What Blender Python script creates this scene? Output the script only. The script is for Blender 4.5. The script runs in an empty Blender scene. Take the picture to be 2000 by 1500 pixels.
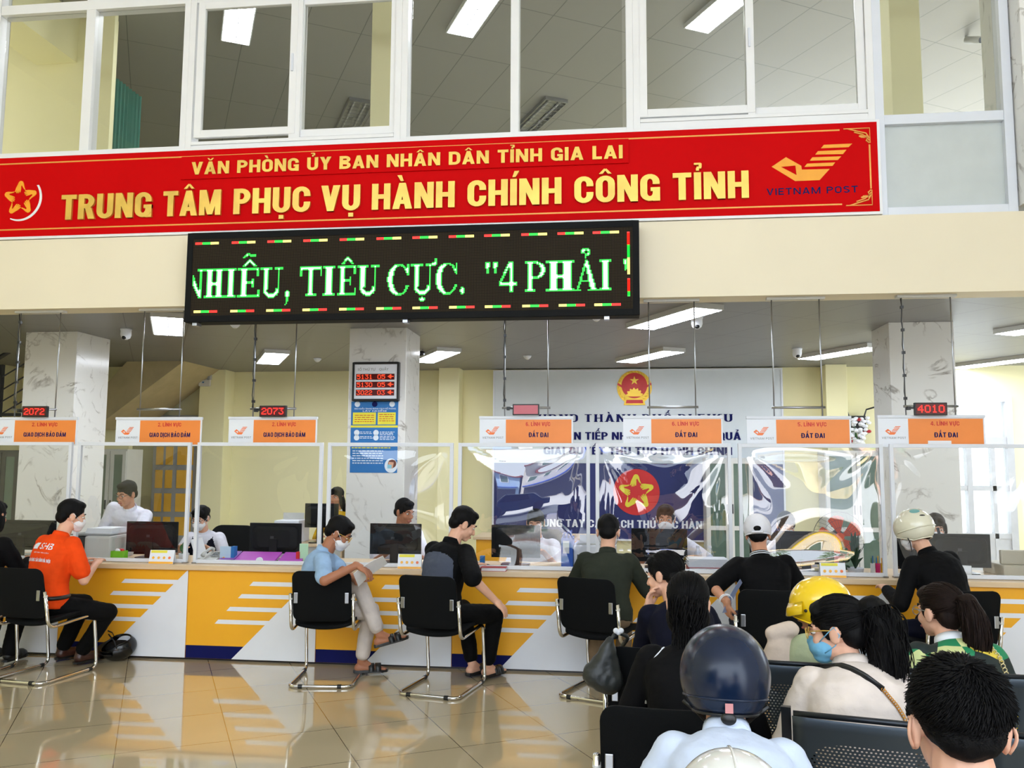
import bpy, bmesh, math, random
import numpy as np
from mathutils import Vector, Matrix, noise
from mathutils.bvhtree import BVHTree
random.seed(7)
SC = bpy.context.scene
COL = SC.collection
PI = math.pi
# ------------------------------------------------------------------ camera
FPX, YAW, PITCH, ROLL, CAMH = 1640.0, 0.1211, 0.0978, 0.0056, 1.585
_f = Vector((-math.sin(YAW)*math.cos(PITCH), math.cos(YAW)*math.cos(PITCH), math.sin(PITCH)))
_r0 = Vector((math.cos(YAW), math.sin(YAW), 0)); _u0 = _r0.cross(_f)
_r = _r0*math.cos(ROLL) + _u0*math.sin(ROLL)
_u = -_r0*math.sin(ROLL) + _u0*math.cos(ROLL)
CAM = Vector((0, 0, CAMH))
cam_data = bpy.data.cameras.new('camera'); cam = bpy.data.objects.new('camera', cam_data); COL.objects.link(cam)
cam_data.sensor_width = 36.0; cam_data.lens = FPX*36.0/2000.0; cam_data.clip_start = 0.05; cam_data.clip_end = 300
cam.matrix_world = Matrix(((_r.x, _u.x, -_f.x, 0), (_r.y, _u.y, -_f.y, 0), (_r.z, _u.z, -_f.z, CAMH), (0, 0, 0, 1)))
SC.camera = cam
def _ray(x, y): return _f*FPX + _r*(x-1000.0) - _u*(y-750.0)
def P(x, y, Y):
    """point of the upright plane at depth Y that the photo shows at (x, y)"""
    d = _ray(x, y); return CAM + d*(Y/d.y)
def G(x, y, Z=0.0):
    """point of the level plane at height Z that the photo shows at (x, y)"""
    d = _ray(x, y); return CAM + d*((Z-CAMH)/d.z)
# ------------------------------------------------------------------ world, sun, exposure
W = bpy.data.worlds.new('sky'); SC.world = W; W.use_nodes = True
_bg = W.node_tree.nodes['Background']; _bg.inputs[0].default_value = (0.80, 0.89, 1.0, 1); _bg.inputs[1].default_value = 5.0
sd = bpy.data.lights.new('sun', 'SUN'); sd.energy = 30.0; sd.angle = 0.01; sd.color = (1, .95, .86)
sun = bpy.data.objects.new('sun', sd); COL.objects.link(sun)
sun.rotation_euler = Vector((0.58, -0.40, -0.71)).to_track_quat('-Z', 'Y').to_euler()
SC.view_settings.view_transform = 'Standard'; SC.view_settings.look = 'None'
SC.view_settings.exposure = 0.0; SC.view_settings.gamma = 1.0; SC.view_settings.use_curve_mapping = False
SC.cycles.use_denoising = True
SC.cycles.max_bounces = 8; SC.cycles.diffuse_bounces = 4; SC.cycles.glossy_bounces = 4
SC.cycles.transparent_max_bounces = 16; SC.cycles.transmission_bounces = 6
SC.cycles.sample_clamp_indirect = 6.0; SC.cycles.caustics_reflective = False; SC.cycles.caustics_refractive = False
# ------------------------------------------------------------------ materials
def lin(c):
    out = []
    for v in c[:3]:
        v = v/255.0
        out.append(v/12.92 if v <= 0.04045 else ((v+0.055)/1.055)**2.4)
    return tuple(out) + (1.0,)
def nodes_of(name):
    m = bpy.data.materials.new(name); m.use_nodes = True
    nt = m.node_tree; return m, nt, nt.nodes['Principled BSDF']
def mat(name, c, rough=0.5, metal=0.0, var=0.06, vscale=6.0, bump=0.0, bscale=60.0, spec=0.5, coat=0.0, stretch=None):
    m, nt, b = nodes_of(name); N = nt.nodes; L = nt.links
    tc = N.new('ShaderNodeTexCoord'); src = tc.outputs['Object']
    if stretch:
        mp = N.new('ShaderNodeMapping'); mp.inputs['Scale'].default_value = stretch; L.new(src, mp.inputs['Vector']); src = mp.outputs['Vector']
    col = lin(c)
    if var > 0:
        nz = N.new('ShaderNodeTexNoise'); nz.inputs['Scale'].default_value = vscale; nz.inputs['Detail'].default_value = 3
        L.new(src, nz.inputs['Vector'])
        rp = N.new('ShaderNodeValToRGB'); L.new(nz.outputs['Fac'], rp.inputs['Fac'])
        rp.color_ramp.elements[0].position = 0.3; rp.color_ramp.elements[1].position = 0.7
        rp.color_ramp.elements[0].color = tuple(v*(1-var) for v in col[:3]) + (1,)
        rp.color_ramp.elements[1].color = tuple(min(1, v*(1+var)) for v in col[:3]) + (1,)
        L.new(rp.outputs['Color'], b.inputs['Base Color'])
    else:
        b.inputs['Base Color'].default_value = col
    b.inputs['Roughness'].default_value = rough; b.inputs['Metallic'].default_value = metal
    b.inputs['Specular IOR Level'].default_value = spec
    if coat: b.inputs['Coat Weight'].default_value = coat; b.inputs['Coat Roughness'].default_value = 0.06
    if bump > 0:
        n2 = N.new('ShaderNodeTexNoise'); n2.inputs['Scale'].default_value = bscale; n2.inputs['Detail'].default_value = 4
        L.new(src, n2.inputs['Vector'])
        bp = N.new('ShaderNodeBump'); bp.inputs['Strength'].default_value = bump; bp.inputs['Distance'].default_value = 0.01
        L.new(n2.outputs['Fac'], bp.inputs['Height']); L.new(bp.outputs['Normal'], b.inputs['Normal'])
    return m
def glow(name, c, s):
    m, nt, b = nodes_of(name)
    b.inputs['Base Color'].default_value = (0.02, 0.02, 0.02, 1); b.inputs['Emission Color'].default_value = lin(c); b.inputs['Emission Strength'].default_value = s
    return m
def glass(name, tint, refl, rough=0.0, ior=1.5):
    """a thin sheet: lets light straight through, with a mirror reflection by Fresnel on top"""
    m, nt, b = nodes_of(name); N = nt.nodes; L = nt.links; N.remove(b)
    t = N.new('ShaderNodeBsdfTransparent'); t.inputs['Color'].default_value = tint
    g = N.new('ShaderNodeBsdfGlossy'); g.inputs['Roughness'].default_value = rough
    fr = N.new('ShaderNodeFresnel'); fr.inputs['IOR'].default_value = ior
    gb = N.new('ShaderNodeNewGeometry'); mi_ = N.new('ShaderNodeMath'); mi_.operation = 'MULTIPLY_ADD'; mi_.inputs[1].default_value = 1/ior-ior; mi_.inputs[2].default_value = ior
    L.new(gb.outputs['Backfacing'], mi_.inputs[0]); L.new(mi_.outputs[0], fr.inputs['IOR'])
    ma = N.new('ShaderNodeMath'); ma.operation = 'MULTIPLY_ADD'; ma.inputs[1].default_value = refl; ma.inputs[2].default_value = 0.0; ma.use_clamp = True
    L.new(fr.outputs['Fac'], ma.inputs[0])
    mx = N.new('ShaderNodeMixShader'); L.new(ma.outputs[0], mx.inputs['Fac']); L.new(t.outputs[0], mx.inputs[1]); L.new(g.outputs[0], mx.inputs[2])
    L.new(mx.outputs[0], N['Material Output'].inputs['Surface'])
    return m
# ------------------------------------------------------------------ mesh builder
FACE = Matrix(((1, 0, 0, 0), (0, 0, -1, 0), (0, 1, 0, 0), (0, 0, 0, 1)))      # xy of a sheet -> upright, facing the hall (-Y)
WM = {}
def fillet(pts, rad, n=5):
    pts = [Vector(p) for p in pts]; out = [pts[0]]
    for i in range(1, len(pts)-1):
        a, b, c = pts[i-1], pts[i], pts[i+1]
        d1 = (a-b).normalized(); d2 = (c-b).normalized()
        r = min(rad, (a-b).length*.49, (c-b).length*.49)
        p1, p2 = b+d1*r, b+d2*r
        for k in range(n+1):
            t = k/n; out.append((1-t)**2*p1 + 2*t*(1-t)*b + t*t*p2)
    out.append(pts[-1]); return out
def rrect(w, h, r, n=4, cx=0, cy=0):
    out = []
    for sx, sy, a0 in ((1, -1, -PI/2), (1, 1, 0), (-1, 1, PI/2), (-1, -1, PI)):
        for k in range(n+1):
            a = a0 + PI/2*k/n; out.append((cx+sx*(w/2-r)+r*math.cos(a), cy+sy*(h/2-r)+r*math.sin(a)))
    return out
def circ(r, n=24, cx=0, cy=0, a0=0): return [(cx+r*math.cos(a0+2*PI*k/n), cy+r*math.sin(a0+2*PI*k/n)) for k in range(n)]
_TXT = {}
def text_geo(s, off=0.0, res=3):
    k = (s, off, res)
    if k not in _TXT:
        c = bpy.data.curves.new('lettering', 'FONT'); c.body = s; c.offset = off; c.resolution_u = res; c.fill_mode = 'FRONT'
        o = bpy.data.objects.new('lettering', c); me = o.to_mesh()
        v = np.array([tuple(x.co) for x in me.vertices]) if len(me.vertices) else np.zeros((1, 3))
        f = [tuple(p.vertices) for p in me.polygons]
        o.to_mesh_clear(); bpy.data.objects.remove(o); bpy.data.curves.remove(c)
        _TXT[k] = (v, f)
    return _TXT[k]
class MB:
    def __init__(s): s.v = []; s.f = []; s.m = []
    def add(s, vs, fs, M=None, mi=0):
        o = len(s.v)
        for p in vs:
            p = Vector(p); s.v.append(M @ p if M is not None else p)
        for f in fs: s.f.append(tuple(i+o for i in f)); s.m.append(mi)
        return s
    def box(s, x0, x1, y0, y1, z0, z1, M=None, mi=0):
        return s.add([(x0,y0,z0),(x1,y0,z0),(x1,y1,z0),(x0,y1,z0),(x0,y0,z1),(x1,y0,z1),(x1,y1,z1),(x0,y1,z1)],
                     [(0,3,2,1),(4,5,6,7),(0,1,5,4),(1,2,6,5),(2,3,7,6),(3,0,4,7)], M, mi)
    def prism(s, poly, z0, z1, M=None, mi=0):
        """closed outline (counter-clockwise in xy) with thickness z0..z1"""
        n = len(poly)
        return s.add([(x,y,z0) for x,y in poly]+[(x,y,z1) for x,y in poly],
                     [tuple(range(n-1,-1,-1)), tuple(range(n,2*n))]+[(i,(i+1)%n,n+(i+1)%n,n+i) for i in range(n)], M, mi)
    def tube(s, pts, r, seg=10, closed=False, mi=0, M=None, flat=1.0):
        pts = [Vector(p) for p in pts]; n = len(pts); rs = r if isinstance(r, (list, tuple)) else [r]*n
        vs = []; fs = []; prev = None
        for i, p in enumerate(pts):
            if closed: t = pts[(i+1)%n]-pts[i-1]
            else: t = pts[min(i+1,n-1)]-pts[max(i-1,0)]
            if t.length < 1e-9: t = Vector((0,0,1))
            t.normalize()
            if prev is None:
                a = Vector((0,0,1)) if abs(t.z) < .9 else Vector((1,0,0)); prev = (a-t*a.dot(t)).normalized()
            else:
                q = prev-t*prev.dot(t); prev = q.normalized() if q.length > 1e-6 else t.orthogonal().normalized()
            b = t.cross(prev)
            for k in range(seg):
                an = 2*PI*k/seg; vs.append(p+(prev*math.cos(an)+b*math.sin(an)*flat)*rs[i])
        for i in range(n if closed else n-1):
            j = (i+1)%n
            for k in range(seg): fs.append((i*seg+k, i*seg+(k+1)%seg, j*seg+(k+1)%seg, j*seg+k))
        if not closed: fs.append(tuple(range(seg-1,-1,-1))); fs.append(tuple((n-1)*seg+k for k in range(seg)))
        return s.add(vs, fs, M, mi)
    def cap(s, p0, p1, r0, r1, seg=12, rings=4):
        """tapered limb with round ends"""
        p0, p1 = Vector(p0), Vector(p1); d = p1-p0; L = d.length
        if L < 1e-6: return s.ell(p0, (r0,)*3)
        d.normalize(); pts = []; rs = []
        for k in range(rings): a = PI/2*(1-k/rings)*.97; pts.append(p0-d*r0*math.sin(a)); rs.append(r0*math.cos(a))
        pts.append(p0); rs.append(r0); pts.append(p1); rs.append(r1)
        for k in range(1, rings+1): a = PI/2*k/rings*.97; pts.append(p1+d*r1*math.sin(a)); rs.append(r1*math.cos(a))
        return s.tube(pts, rs, seg)
    def ell(s, c, rad, R=None, seg=20, rings=12, mi=0):
        vs = []; fs = []; c = Vector(c)
        for i in range(1, rings):
            th = PI*i/rings
            for k in range(seg):
                ph = 2*PI*k/seg; v = Vector((rad[0]*math.sin(th)*math.cos(ph), rad[1]*math.sin(th)*math.sin(ph), rad[2]*math.cos(th)))
                vs.append(c+(R @ v if R is not None else v))
        top = len(vs); e = Vector((0,0,rad[2])); e = R @ e if R is not None else e
        vs += [c+e, c-e]
        for i in range(rings-2):
            for k in range(seg): fs.append((i*seg+k, (i+1)*seg+k, (i+1)*seg+(k+1)%seg, i*seg+(k+1)%seg))
        for k in range(seg):
            fs.append((top, k, (k+1)%seg)); fs.append((top+1, (rings-2)*seg+(k+1)%seg, (rings-2)*seg+k))
        return s.add(vs, fs, None, mi)
    def lathe(s, prof, seg=24, M=None, mi=0):
        n = len(prof); vs = []; fs = []
        for r, z in prof:
            for k in range(seg): a = 2*PI*k/seg; vs.append((max(r,1e-4)*math.cos(a), max(r,1e-4)*math.sin(a), z))
        for i in range(n-1):
            for k in range(seg): fs.append((i*seg+k, i*seg+(k+1)%seg, (i+1)*seg+(k+1)%seg, (i+1)*seg+k))
        fs.append(tuple(range(seg-1,-1,-1))); fs.append(tuple((n-1)*seg+k for k in range(seg)))
        return s.add(vs, fs, M, mi)
    def loft(s, rings, mi=0):
        n = len(rings[0]); vs = [p for r in rings for p in r]; fs = []
        for i in range(len(rings)-1):
            for k in range(n): fs.append((i*n+k, i*n+(k+1)%n, (i+1)*n+(k+1)%n, (i+1)*n+k))
        fs.append(tuple(range(n-1,-1,-1))); fs.append(tuple((len(rings)-1)*n+k for k in range(n)))
        return s.add(vs, fs, None, mi)
    def text(s, t, x0, x1, base, capz, y, depth=0.002, bold=0.0, M=None, mi=0, res=3, sidewall=True, even=True):
        """one line of lettering facing the hall: left and right edge, baseline and cap height in metres"""
        v, f = text_geo(t, bold, res); w0, w1 = v[:,0].min(), v[:,0].max()
        hv, _ = text_geo('H', bold, res); hb, hh = hv[:,1].min(), hv[:,1].max()
        sx = (x1-x0)/max(w1-w0, 1e-6); sz = (capz-base)/(hh-hb)
        q = [(x0+(a-w0)*sx, y-depth, base+(b-hb)*sz) for a, b, _ in v]
        fs = [tuple(g) for g in f]
        n = len(q); allv = list(q); allf = fs
        if sidewall and depth > 0:
            allv = q+[(a, y, c) for a, _, c in q]; ed = {}
            for g in f:
                for i in range(len(g)): ed[(g[i], g[(i+1)%len(g)])] = 1
            allf = fs+[(b, a, a+n, b+n) for (a, b) in ed if (b, a) not in ed]
        return s.add(allv, allf, M, mi)
    def mesh(s, name, mats, smooth=False, T=None, bevel=0.0):
        me = bpy.data.meshes.new(name)
        vs = [T @ p for p in s.v] if T is not None else s.v
        me.from_pydata([tuple(p) for p in vs], [], s.f)
        for m in (mats if isinstance(mats, (list, tuple)) else [mats]): me.materials.append(m)
        if any(s.m): me.polygons.foreach_set('material_index', s.m)
        if bevel > 0:
            bm = bmesh.new(); bm.from_mesh(me)
            bmesh.ops.remove_doubles(bm, verts=bm.verts, dist=1e-6)
            ed = [e for e in bm.edges if len(e.link_faces) == 2 and e.calc_face_angle(0) > 0.5]
            bmesh.ops.bevel(bm, geom=ed, offset=bevel, segments=2, affect='EDGES', profile=0.6, clamp_overlap=True)
            bm.to_mesh(me); bm.free()
        if smooth: me.polygons.foreach_set('use_smooth', [True]*len(me.polygons))
        me.update(); return me
    def build(s, name, mats, parent=None, local=False, smooth=False, bevel=0.0, label=None):
        """link as ONE mesh object; coordinates are world ones unless local"""
        if parent is not None:
            T = None if local else WM[parent].inverted()
            o = bpy.data.objects.new(name, s.mesh(name, mats, smooth, T, bevel)); o.parent = parent; WM[o] = WM[parent].copy()
        else:
            xs = [p.x for p in s.v]; ys = [p.y for p in s.v]; zs = [p.z for p in s.v]
            L = Vector(((min(xs)+max(xs))/2, (min(ys)+max(ys))/2, min(zs)))
            o = bpy.data.objects.new(name, s.mesh(name, mats, smooth, Matrix.Translation(-L), bevel)); o.location = L; WM[o] = Matrix.Translation(L)
        COL.objects.link(o)
        if label: o['label'] = label
        return o
def tag(o, label, cat=None, group=None, kind=None):
    o['label'] = label
    if cat: o['category'] = cat
    if group: o['group'] = group
    if kind: o['kind'] = kind
    return o
def thing(name, label, cat, loc=(0,0,0), rz=0.0, group=None, kind=None):
    o = bpy.data.objects.new(name, None); o.empty_display_size = 0.1; o.location = loc; o.rotation_euler = (0,0,rz); COL.objects.link(o)
    WM[o] = Matrix.Translation(Vector(loc)) @ Matrix.Rotation(rz, 4, 'Z')
    return tag(o, label, cat, group, kind)
def dup(root, loc, rz, label=None, group=None):
    r = root.copy(); r.location = loc; r.rotation_euler = (0,0,rz); COL.objects.link(r)
    WM[r] = Matrix.Translation(Vector(loc)) @ Matrix.Rotation(rz, 4, 'Z')
    if label: r['label'] = label
    if group: r['group'] = group
    def kids(a, b):
        for ch in list(a.children):
            c = ch.copy(); COL.objects.link(c); c.parent = b; WM[c] = WM[b].copy(); kids(ch, c)
    kids(root, r); return r
def struct(name, mb, m, label, smooth=False, bevel=0.0):
    o = mb.build(name, m, smooth=smooth, bevel=bevel); return tag(o, label, name.split('_')[0], kind='structure')
def remesh(name, mb, m, parent, voxel=0.008, it=4, wrinkle=0.0, wscale=9.0, squash=(1,1,1), seed=0.0, label=None):
    """one continuous skin grown over overlapping closed volumes"""
    me = mb.mesh('volume', m); o = bpy.data.objects.new('volume', me); COL.objects.link(o)
    a = o.modifiers.new('r', 'REMESH'); a.mode = 'VOXEL'; a.voxel_size = voxel
    b = o.modifiers.new('s', 'SMOOTH'); b.factor = 0.5; b.iterations = it
    dg = bpy.context.evaluated_depsgraph_get(); dg.update()
    me2 = bpy.data.meshes.new_from_object(o.evaluated_get(dg)); me2.name = name
    bpy.data.objects.remove(o); bpy.data.meshes.remove(me)
    if wrinkle > 0:
        off = Vector((seed*3.1, seed*1.7, seed*2.3))
        cs = [v.co.copy() for v in me2.vertices]; ns = [v.normal.copy() for v in me2.vertices]
        for v, c, n in zip(me2.vertices, cs, ns):
            q = Vector((c.x*squash[0], c.y*squash[1], c.z*squash[2]))*wscale+off
            h = noise.noise(q)+0.5*(1-2*abs(noise.noise(q*2.1)))
            v.co = c+n*h*wrinkle
    me2.transform(WM[parent].inverted())
    me2.polygons.foreach_set('use_smooth', [True]*len(me2.polygons)); me2.update()
    if not me2.materials: me2.materials.append(m)
    ob = bpy.data.objects.new(name, me2); COL.objects.link(ob); ob.parent = parent; WM[ob] = WM[parent].copy()
    if label: ob['label'] = label
    return ob
# ------------------------------------------------------------------ shared materials
TH = -0.52
def mathn(nt, op, a, b=None, c=None):
    n = nt.nodes.new('ShaderNodeMath'); n.operation = op
    for i, v in enumerate((a, b, c)):
        if v is None: continue
        if isinstance(v, (int, float)): n.inputs[i].default_value = v
        else: nt.links.new(v, n.inputs[i])
    return n.outputs[0]
def grid_mat(name, c, line, pu, pv, ou, ov, wid, rough, coat=0.0, var=0.04, vscale=1.5, spec=0.5, ang=TH, lines2=None):
    """panels or tiles laid at the building's own angle"""
    m, nt, b = nodes_of(name); N = nt.nodes; L = nt.links
    g = N.new('ShaderNodeNewGeometry'); s = N.new('ShaderNodeSeparateXYZ'); L.new(g.outputs['Position'], s.inputs[0])
    x, y = s.outputs[0], s.outputs[1]; ct, st = math.cos(ang), math.sin(ang)
    u = mathn(nt, 'SUBTRACT', mathn(nt, 'MULTIPLY', x, ct), mathn(nt, 'MULTIPLY', y, st))
    v = mathn(nt, 'ADD', mathn(nt, 'MULTIPLY', x, st), mathn(nt, 'MULTIPLY', y, ct))
    def ln(w, p, o):
        fr = mathn(nt, 'FRACT', mathn(nt, 'MULTIPLY_ADD', w, 1/p, 100.0-o/p))
        d = mathn(nt, 'ABSOLUTE', mathn(nt, 'SUBTRACT', fr, 0.5)); return mathn(nt, 'GREATER_THAN', d, 0.5-wid/p)
    k = mathn(nt, 'MAXIMUM', ln(u, pu, ou), ln(v, pv, ov))
    nz = N.new('ShaderNodeTexNoise'); nz.inputs['Scale'].default_value = vscale; nz.inputs['Detail'].default_value = 6; L.new(g.outputs['Position'], nz.inputs['Vector'])
    rp = N.new('ShaderNodeValToRGB'); L.new(nz.outputs['Fac'], rp.inputs['Fac']); cl = lin(c)
    rp.color_ramp.elements[0].color = tuple(q*(1-var) for q in cl[:3])+(1,); rp.color_ramp.elements[1].color = tuple(min(1, q*(1+var)) for q in cl[:3])+(1,)
    mx = N.new('ShaderNodeMix'); mx.data_type = 'RGBA'; L.new(k, mx.inputs[0]); L.new(rp.outputs[0], mx.inputs[6]); mx.inputs[7].default_value = lin(line)
    L.new(mx.outputs[2], b.inputs['Base Color'])
    b.inputs['Roughness'].default_value = rough; b.inputs['Specular IOR Level'].default_value = spec
    if coat: b.inputs['Coat Weight'].default_value = coat; b.inputs['Coat Roughness'].default_value = 0.03; b.inputs['Coat IOR'].default_value = 1.55
    return m
def marble(name, c, vein, scale=2.2):
    m, nt, b = nodes_of(name); N = nt.nodes; L = nt.links
    g = N.new('ShaderNodeNewGeometry'); n1 = N.new('ShaderNodeTexNoise'); n1.inputs['Scale'].default_value = scale; n1.inputs['Detail'].default_value = 9; n1.inputs['Distortion'].default_value = 1.4
    L.new(g.outputs['Position'], n1.inputs['Vector'])
    a = mathn(nt, 'ABSOLUTE', mathn(nt, 'SUBTRACT', n1.outputs['Fac'], 0.5))
    rp = N.new('ShaderNodeValToRGB'); L.new(a, rp.inputs['Fac']); e = rp.color_ramp.elements
    e[0].position = 0.0; e[0].color = lin(vein); e[1].position = 0.028; e[1].color = lin(c)
    n2 = N.new('ShaderNodeTexNoise'); n2.inputs['Scale'].default_value = scale*2; n2.inputs['Detail'].default_value = 5; L.new(g.outputs['Position'], n2.inputs['Vector'])
    r2 = N.new('ShaderNodeValToRGB'); L.new(n2.outputs['Fac'], r2.inputs['Fac']); r2.color_ramp.elements[0].position = .47; r2.color_ramp.elements[1].position = .66
    mx = N.new('ShaderNodeMix'); mx.data_type = 'RGBA'; L.new(r2.outputs[0], mx.inputs[0]); mx.inputs[6].default_value = lin(c); L.new(rp.outputs[0], mx.inputs[7])
    L.new(mx.outputs[2], b.inputs['Base Color']); b.inputs['Roughness'].default_value = 0.16
    return m
M = {}
M['floor'] = grid_mat('polished beige tile', (198,182,150), (100,84,62), .6, .6, .46, .46, .0022, .10, coat=1.0, var=.07)
M['ceil'] = grid_mat('grey ceiling panel', (124,124,123), (82,81,79), .61, 1.22, .25, .3, .004, .42, var=.03)
M['ceil_up'] = grid_mat('upper ceiling panel', (150,147,139), (106,103,97), .61, 1.22, .1, .5, .005, .45, var=.03)
M['cream'] = mat('cream wall paint', (236,225,198), .6, var=.02, vscale=1.2)
M['yellow'] = mat('yellow wall paint', (240,234,188), .6, var=.03, vscale=1.0)
M['white'] = mat('white wall paint', (232,230,222), .6, var=.02)
M['pvc'] = mat('white window frame', (236,236,236), .35, var=.015)
M['marble'] = marble('grey white marble', (234,233,229), (158,152,144))
M['alu'] = mat('white aluminium', (222,226,234), .35, var=.02)
M['steel'] = mat('brushed steel', (170,172,176), .28, 1.0, var=.05)
M['chrome'] = mat('chrome tube', (214,212,208), .10, 1.0, var=.03)
M['black'] = mat('black plastic', (18,19,21), .38, var=.1)
M['blackgloss'] = mat('glossy black plastic', (12,13,15), .18, var=.1)
M['matt'] = mat('matt black case', (14,15,16), .65, var=.08, spec=.15)
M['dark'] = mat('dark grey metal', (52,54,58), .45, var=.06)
M['grey'] = mat('grey plastic', (150,152,152), .45, var=.04)
M['lgrey'] = mat('light grey plastic', (204,204,200), .45, var=.03)
M['paper'] = mat('white paper', (238,240,246), .7, var=.02)
M['red'] = mat('red sign sheet', (204,4,8), .55, var=.02, vscale=2, spec=.05)
M['gold'] = mat('gold mirror letter', (222,182,84), .3, .45, var=.14, vscale=5)
M['goldline'] = mat('gold line', (232,160,70), .4, .2)
M['amber'] = mat('amber logo', (248,166,26), .45)
M['navy'] = mat('navy blue', (16,22,84), .55, spec=.12)
M['navyboard'] = mat('navy board', (26,38,100), .5, var=.04)
M['deskyellow'] = mat('yellow desk laminate', (246,178,38), .36, var=.02, vscale=3)
M['deskwhite'] = mat('white desk laminate', (232,236,244), .35, var=.015)
M['wood'] = mat('pale wood laminate', (222,196,160), .4, var=.06, vscale=4, stretch=(1,12,12))
M['orange'] = mat('orange sign print', (242,140,60), .4, var=.03)
M['orangelogo'] = mat('orange logo print', (240,120,56), .45)
M['redtext'] = mat('red print', (206,32,34), .5)
M['greyboard'] = mat('grey backdrop board', (212,220,226), .5, var=.015)
M['emblemred'] = mat('emblem red', (206,40,40), .45); M['emblemgold'] = mat('emblem gold', (232,190,60), .4, .3)
M['led'] = glow('led green core', (200,255,222), 3.4); M['ledg'] = glow('led green', (30,255,70), 1.5)
M['ledr'] = glow('led red', (255,36,24), 2.0); M['ledy'] = glow('led yellow', (255,240,120), 2.2)
M['lamp'] = glow('lit lamp', (240,246,255), 35.0)
M['glasspane'] = glass('window glass', (.88,.88,.86,1), .7)
M['frost'] = mat('frosted pane', (196,202,200), .35, var=.03)
M['green'] = mat('green curtain', (28,112,96), .7, var=.08, stretch=(30,30,1))
M['blue'] = mat('blue print', (30,112,182), .5, var=.03)
M['yprint'] = mat('yellow print', (236,226,60), .5)
M['teal'] = mat('teal plastic', (70,150,160), .5)
# sheet of clear plastic: thin, straight through, mirror-like
M['sheet'] = glass('clear plastic sheet', (.96,.97,.97,1), 1.6, 0.004, 1.55)
M['sheet_boosted'] = glass('reflection boosted plastic sheet', (.93,.94,.95,1), 3.4, 0.004, 1.6)  # same plastic; stronger street reflection put into the material of the middle bays
# ------------------------------------------------------------------ room shell
X0, X1, YF, YB = -9.0, 5.4, -4.5, 12.6
CEIL, SLAB, UPC = 3.05, 3.62, 6.45
DX = P(1974, 800, YB).x
struct('floor', MB().box(X0-.3, 7.2, YF, YB+.2, -.12, 0), M['floor'], 'polished beige tiled floor laid at an angle to the counter')
struct('ceiling', MB().box(X0, 7.0, 7.0, YB, CEIL, CEIL+.1), M['ceil'], 'grey panelled ceiling above the staff area')
struct('ceiling_upper', MB().box(X0, 7.0, 6.95, 14.2, UPC, UPC+.1), M['ceil_up'], 'panelled ceiling of the upper floor seen through its windows')
struct('ceiling_hall', MB().box(X0-.3, X1+.3, YF, 6.95, 7.6, 7.75), M['white'], 'high ceiling of the public hall')
struct('floor_upper', MB().box(X0, 7.0, 7.0, 14.2, 3.4, 3.5), M['white'], 'floor slab of the upper storey')
struct('wall_front', MB().box(X0, X1, 6.75, 7.0, 2.945, 3.57), M['cream'], 'cream painted beam over the counter')
struct('wall_front_upper', MB().box(X0, 2.08, 6.795, 6.98, 3.571, 4.32), M['pvc'], 'white panel behind the red banner')
struct('wall_back', MB().box(X0, 4.15, YB, YB+.2, 0, CEIL+.1).box(DX, 7.2, YB, YB+.2, 0, CEIL+.1).box(4.15, DX, YB, YB+.2, 2.62, CEIL+.1), M['yellow'], 'yellow back wall of the staff area')
struct('wall_left', MB().box(X0-.3, X0, YF, 6.9, 0, 7.6).box(X0-.3, X0, 6.9, 14.2, 0, 4.3).box(X0-.3, X0, 8.1, 14.2, 4.3, 6.6), M['yellow'], 'yellow wall on the left')
struct('wall_right', MB().box(7.0, 7.2, 6.9, 7.6, 0, 7).box(7.0, 7.2, 13.4, 14.2, 0, 7).box(7.0, 7.2, 7.6, 13.4, 0, .9).box(7.0, 7.2, 7.6, 13.4, 2.6, 4.0).box(7.0,7.2,7.6,13.4,6.3,7), M['yellow'], 'yellow wall on the right with window openings')
struct('wall_hall_right', MB().box(X1, X1+.25, YF+3, 6.98, 0, 7.6), M['white'], 'white side wall of the hall')
struct('wall_street', MB().box(X0, -3.2, YF, YF+.2, 0, 4.4), mat('dark tinted shopfront', (44,44,46), .5), 'dark front wall of the hall left of the entrance')
struct('wall_upper_back', MB().box(X0, 1.5, 14.2, 14.4, 3.4, 7).box(1.5, 7.0, 14.2, 14.4, 3.4, 3.9).box(1.5, 7.0, 14.2, 14.4, 6.3, 7), M['yellow'], 'yellow back wall of the upper floor')
struct('wall_front_top', MB().box(X0, X1, 6.80, 6.98, 6.5, 7.6), M['white'], 'white wall above the upper windows')
# hatch roof so that the sun stays outside
struct('roof', MB().box(X0-.5, 7.4, YF-1.2, 14.6, 7.76, 7.9), M['white'], 'flat roof over the building')
def column(name, x0, x1, y0, y1, z0, z1, m, label): return struct(name, MB().box(x0, x1, y0, y1, z0, z1), m, label, bevel=.006)
column('column_left', -6.52, -5.90, 8.57, 9.18, 0, CEIL, M['marble'], 'square marble column behind the left end of the counter')
column('column_middle', -2.805, -2.18, 8.63, 9.25, 0, CEIL, M['marble'], 'square marble column carrying the queue board')
column('column_right', 2.75, 3.37, 8.75, 9.32, 0, CEIL, M['marble'], 'square marble column behind the right end of the counter')
column('column_hall', 3.14, 3.95, 6.62, 7.3, 3.62, 7.6, M['marble'], 'marble clad pier right of the upper windows')
for i, (a, b) in enumerate(((390, 440), (857, 897), (1613, 1655))):
    pa, pb = P(a, 780, 12.3).x, P(b, 780, 12.3).x
    column('trim_pilaster', pa, pb, 12.28, YB, 0, CEIL, M['yellow'], ('shallow yellow pilaster beside the stair', 'shallow yellow pilaster left of the grey backdrop board', 'shallow yellow pilaster right of the grey backdrop board')[i])
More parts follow.
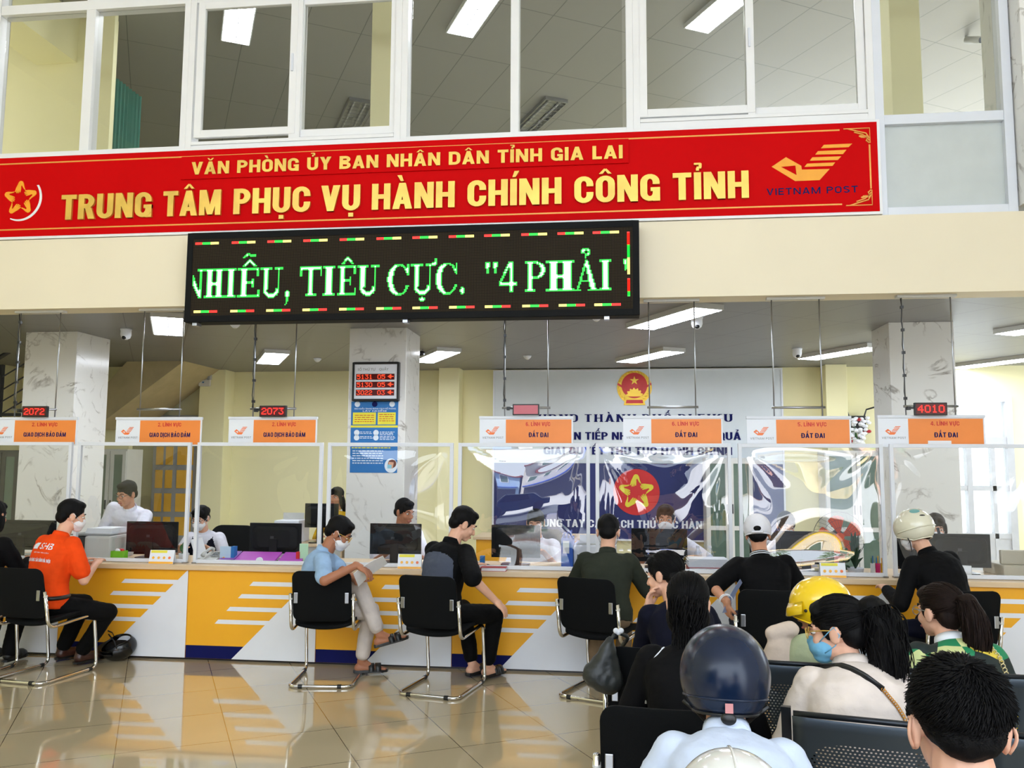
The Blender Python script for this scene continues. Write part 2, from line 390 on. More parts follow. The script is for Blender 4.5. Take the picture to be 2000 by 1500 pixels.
for a, b, n in ((725, 765, 'yellow pillar behind the sliding windows on the left'), (1740, 1800, 'yellow pillar behind the narrow right window')):
    pa, pb = P(a, 120, 7.5).x, P(b, 120, 7.5).x
    column('column_upper', pa, pb, 7.5, 7.5+(pb-pa), 3.5, UPC, M['yellow'], n)
# upper floor, left bay: cross wall, beam, pillar and green curtain
struct('wall_upper_left', MB().box(X0, -5.4, 8.12, 8.25, 3.5, UPC), M['yellow'], 'yellow cross wall behind the leftmost upper window')
struct('trim_upper_beam', MB().box(-6.25, -5.78, 7.0, 8.12, 5.93, UPC), M['yellow'], 'yellow beam under the upper ceiling on the left')
pa = P(170, 150, 7.9).x; pb = P(219, 150, 7.9).x
column('column_upper', pa, pb, 7.9, 7.96, 3.5, UPC, M['yellow'], 'yellow pillar beside the green curtain')
mb = MB(); q0 = P(214, 143, 8.35); q1 = G(277, 192, q0.z)
pts = [(q0.x+(q1.x-q0.x)*k/48+.025*math.sin(k*1.3), q0.y+(q1.y-q0.y)*k/48) for k in range(49)]
mb.prism(pts+[(x-.015, y) for x, y in reversed(pts)], 3.5, q0.z)
tag(mb.build('curtain', M['green'], smooth=False), 'green pleated curtain behind the second upper window', 'curtain')
# ------------------------------------------------------------------ upper windows
def frame_rect(mb, x0, x1, z0, z1, t, y0, y1):
    mb.box(x0, x0+t, y0, y1, z0, z1); mb.box(x1-t, x1, y0, y1, z0, z1); mb.box(x0+t, x1-t, y0, y1, z0, z0+t); mb.box(x0+t, x1-t, y0, y1, z1-t, z1)
def window(n, x0, x1, z0, z1, panes, label, trans=5.71, slide=False):
    w = thing('window_%d' % n, label, 'window', ((x0+x1)/2, 6.83, z0), kind='structure')
    mb = MB(); frame_rect(mb, x0, x1, z0, z1, .055, 6.77, 6.90); mb.box(x0+.055, x1-.055, 6.772, 6.897, trans, trans+.09)
    for (a, b, c) in panes[:-1]: mb.box(b, panes[panes.index((a,b,c))+1][0], 6.775, 6.895, z0+.055, z1-.055)
    if slide: mb.box(x0+.055, x1-.055, 6.76, 6.90, z0+.055, z0+.085)
    mb.build('frame', M['pvc'], w, bevel=.004)
    for i, (a, b, c) in enumerate(panes):
        y = 6.82 if (not slide or i) else 6.79
        if slide:
            s = MB(); frame_rect(s, a-.06, b+.06, c-.075, trans, .065, y-.02, y+.02); so = s.build('sash', M['pvc'], w, bevel=.004)
            MB().box(a-.005, b+.005, y-.003, y+.003, c, trans-.06).build('pane', M['glasspane'], so)
            if i == 0: MB().box(b+.012, b+.03, y-.035, y-.02, 5.02, 5.18).build('latch', M['alu'], so, bevel=.003)
        else:
            MB().box(a-.004, b+.004, y-.003, y+.003, c, trans).build('pane', M['glasspane'], w)
        MB().box(a, b, y-.003, y+.003, trans+.09, z1-.05).build('top_pane', M['glasspane'], w)
    return w
window(1, -5.66, -3.745, 4.33, 6.5, [(-5.57, -4.755, 4.39), (-4.665, -3.80, 4.385)], 'fixed white framed upper window at the far left, green curtain behind')
window(2, -3.745, -1.80, 4.33, 6.5, [(-3.61, -2.80, 4.532), (-2.70, -1.90, 4.51)], 'sliding white framed upper window above the left part of the banner', slide=True)
window(3, -1.80, .175, 4.33, 6.5, [(-1.715, -.852, 4.385), (-.782, .084, 4.385)], 'fixed white framed upper window over the middle of the banner')
window(4, .175, 2.09, 4.36, 6.5, [(.285, 1.10, 4.54), (1.16, 1.975, 4.525)], 'sliding white framed upper window above the post emblem', slide=True)
w = thing('window_5', 'narrow grey framed window at the right with a frosted lower pane', 'window', (2.6, 6.83, 3.58), kind='structure')
mb = MB(); frame_rect(mb, 2.09, 3.13, 3.57, 6.5, .07, 6.78, 6.90); mb.box(2.16, 3.06, 6.785, 6.895, 4.32, 4.40); mb.box(2.16, 3.06, 6.785, 6.895, 5.66, 5.74)
mb.build('frame', M['alu'], w, bevel=.004)
MB().box(2.155, 3.065, 6.83, 6.836, 4.395, 5.665).build('pane', M['glasspane'], w); MB().box(2.155, 3.065, 6.83, 6.836, 5.735, 6.44).build('top_pane', M['glasspane'], w)
MB().box(2.155, 3.065, 6.83, 6.836, 3.635, 4.325).build('frosted_pane', M['frost'], w, label='frosted lower pane')
# ------------------------------------------------------------------ lamps in the ceilings
LD = Vector((-math.sin(.50), math.cos(.50), 0))
def ceiling_lamp(far, z, label, lit=True, group='recessed ceiling lamps of the staff area', rz=.50):
    c = far - LD*.6
    t = thing('ceiling_lamp', label, 'lamp', (c.x, c.y, z-.05), rz, group)
    mb = MB(); mb.box(-.16, .16, -.61, -.59, 0, .05).box(-.16, .16, .59, .61, 0, .05).box(-.16, -.145, -.59, .59, 0, .05).box(.145, .16, -.59, .59, 0, .05).box(-.145, .145, -.59, .59, .043, .05)
    mb.build('housing', M['lgrey'] if lit else M['steel'], t, local=True)
    if lit: MB().box(-.145, .145, -.59, .59, -.003, .004).build('diffuser', M['lamp'], t, local=True)
    else:
        for s in (-.075, .075): MB().tube([(s, -.57, .025), (s, .57, .025)], .013, 8).build('tube', M['lgrey'], t, local=True, smooth=True)
    mb = MB()
    for k in range(11): mb.box(-.145, .145, -.55+.11*k-.004, -.55+.11*k+.004, -.010, -.004)
    mb.box(-.004, .004, -.59, .59, -.010, -.004)
    mb.build('louvre', M['steel'], t, local=True)
    return t
for (x, y), lb in zip(((1250, 633), (523, 704), (826, 701), (1222, 701), (1575, 695), (1866, 713), (330, 646), (1962, 645)),
    ('lit ceiling lamp just beyond the right end of the scrolling display', 'lit ceiling lamp left of the marble column with the queue board', 'lit ceiling lamp right of the marble column with the queue board',
     'lit ceiling lamp above the national emblem', 'lit ceiling lamp between the emblem and the right marble column', 'lit ceiling lamp above the bright back doorway', 'lit ceiling lamp peeping out left of the scrolling display', 'lit ceiling lamp at the right edge beyond the right marble column')):
    ceiling_lamp(G(x, y, CEIL), CEIL, lb)
ceiling_lamp(Vector((-1.3, 7.36, 0))+LD*.6, CEIL, 'added lamp, unseen behind the scrolling display, brightening the middle marble column', rz=.50+PI/2)  # extra unseen lamp, added to brighten the middle column
for (x, y), lit, lb in (((460, 76), True, 'lit lamp behind the left sliding window'), ((898, 61), True, 'lit lamp behind the middle fixed window'), ((1360, 52), True, 'lit lamp behind the right sliding window'),
    ((1075, 203), False, 'unlit louvred lamp low behind the middle fixed window'), ((700, 205), False, 'unlit louvred lamp behind the left sliding window beside the yellow pillar')):
    ceiling_lamp(G(x, y, UPC) if lit else G(x, y, UPC)+LD*1.0, UPC, lb, lit, 'lamps of the upper floor')
# ------------------------------------------------------------------ back wall: door, cabinets, stair
M['greyframe'] = mat('grey white door frame', (188,190,194), .5)
d = thing('door_1', 'white framed glazed door in the back wall, blown out by daylight', 'door', (4.95, YB, 0), kind='structure')
mb = MB(); frame_rect(mb, 4.15, DX, 0, 2.62, .09, YB-.05, YB+.1); mb.box(4.24, DX-.09, YB-.04, YB+.09, 1.93, 2.03); mb.box(4.93, 5.0, YB-.04, YB+.09, 0, 1.93)
for z in (.62, 1.28): mb.box(4.24, DX-.09, YB-.03, YB+.08, z, z+.07)
mb.box(DX-.30, DX-.25, YB-.03, YB+.08, .0, 1.93); mb.box(4.5, 4.56, YB-.03, YB+.08, 0, 1.93)
mb.box(4.24, DX-.09, YB-.02, YB+.07, 0, .62)
mb.build('frame', M['greyframe'], d)
MB().box(4.24, DX-.09, YB+.02, YB+.026, .62, 2.53).build('pane', M['glasspane'], d)
d = thing('door_2', 'grey door with amber glass panels beside the stair', 'door', (-7.2, 12.3, 0), kind='structure')
a, b = P(302, 850, 12.4).x, P(388, 850, 12.4).x
wd = b-a; mb = MB(); mb.box(a, b, 12.38, 12.44, 0, 2.35); mb.build('leaf', M['grey'], d, bevel=.004)
amber = mat('amber glass', (226,176,70), .25)
for c0, c1 in ((.08, .24), (.30, .46), (.56, .92)):
    for k in range(5):
        z = .5+k*.36; MB().box(a+wd*c0, a+wd*c1, 12.37, 12.379, z, z+.28).build('amber_pane', amber, d, label='amber glass panel')
# stair flight with its railing behind the left column
mb = MB(); p0, p1 = P(205, 835, 11.2), P(402, 722, 11.2); p2, p3 = P(402, 722, 11.2)+Vector((0,0,.0)), P(240, 722, 11.2)
poly = [(P(200, 838, 11.4).x, P(200, 838, 11.4).z), (P(372, 735, 11.4).x, CEIL), (P(262, 735, 11.4).x, CEIL), (P(200, 778, 11.4).x, P(200, 778, 11.4).z)]
mb.prism([(x, z) for x, z in poly], -12.4, -11.2, FACE)
struct('stair_soffit', mb, mat('stair plaster', (178,164,128), .65), 'sloping underside of the stair flight behind the left column')
struct('wall_stair', MB().box(-9, -7.2, 11.8, 11.9, 0, CEIL), M['yellow'], 'yellow wall beside the stair at the far left')
rl = thing('stair_railing', 'dark steel stair railing with sloping bars at the far left', 'railing', (P(20, 790, 10.2).x, 10.2, 0))
for (xa, ya, xb, yb, r) in ((-60, 735, 70, 655, .028), (-60, 775, 70, 697, .009), (-60, 800, 70, 722, .009), (-60, 822, 70, 745, .009), (-60, 846, 70, 768, .009)):
    MB().tube([P(xa, ya, 10.2), P(xb, yb, 10.2)], r, 10).build('handrail' if r > .02 else 'bar', M['dark'], rl, smooth=True)
p = P(3, 715, 10.2); MB().box(p.x-.03, p.x+.03, 10.17, 10.23, 0, p.z+.02).build('post', M['dark'], rl)
p = P(38, 810, 10.2); MB().box(p.x-1.2, p.x+.6, 10.17, 10.23, p.z-.02, p.z+.02).build('lower_rail', M['dark'], rl)
cabglass = mat('green cabinet glass', (92,112,100), .12, var=.1)
def cabinet(x0, x1, y, h, n, label, m=M['lgrey'], g=None):
    t = thing('filing_cabinet', label, 'cabinet', ((x0+x1)/2, y, 0), group=g)
    mb = MB(); mb.box(x0, x1, y+.02, y+.42, .0, h); mb.build('body', m, t, bevel=.006)
    wd = (x1-x0)/n
    for i in range(n):
        a, b = x0+wd*i+.008, x0+wd*(i+1)-.008
        mb = MB(); frame_rect(mb, a, b, .06, h-.03, .05, y, y+.02); mb.box(a+.05, b-.05, y, y+.02, .72, .78)
        dd = mb.build('door', m, t)
        MB().box(a+.05, b-.05, y+.009, y+.013, .78, h-.08).box(a+.05, b-.05, y+.009, y+.013, .11, .72).build('glass_panel', cabglass, dd)
        hx = b-.03 if i % 2 == 0 else a+.03
        MB().box(hx-.008, hx+.008, y-.018, y-.002, .95, 1.08).build('handle', M['dark'], dd, bevel=.003)
    return t
cabinet(P(1612,880,12.05).x, P(1735,880,12.05).x, 12.1, 1.83, 2, 'grey steel cabinet with two glazed doors behind the orange fan', g='steel cabinets')
cabinet(P(1378,900,12.05).x, P(1470,900,12.05).x, 12.05, 1.72, 2, 'grey glazed steel cabinet standing before the navy backdrop board', g='steel cabinets')
cabinet(P(240,880,11.9).x, P(300,880,11.9).x, 11.2, 1.80, 2, 'grey steel cabinet left of the door with amber panels', g='steel cabinets')
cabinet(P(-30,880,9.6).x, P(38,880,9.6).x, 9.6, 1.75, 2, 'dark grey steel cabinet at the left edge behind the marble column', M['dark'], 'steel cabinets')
# ------------------------------------------------------------------ heavy block letters (cap height 1), built from strokes
import unicodedata
def _glyphs(s, h, serif=False):
    def Rc(a, b, c, d): return [(a,c),(b,c),(b,d),(a,d)]
    def arc(cx, cy, ax, ay, bx, by, a0, a1, n=9):
        o = []
        for k in range(n):
            p, q = math.radians(a0+(a1-a0)*k/n), math.radians(a0+(a1-a0)*(k+1)/n)
            o.append([(cx+bx*math.cos(p), cy+by*math.sin(p)), (cx+ax*math.cos(p), cy+ay*math.sin(p)), (cx+ax*math.cos(q), cy+ay*math.sin(q)), (cx+bx*math.cos(q), cy+by*math.sin(q))])
        return o
    def bowl(x0, x1, y0, y1):      # right half bowl from x0
        ry = (y1-y0)/2; rx = min(ry, (x1-x0)); cx = x1-rx
        return arc(cx, (y0+y1)/2, rx, ry, max(rx-s, .01), ry-h, -90, 90)+[Rc(x0, cx, y0, y0+h), Rc(x0, cx, y1-h, y1)]
    def O(w):
        r = w/2; ry = .30
        return arc(r, 1-ry, r, ry, r-s, ry-h, 0, 180)+arc(r, ry, r, ry, r-s, ry-h, 180, 360)+[Rc(0, s, ry, 1-ry), Rc(w-s, w, ry, 1-ry)]
    g = {}
    g['I'] = (s, [Rc(0, s, 0, 1)]); g['H'] = (.62, [Rc(0, s, 0, 1), Rc(.62-s, .62, 0, 1), Rc(s, .62-s, .5-h/2, .5+h/2)])
    g['T'] = (.56, [Rc(.28-s/2, .28+s/2, 0, 1), Rc(0, .56, 1-h, 1)]); g['L'] = (.48, [Rc(0, s, 0, 1), Rc(s, .48, 0, h)])
    g['E'] = (.5, [Rc(0, s, 0, 1), Rc(s, .5, 0, h), Rc(s, .5, 1-h, 1), Rc(s, .46, .5-h/2, .5+h/2)])
    g['N'] = (.64, [Rc(0, s, 0, 1), Rc(.64-s, .64, 0, 1), [(0,1),(s*1.05,1),(.64,0),(.64-s*1.05,0)]])
    g['M'] = (.80, [Rc(0, s*.95, 0, 1), Rc(.80-s*.95, .80, 0, 1), [(0,1),(s*1.2,1),(.4+s*.42,.02),(.4-s*.42,.02)], [(.8,1),(.8-s*1.2,1),(.4-s*.42,.02),(.4+s*.42,.02)]])
    g['V'] = (.64, [[(0,1),(s*1.08,1),(.32+s*.5,0),(.32-s*.5,0)], [(.64,1),(.64-s*1.08,1),(.32-s*.5,0),(.32+s*.5,0)]])
    g['A'] = (.66, [[(.33-s*.5,1),(.33+s*.5,1),(s*1.05,0),(0,0)], [(.33-s*.5,1),(.33+s*.5,1),(.66,0),(.66-s*1.05,0)], Rc(.16, .5, .19, .19+h*.9)])
    g['Y'] = (.62, [[(0,1),(s*1.15,1),(.31+s*.5,.42),(.31-s*.5,.42)], [(.62,1),(.62-s*1.15,1),(.31-s*.5,.42),(.31+s*.5,.42)], Rc(.31-s/2, .31+s/2, 0, .45)])
    g['K'] = (.64, [Rc(0, s, 0, 1), [(s*.8,.32),(s*.8,.58),(.64-s*1.1,1),(.62,1)], [(s*1.3,.52),(s*2.1,.66),(.66,0),(.66-s*1.15,0)]])
    g['O'] = (.60, O(.60)); g['Q'] = (.60, O(.60)+[[(.3,.2),(.42,.3),(.64,.02),(.52,-.08)]])
    g['U'] = (.60, [Rc(0, s, .3, 1), Rc(.6-s, .6, .3, 1)]+arc(.3, .3, .3, .3, .3-s, .3-h, 180, 360))
    c0 = arc(.3, .70, .3, .30, .3-s, .30-h, 0, 180)+arc(.3, .30, .3, .3, .3-s, .30-h, 180, 360)+[Rc(0, s, .3, .7)]
    g['C'] = (.60, c0+[Rc(.6-s, .6, .62, .71), Rc(.6-s, .6, .29, .40)]); g['G'] = (.61, c0+[Rc(.6-s, .6, .62, .71), Rc(.6-s, .61, 0, .50), Rc(.32, .61, .50-h*.8, .50)])
    g['P'] = (.58, [Rc(0, s, 0, 1)]+bowl(s*.9, .58, .40, 1)); g['B'] = (.61, [Rc(0, s, 0, 1)]+bowl(s*.9, .59, .48, 1)+bowl(s*.9, .61, 0, .55))
    g['R'] = (.61, [Rc(0, s, 0, 1)]+bowl(s*.9, .59, .43, 1)+[[(.25,.46),(.25+s*1.1,.46),(.62,0),(.62-s*1.1,0)]])
    g['D'] = (.61, [Rc(0, s, 0, 1), Rc(.61-s, .61, .34, .66)]+arc(.31, .66, .30, .34, .30-s, .34-h, 0, 90)+arc(.31, .34, .30, .34, .30-s, .34-h, 270, 360)+[Rc(s, .31, 0, h), Rc(s, .31, 1-h, 1)])
    g['S'] = (.57, arc(.285, .74, .285, .26, .285-s, .26-h, 20, 270)+arc(.285, .27, .285, .27, .285-s, .27-h, -160, 90))
    g['.'] = (s, [Rc(0, s, 0, h*1.2)]); g['1'] = (.36, [Rc(.36-s, .36, 0, 1), [(0,.78),(.36-s,.98),(.36-s,.78),(0,.62)]])
    g['2'] = (.55, arc(.275, .72, .275, .28, .275-s, .28-h, -10, 180)+[[(.0,h),(s*1.3,h),(.55,.66),(.55-s,.60)], Rc(0, .55, 0, h)])
    g['4'] = (.60, [Rc(.36, .36+s*.9, 0, 1), Rc(0, .60, .2, .2+h), [(0,.2+h),(s,.2+h),(.36+.05,1),(.36-.06,1)]])
    g['5'] = (.56, [Rc(0.02, s, .48, 1), Rc(s, .54, 1-h, 1)]+arc(.27, .32, .29, .32, .29-s, .32-h, -170, 130))
    g['6'] = (.57, arc(.285, .32, .285, .32, .285-s, .32-h, 0, 360, 16)+[Rc(0, s, .3, .7)]+arc(.285, .72, .285, .28, .285-s, .28-h, 30, 180))
    if serif:
        for k in 'IHNTLEPBRDKMUAY':
            w, pl = g[k]; xs = {('I'): (s/2,), 'T': (.28,), 'L': (s/2,), 'E': (s/2,), 'P': (s/2,), 'B': (s/2,), 'R': (s/2, .55), 'D': (s/2,), 'Y': (.31,), 'A': (.08, .58)}.get(k, (s/2, w-s/2))
            for x_ in xs:
                if k != 'U': pl.append(Rc(x_-.14, x_+.14, 0, .07))
                if k != 'A' and k != 'T': pl.append(Rc(x_-.14, x_+.14, .93, 1))
    return g
def _marks(w, s, i_=False):
    c = w/2; Rc = lambda a, b, d, e: [(a,d),(b,d),(b,e),(a,e)]
    return {'\u0302': [[(c-.20,1.07),(c-.08,1.07),(c+.02,1.22),(c-.03,1.27)], [(c+.20,1.07),(c+.08,1.07),(c-.02,1.22),(c+.03,1.27)]], '\u0301': [[(c-.04,1.07),(c+.06,1.07),(c+.18,1.30),(c+.03,1.30)]], '\u0300': [[(c+.04,1.07),(c-.06,1.07),(c-.18,1.30),(c-.03,1.30)]],
     '\u0309': [Rc(c-.04, c+.05, 1.06, 1.16), Rc(c-.02, c+.12, 1.14, 1.21), Rc(c+.04, c+.13, 1.18, 1.33), Rc(c-.10, c+.10, 1.28, 1.35)], '\u0303': [[(c-.2,1.10),(c-.12,1.10),(c-.04,1.18),(c-.08,1.26)], [(c-.08,1.26),(c-.04,1.17),(c+.08,1.10),(c+.10,1.18)], [(c+.10,1.18),(c+.08,1.10),(c+.2,1.2),(c+.17,1.26)]],
     '\u0306': [[(c-.18,1.27),(c-.09,1.27),(c-.03,1.17),(c-.07,1.08)], [(c-.07,1.08),(c-.04,1.17),(c+.04,1.17),(c+.07,1.08)], [(c+.18,1.27),(c+.09,1.27),(c+.03,1.17),(c+.07,1.08)]], '\u0323': [Rc(c-.08, c+.08, -.24, -.09)], '\u031b': [Rc(w-.03, w+.14, .88, 1.0), Rc(w+.04, w+.14, .98, 1.14)]}
_GC = {}
def heavy(mb, text, x0, x1, base, capz, y, depth, s=.20, h=.17, gap=.075, space=.27, serif=False, mi=0):
    k = (s, h, serif)
    if k not in _GC: _GC[k] = _glyphs(s, h, serif)
    g = _GC[k]; X = 0.0; items = []
    for ch in text:
        if ch == ' ': X += space; continue
        extra = []
        if ch in 'Đ': d, m = 'D', ''; extra = [[(-.07,.44),(.30,.44),(.30,.57),(-.07,.57)]]
        else: n = unicodedata.normalize('NFD', ch); d, m = n[0], n[1:]
        w, pl = g[d]; mk = _marks(w, s); lift = .20 if ('\u0302' in m or '\u0306' in m) and len([q for q in m if q in '\u0301\u0300\u0309\u0303']) else 0
        for q in m: extra += [[(a, b+(lift if q in '\u0301\u0300\u0309\u0303' else 0)) for a, b in p] for p in mk[q]]
        items += [[(X+a, b) for a, b in p] for p in pl+extra]; X += w+gap+(.05 if '\u031b' in m else 0)+(.14 if serif else 0)
    W_ = X-gap; sx = (x1-x0)/W_; sz = capz-base
    for n_, p in enumerate(items):
        q = [(x0+a*sx, base+b*sz) for a, b in p]; ar = sum(q[i][0]*q[(i+1) % len(q)][1]-q[(i+1) % len(q)][0]*q[i][1] for i in range(len(q)))
        if ar < 0: q = q[::-1]
        mb.prism(q, -y, -y+depth*(1+.004*(n_ % 23))+.00004*(n_ % 7), FACE, mi)
    return mb
# ------------------------------------------------------------------ emblem shapes (drawn in a unit square, y up)
def quads(mb, polys, x0, z0, sx, sz, y, depth, mi=0):
    for pl in polys:
        q = [(x0+u*sx, z0+v*sz) for u, v in pl]
        ar = sum(q[i][0]*q[(i+1)%len(q)][1]-q[(i+1)%len(q)][0]*q[i][1] for i in range(len(q)))
        if ar < 0: q = q[::-1]
        mb.prism(q, -y, -y+depth, FACE, mi)
def post_mark():
    raw = [[(588,925),(670,868),(755,918),(722,917),(640,925)], [(755,918),(757,940),(727,972),(722,917)], [(588,925),(640,925),(727,972),(718,1007)], [(718,1007),(727,972),(757,940),(913,935),(855,1000)],
           [(885,795),(1043,787),(1022,808),(868,815)], [(850,832),(1010,823),(990,848),(835,852)], [(818,868),(980,861),(960,883),(803,888)], [(788,905),(945,897),(930,917),(772,924)]]
    return [[((x-588)/455.0, (1007-(y+.045*(x-588)))/235.0) for x, y in p] for p in raw]
POST = post_mark()
HAND = [(.02,1.0),(.14,.96),(.20,.84),(.24,.62),(.30,.45),(.22,.50),(.15,.62),(.10,.74),(.04,.70),(.04,.58),(.01,.38),(-.04,.34),(-.06,.52),(-.09,.33),(-.15,.31),(-.14,.50),(-.19,.32),(-.25,.32),(-.21,.52),(-.28,.38),(-.33,.41),(-.26,.62),(-.16,.80),(-.08,.95)]
def hand_star(mb, cx, cz, R, y, depth, mi=0):
    for k in range(5):
        a = -2*PI*k/5+.06; c, s = math.cos(a), math.sin(a)
        q = [(cx+R*(u*c-v*s), cz+R*(u*s+v*c)) for u, v in HAND]
        ar = sum(q[i][0]*q[(i+1)%len(q)][1]-q[(i+1)%len(q)][0]*q[i][1] for i in range(len(q)))
        if ar < 0: q = q[::-1]
        mb.prism(q, -y, -y+depth, FACE, mi)
def star_poly(cx, cz, R, r=.382): return [(cx+(R if k%2==0 else R*r)*math.sin(PI*k/5), cz+(R if k%2==0 else R*r)*math.cos(PI*k/5)) for k in range(9,-1,-1)]
# ------------------------------------------------------------------ red banner
BY = 6.735
bn = thing('banner_board', 'long red banner with raised gold lettering across the hall front', 'sign', (-1.9, BY, 3.58))
mb = MB(); mb.box(-5.95, 2.107, BY, 6.789, 3.575, 4.345); mb.build('border', M['pvc'], bn, label='white edging')
MB().box(-5.93, 2.085, BY-.004, BY-.0005, 3.597, 4.325).build('board', M['red'], bn)
F1 = BY-.0045
mb = MB()
for z in (3.655, 4.262): mb.box(-5.9, 1.80, F1-.001, F1, z, z+.012)
mb.box(2.018, 2.030, F1-.001, F1, 3.78, 4.14); mb.build('gold_line', M['goldline'], bn)
for zc, sg in ((4.262, 1), (3.66, -1)):
    mb = MB()
    for k in range(3): mb.tube([(1.86+.05*k, F1-.003, zc+.012*sg-.03*sg*k), (1.93+.04*k, F1-.003, zc-.01*sg-.028*sg*k), (2.0, F1-.003, zc-.03*sg-.03*sg*k), (2.022, F1-.003, zc-.07*sg-.02*sg*k)], .006, 6)
    mb.tube([(1.83, F1-.003, zc+.012*sg), (2.028, F1-.003, zc+.012*sg), (2.028, F1-.003, zc-.11*sg)], .005, 6)
    for k in range(4):
        a = PI*.25+k*.45; mb.ell((1.985+.035*math.cos(a+3), F1-.002, zc-sg*(.03+.03*math.sin(a))), (.013,.004,.009), seg=8, rings=6)
    mb.build('corner_ornament', M['goldline'], bn)
a, b = P(355, 345, BY).x, P(1228, 318, BY).x
zt, zb = P(700, 294, BY).z, P(700, 338, BY).z
MB().box(a, b, F1-.014, F1, zb-.005, zt+.0).build('raised_strip', M['red'], bn)
FS = F1-.0145
xa, xb = P(377, 330, BY).x, P(1216, 300, BY).x
heavy(MB(), 'VĂN PHÒNG ỦY BAN NHÂN DÂN TỈNH GIA LAI', xa, xb, P(700, 331, BY).z, P(700, 306, BY).z, FS, .008, .19, .2, .10, .36).build('lettering', M['gold'], bn, label='smaller upper line of gold lettering')
base, capz = P(400, 422, BY).z, P(400, 373, BY).z
words = [('TRUNG', 124, 300), ('TÂM', 322, 434), ('PHỤC', 459, 608), ('VỤ', 629, 705), ('HÀNH', 728, 889), ('CHÍNH', 914, 1097), ('CÔNG', 1122, 1289), ('TỈNH', 1314, 1462)]
mb = MB()
for wd, q0, q1 in words: heavy(mb, wd, P(q0, 390, BY).x, P(q1, 390, BY).x, base, capz, F1, .022, .215, .175)
mb.build('lettering', M['gold'], bn, label='large main line of gold lettering')
c = P(41, 388, BY); R = .17
mb = MB(); hand_star(mb, c.x, c.z, R*.95, F1, .004); mb.build('star_emblem', M['amber'], bn, label='star of five amber hands')
out = [(c.x+R*1.22*math.cos(t), c.z+R*1.22*math.sin(t)) for t in [math.radians(-115+150*k/24) for k in range(25)]]
inn = [(c.x-.035*R*2+R*1.16*math.cos(t), c.z+.03*R+R*1.16*math.sin(t)) for t in [math.radians(-112+146*k/24) for k in range(24,-1,-1)]]
mb = MB(); mb.prism(out+inn, -F1, -F1+.003, FACE); mb.build('crescent', M['pvc'], bn)
mb = MB(); lx0, lx1 = P(1507, 330, BY).x, P(1664, 280, BY).x; lz0 = P(1560, 352, BY).z; lz1 = P(1640, 272, BY).z+.008
quads(mb, POST, lx0, lz0, lx1-lx0, lz1-lz0, F1, .003); mb.build('post_emblem', M['amber'], bn)
heavy(MB(), 'VIETNAM POST', P(1497, 375, BY).x, P(1675, 368, BY).x, P(1585, 379, BY).z, P(1585, 366, BY).z, F1, .002, .12, .16, .16, .40).build('lettering', M['navy'], bn, label='navy wordmark')
# ------------------------------------------------------------------ scrolling LED display
LY = 6.56
A0, A1 = P(365, 455, LY), P(1248, 430, LY); zb_ = P(800, 622, LY).z; zt_ = P(800, 443, LY).z
lx0, lx1 = P(363, 540, LY).x, A1.x
ld = thing('scrolling_display', 'wide black scrolling display with green lettering under the red banner', 'display', ((lx0+lx1)/2, LY, zb_))
mb = MB(); mb.box(lx0, lx1, LY+.012, 6.733, zb_, zt_); mb.build('case', M['matt'], ld, bevel=.004)
mb = MB(); frame_rect(mb, lx0, lx1, zb_, zt_, .052, LY, LY+.012); mb.build('bezel', M['matt'], ld, bevel=.003)
PITCH_ = .0104
def led_face():
    m, nt, b = nodes_of('led matrix'); N = nt.nodes; L = nt.links
    g = N.new('ShaderNodeNewGeometry'); s = N.new('ShaderNodeSeparateXYZ'); L.new(g.outputs['Position'], s.inputs[0])
    def dot(w): return mathn(nt, 'ABSOLUTE', mathn(nt, 'SUBTRACT', mathn(nt, 'FRACT', mathn(nt, 'MULTIPLY_ADD', w, 1/PITCH_, 1000.0)), .5))
    k = mathn(nt, 'LESS_THAN', mathn(nt, 'MAXIMUM', dot(s.outputs[0]), dot(s.outputs[2])), .26)
    mx = N.new('ShaderNodeMix'); mx.data_type = 'RGBA'; L.new(k, mx.inputs[0]); mx.inputs[6].default_value = lin((22,20,16)); mx.inputs[7].default_value = lin((74,62,46))
    L.new(mx.outputs[2], b.inputs['Base Color']); b.inputs['Roughness'].default_value = .7; b.inputs['Specular IOR Level'].default_value = .1; return m
MB().box(lx0+.05, lx1-.05, LY+.004, LY+.013, zb_+.05, zt_-.05).build('screen', led_face(), ld)
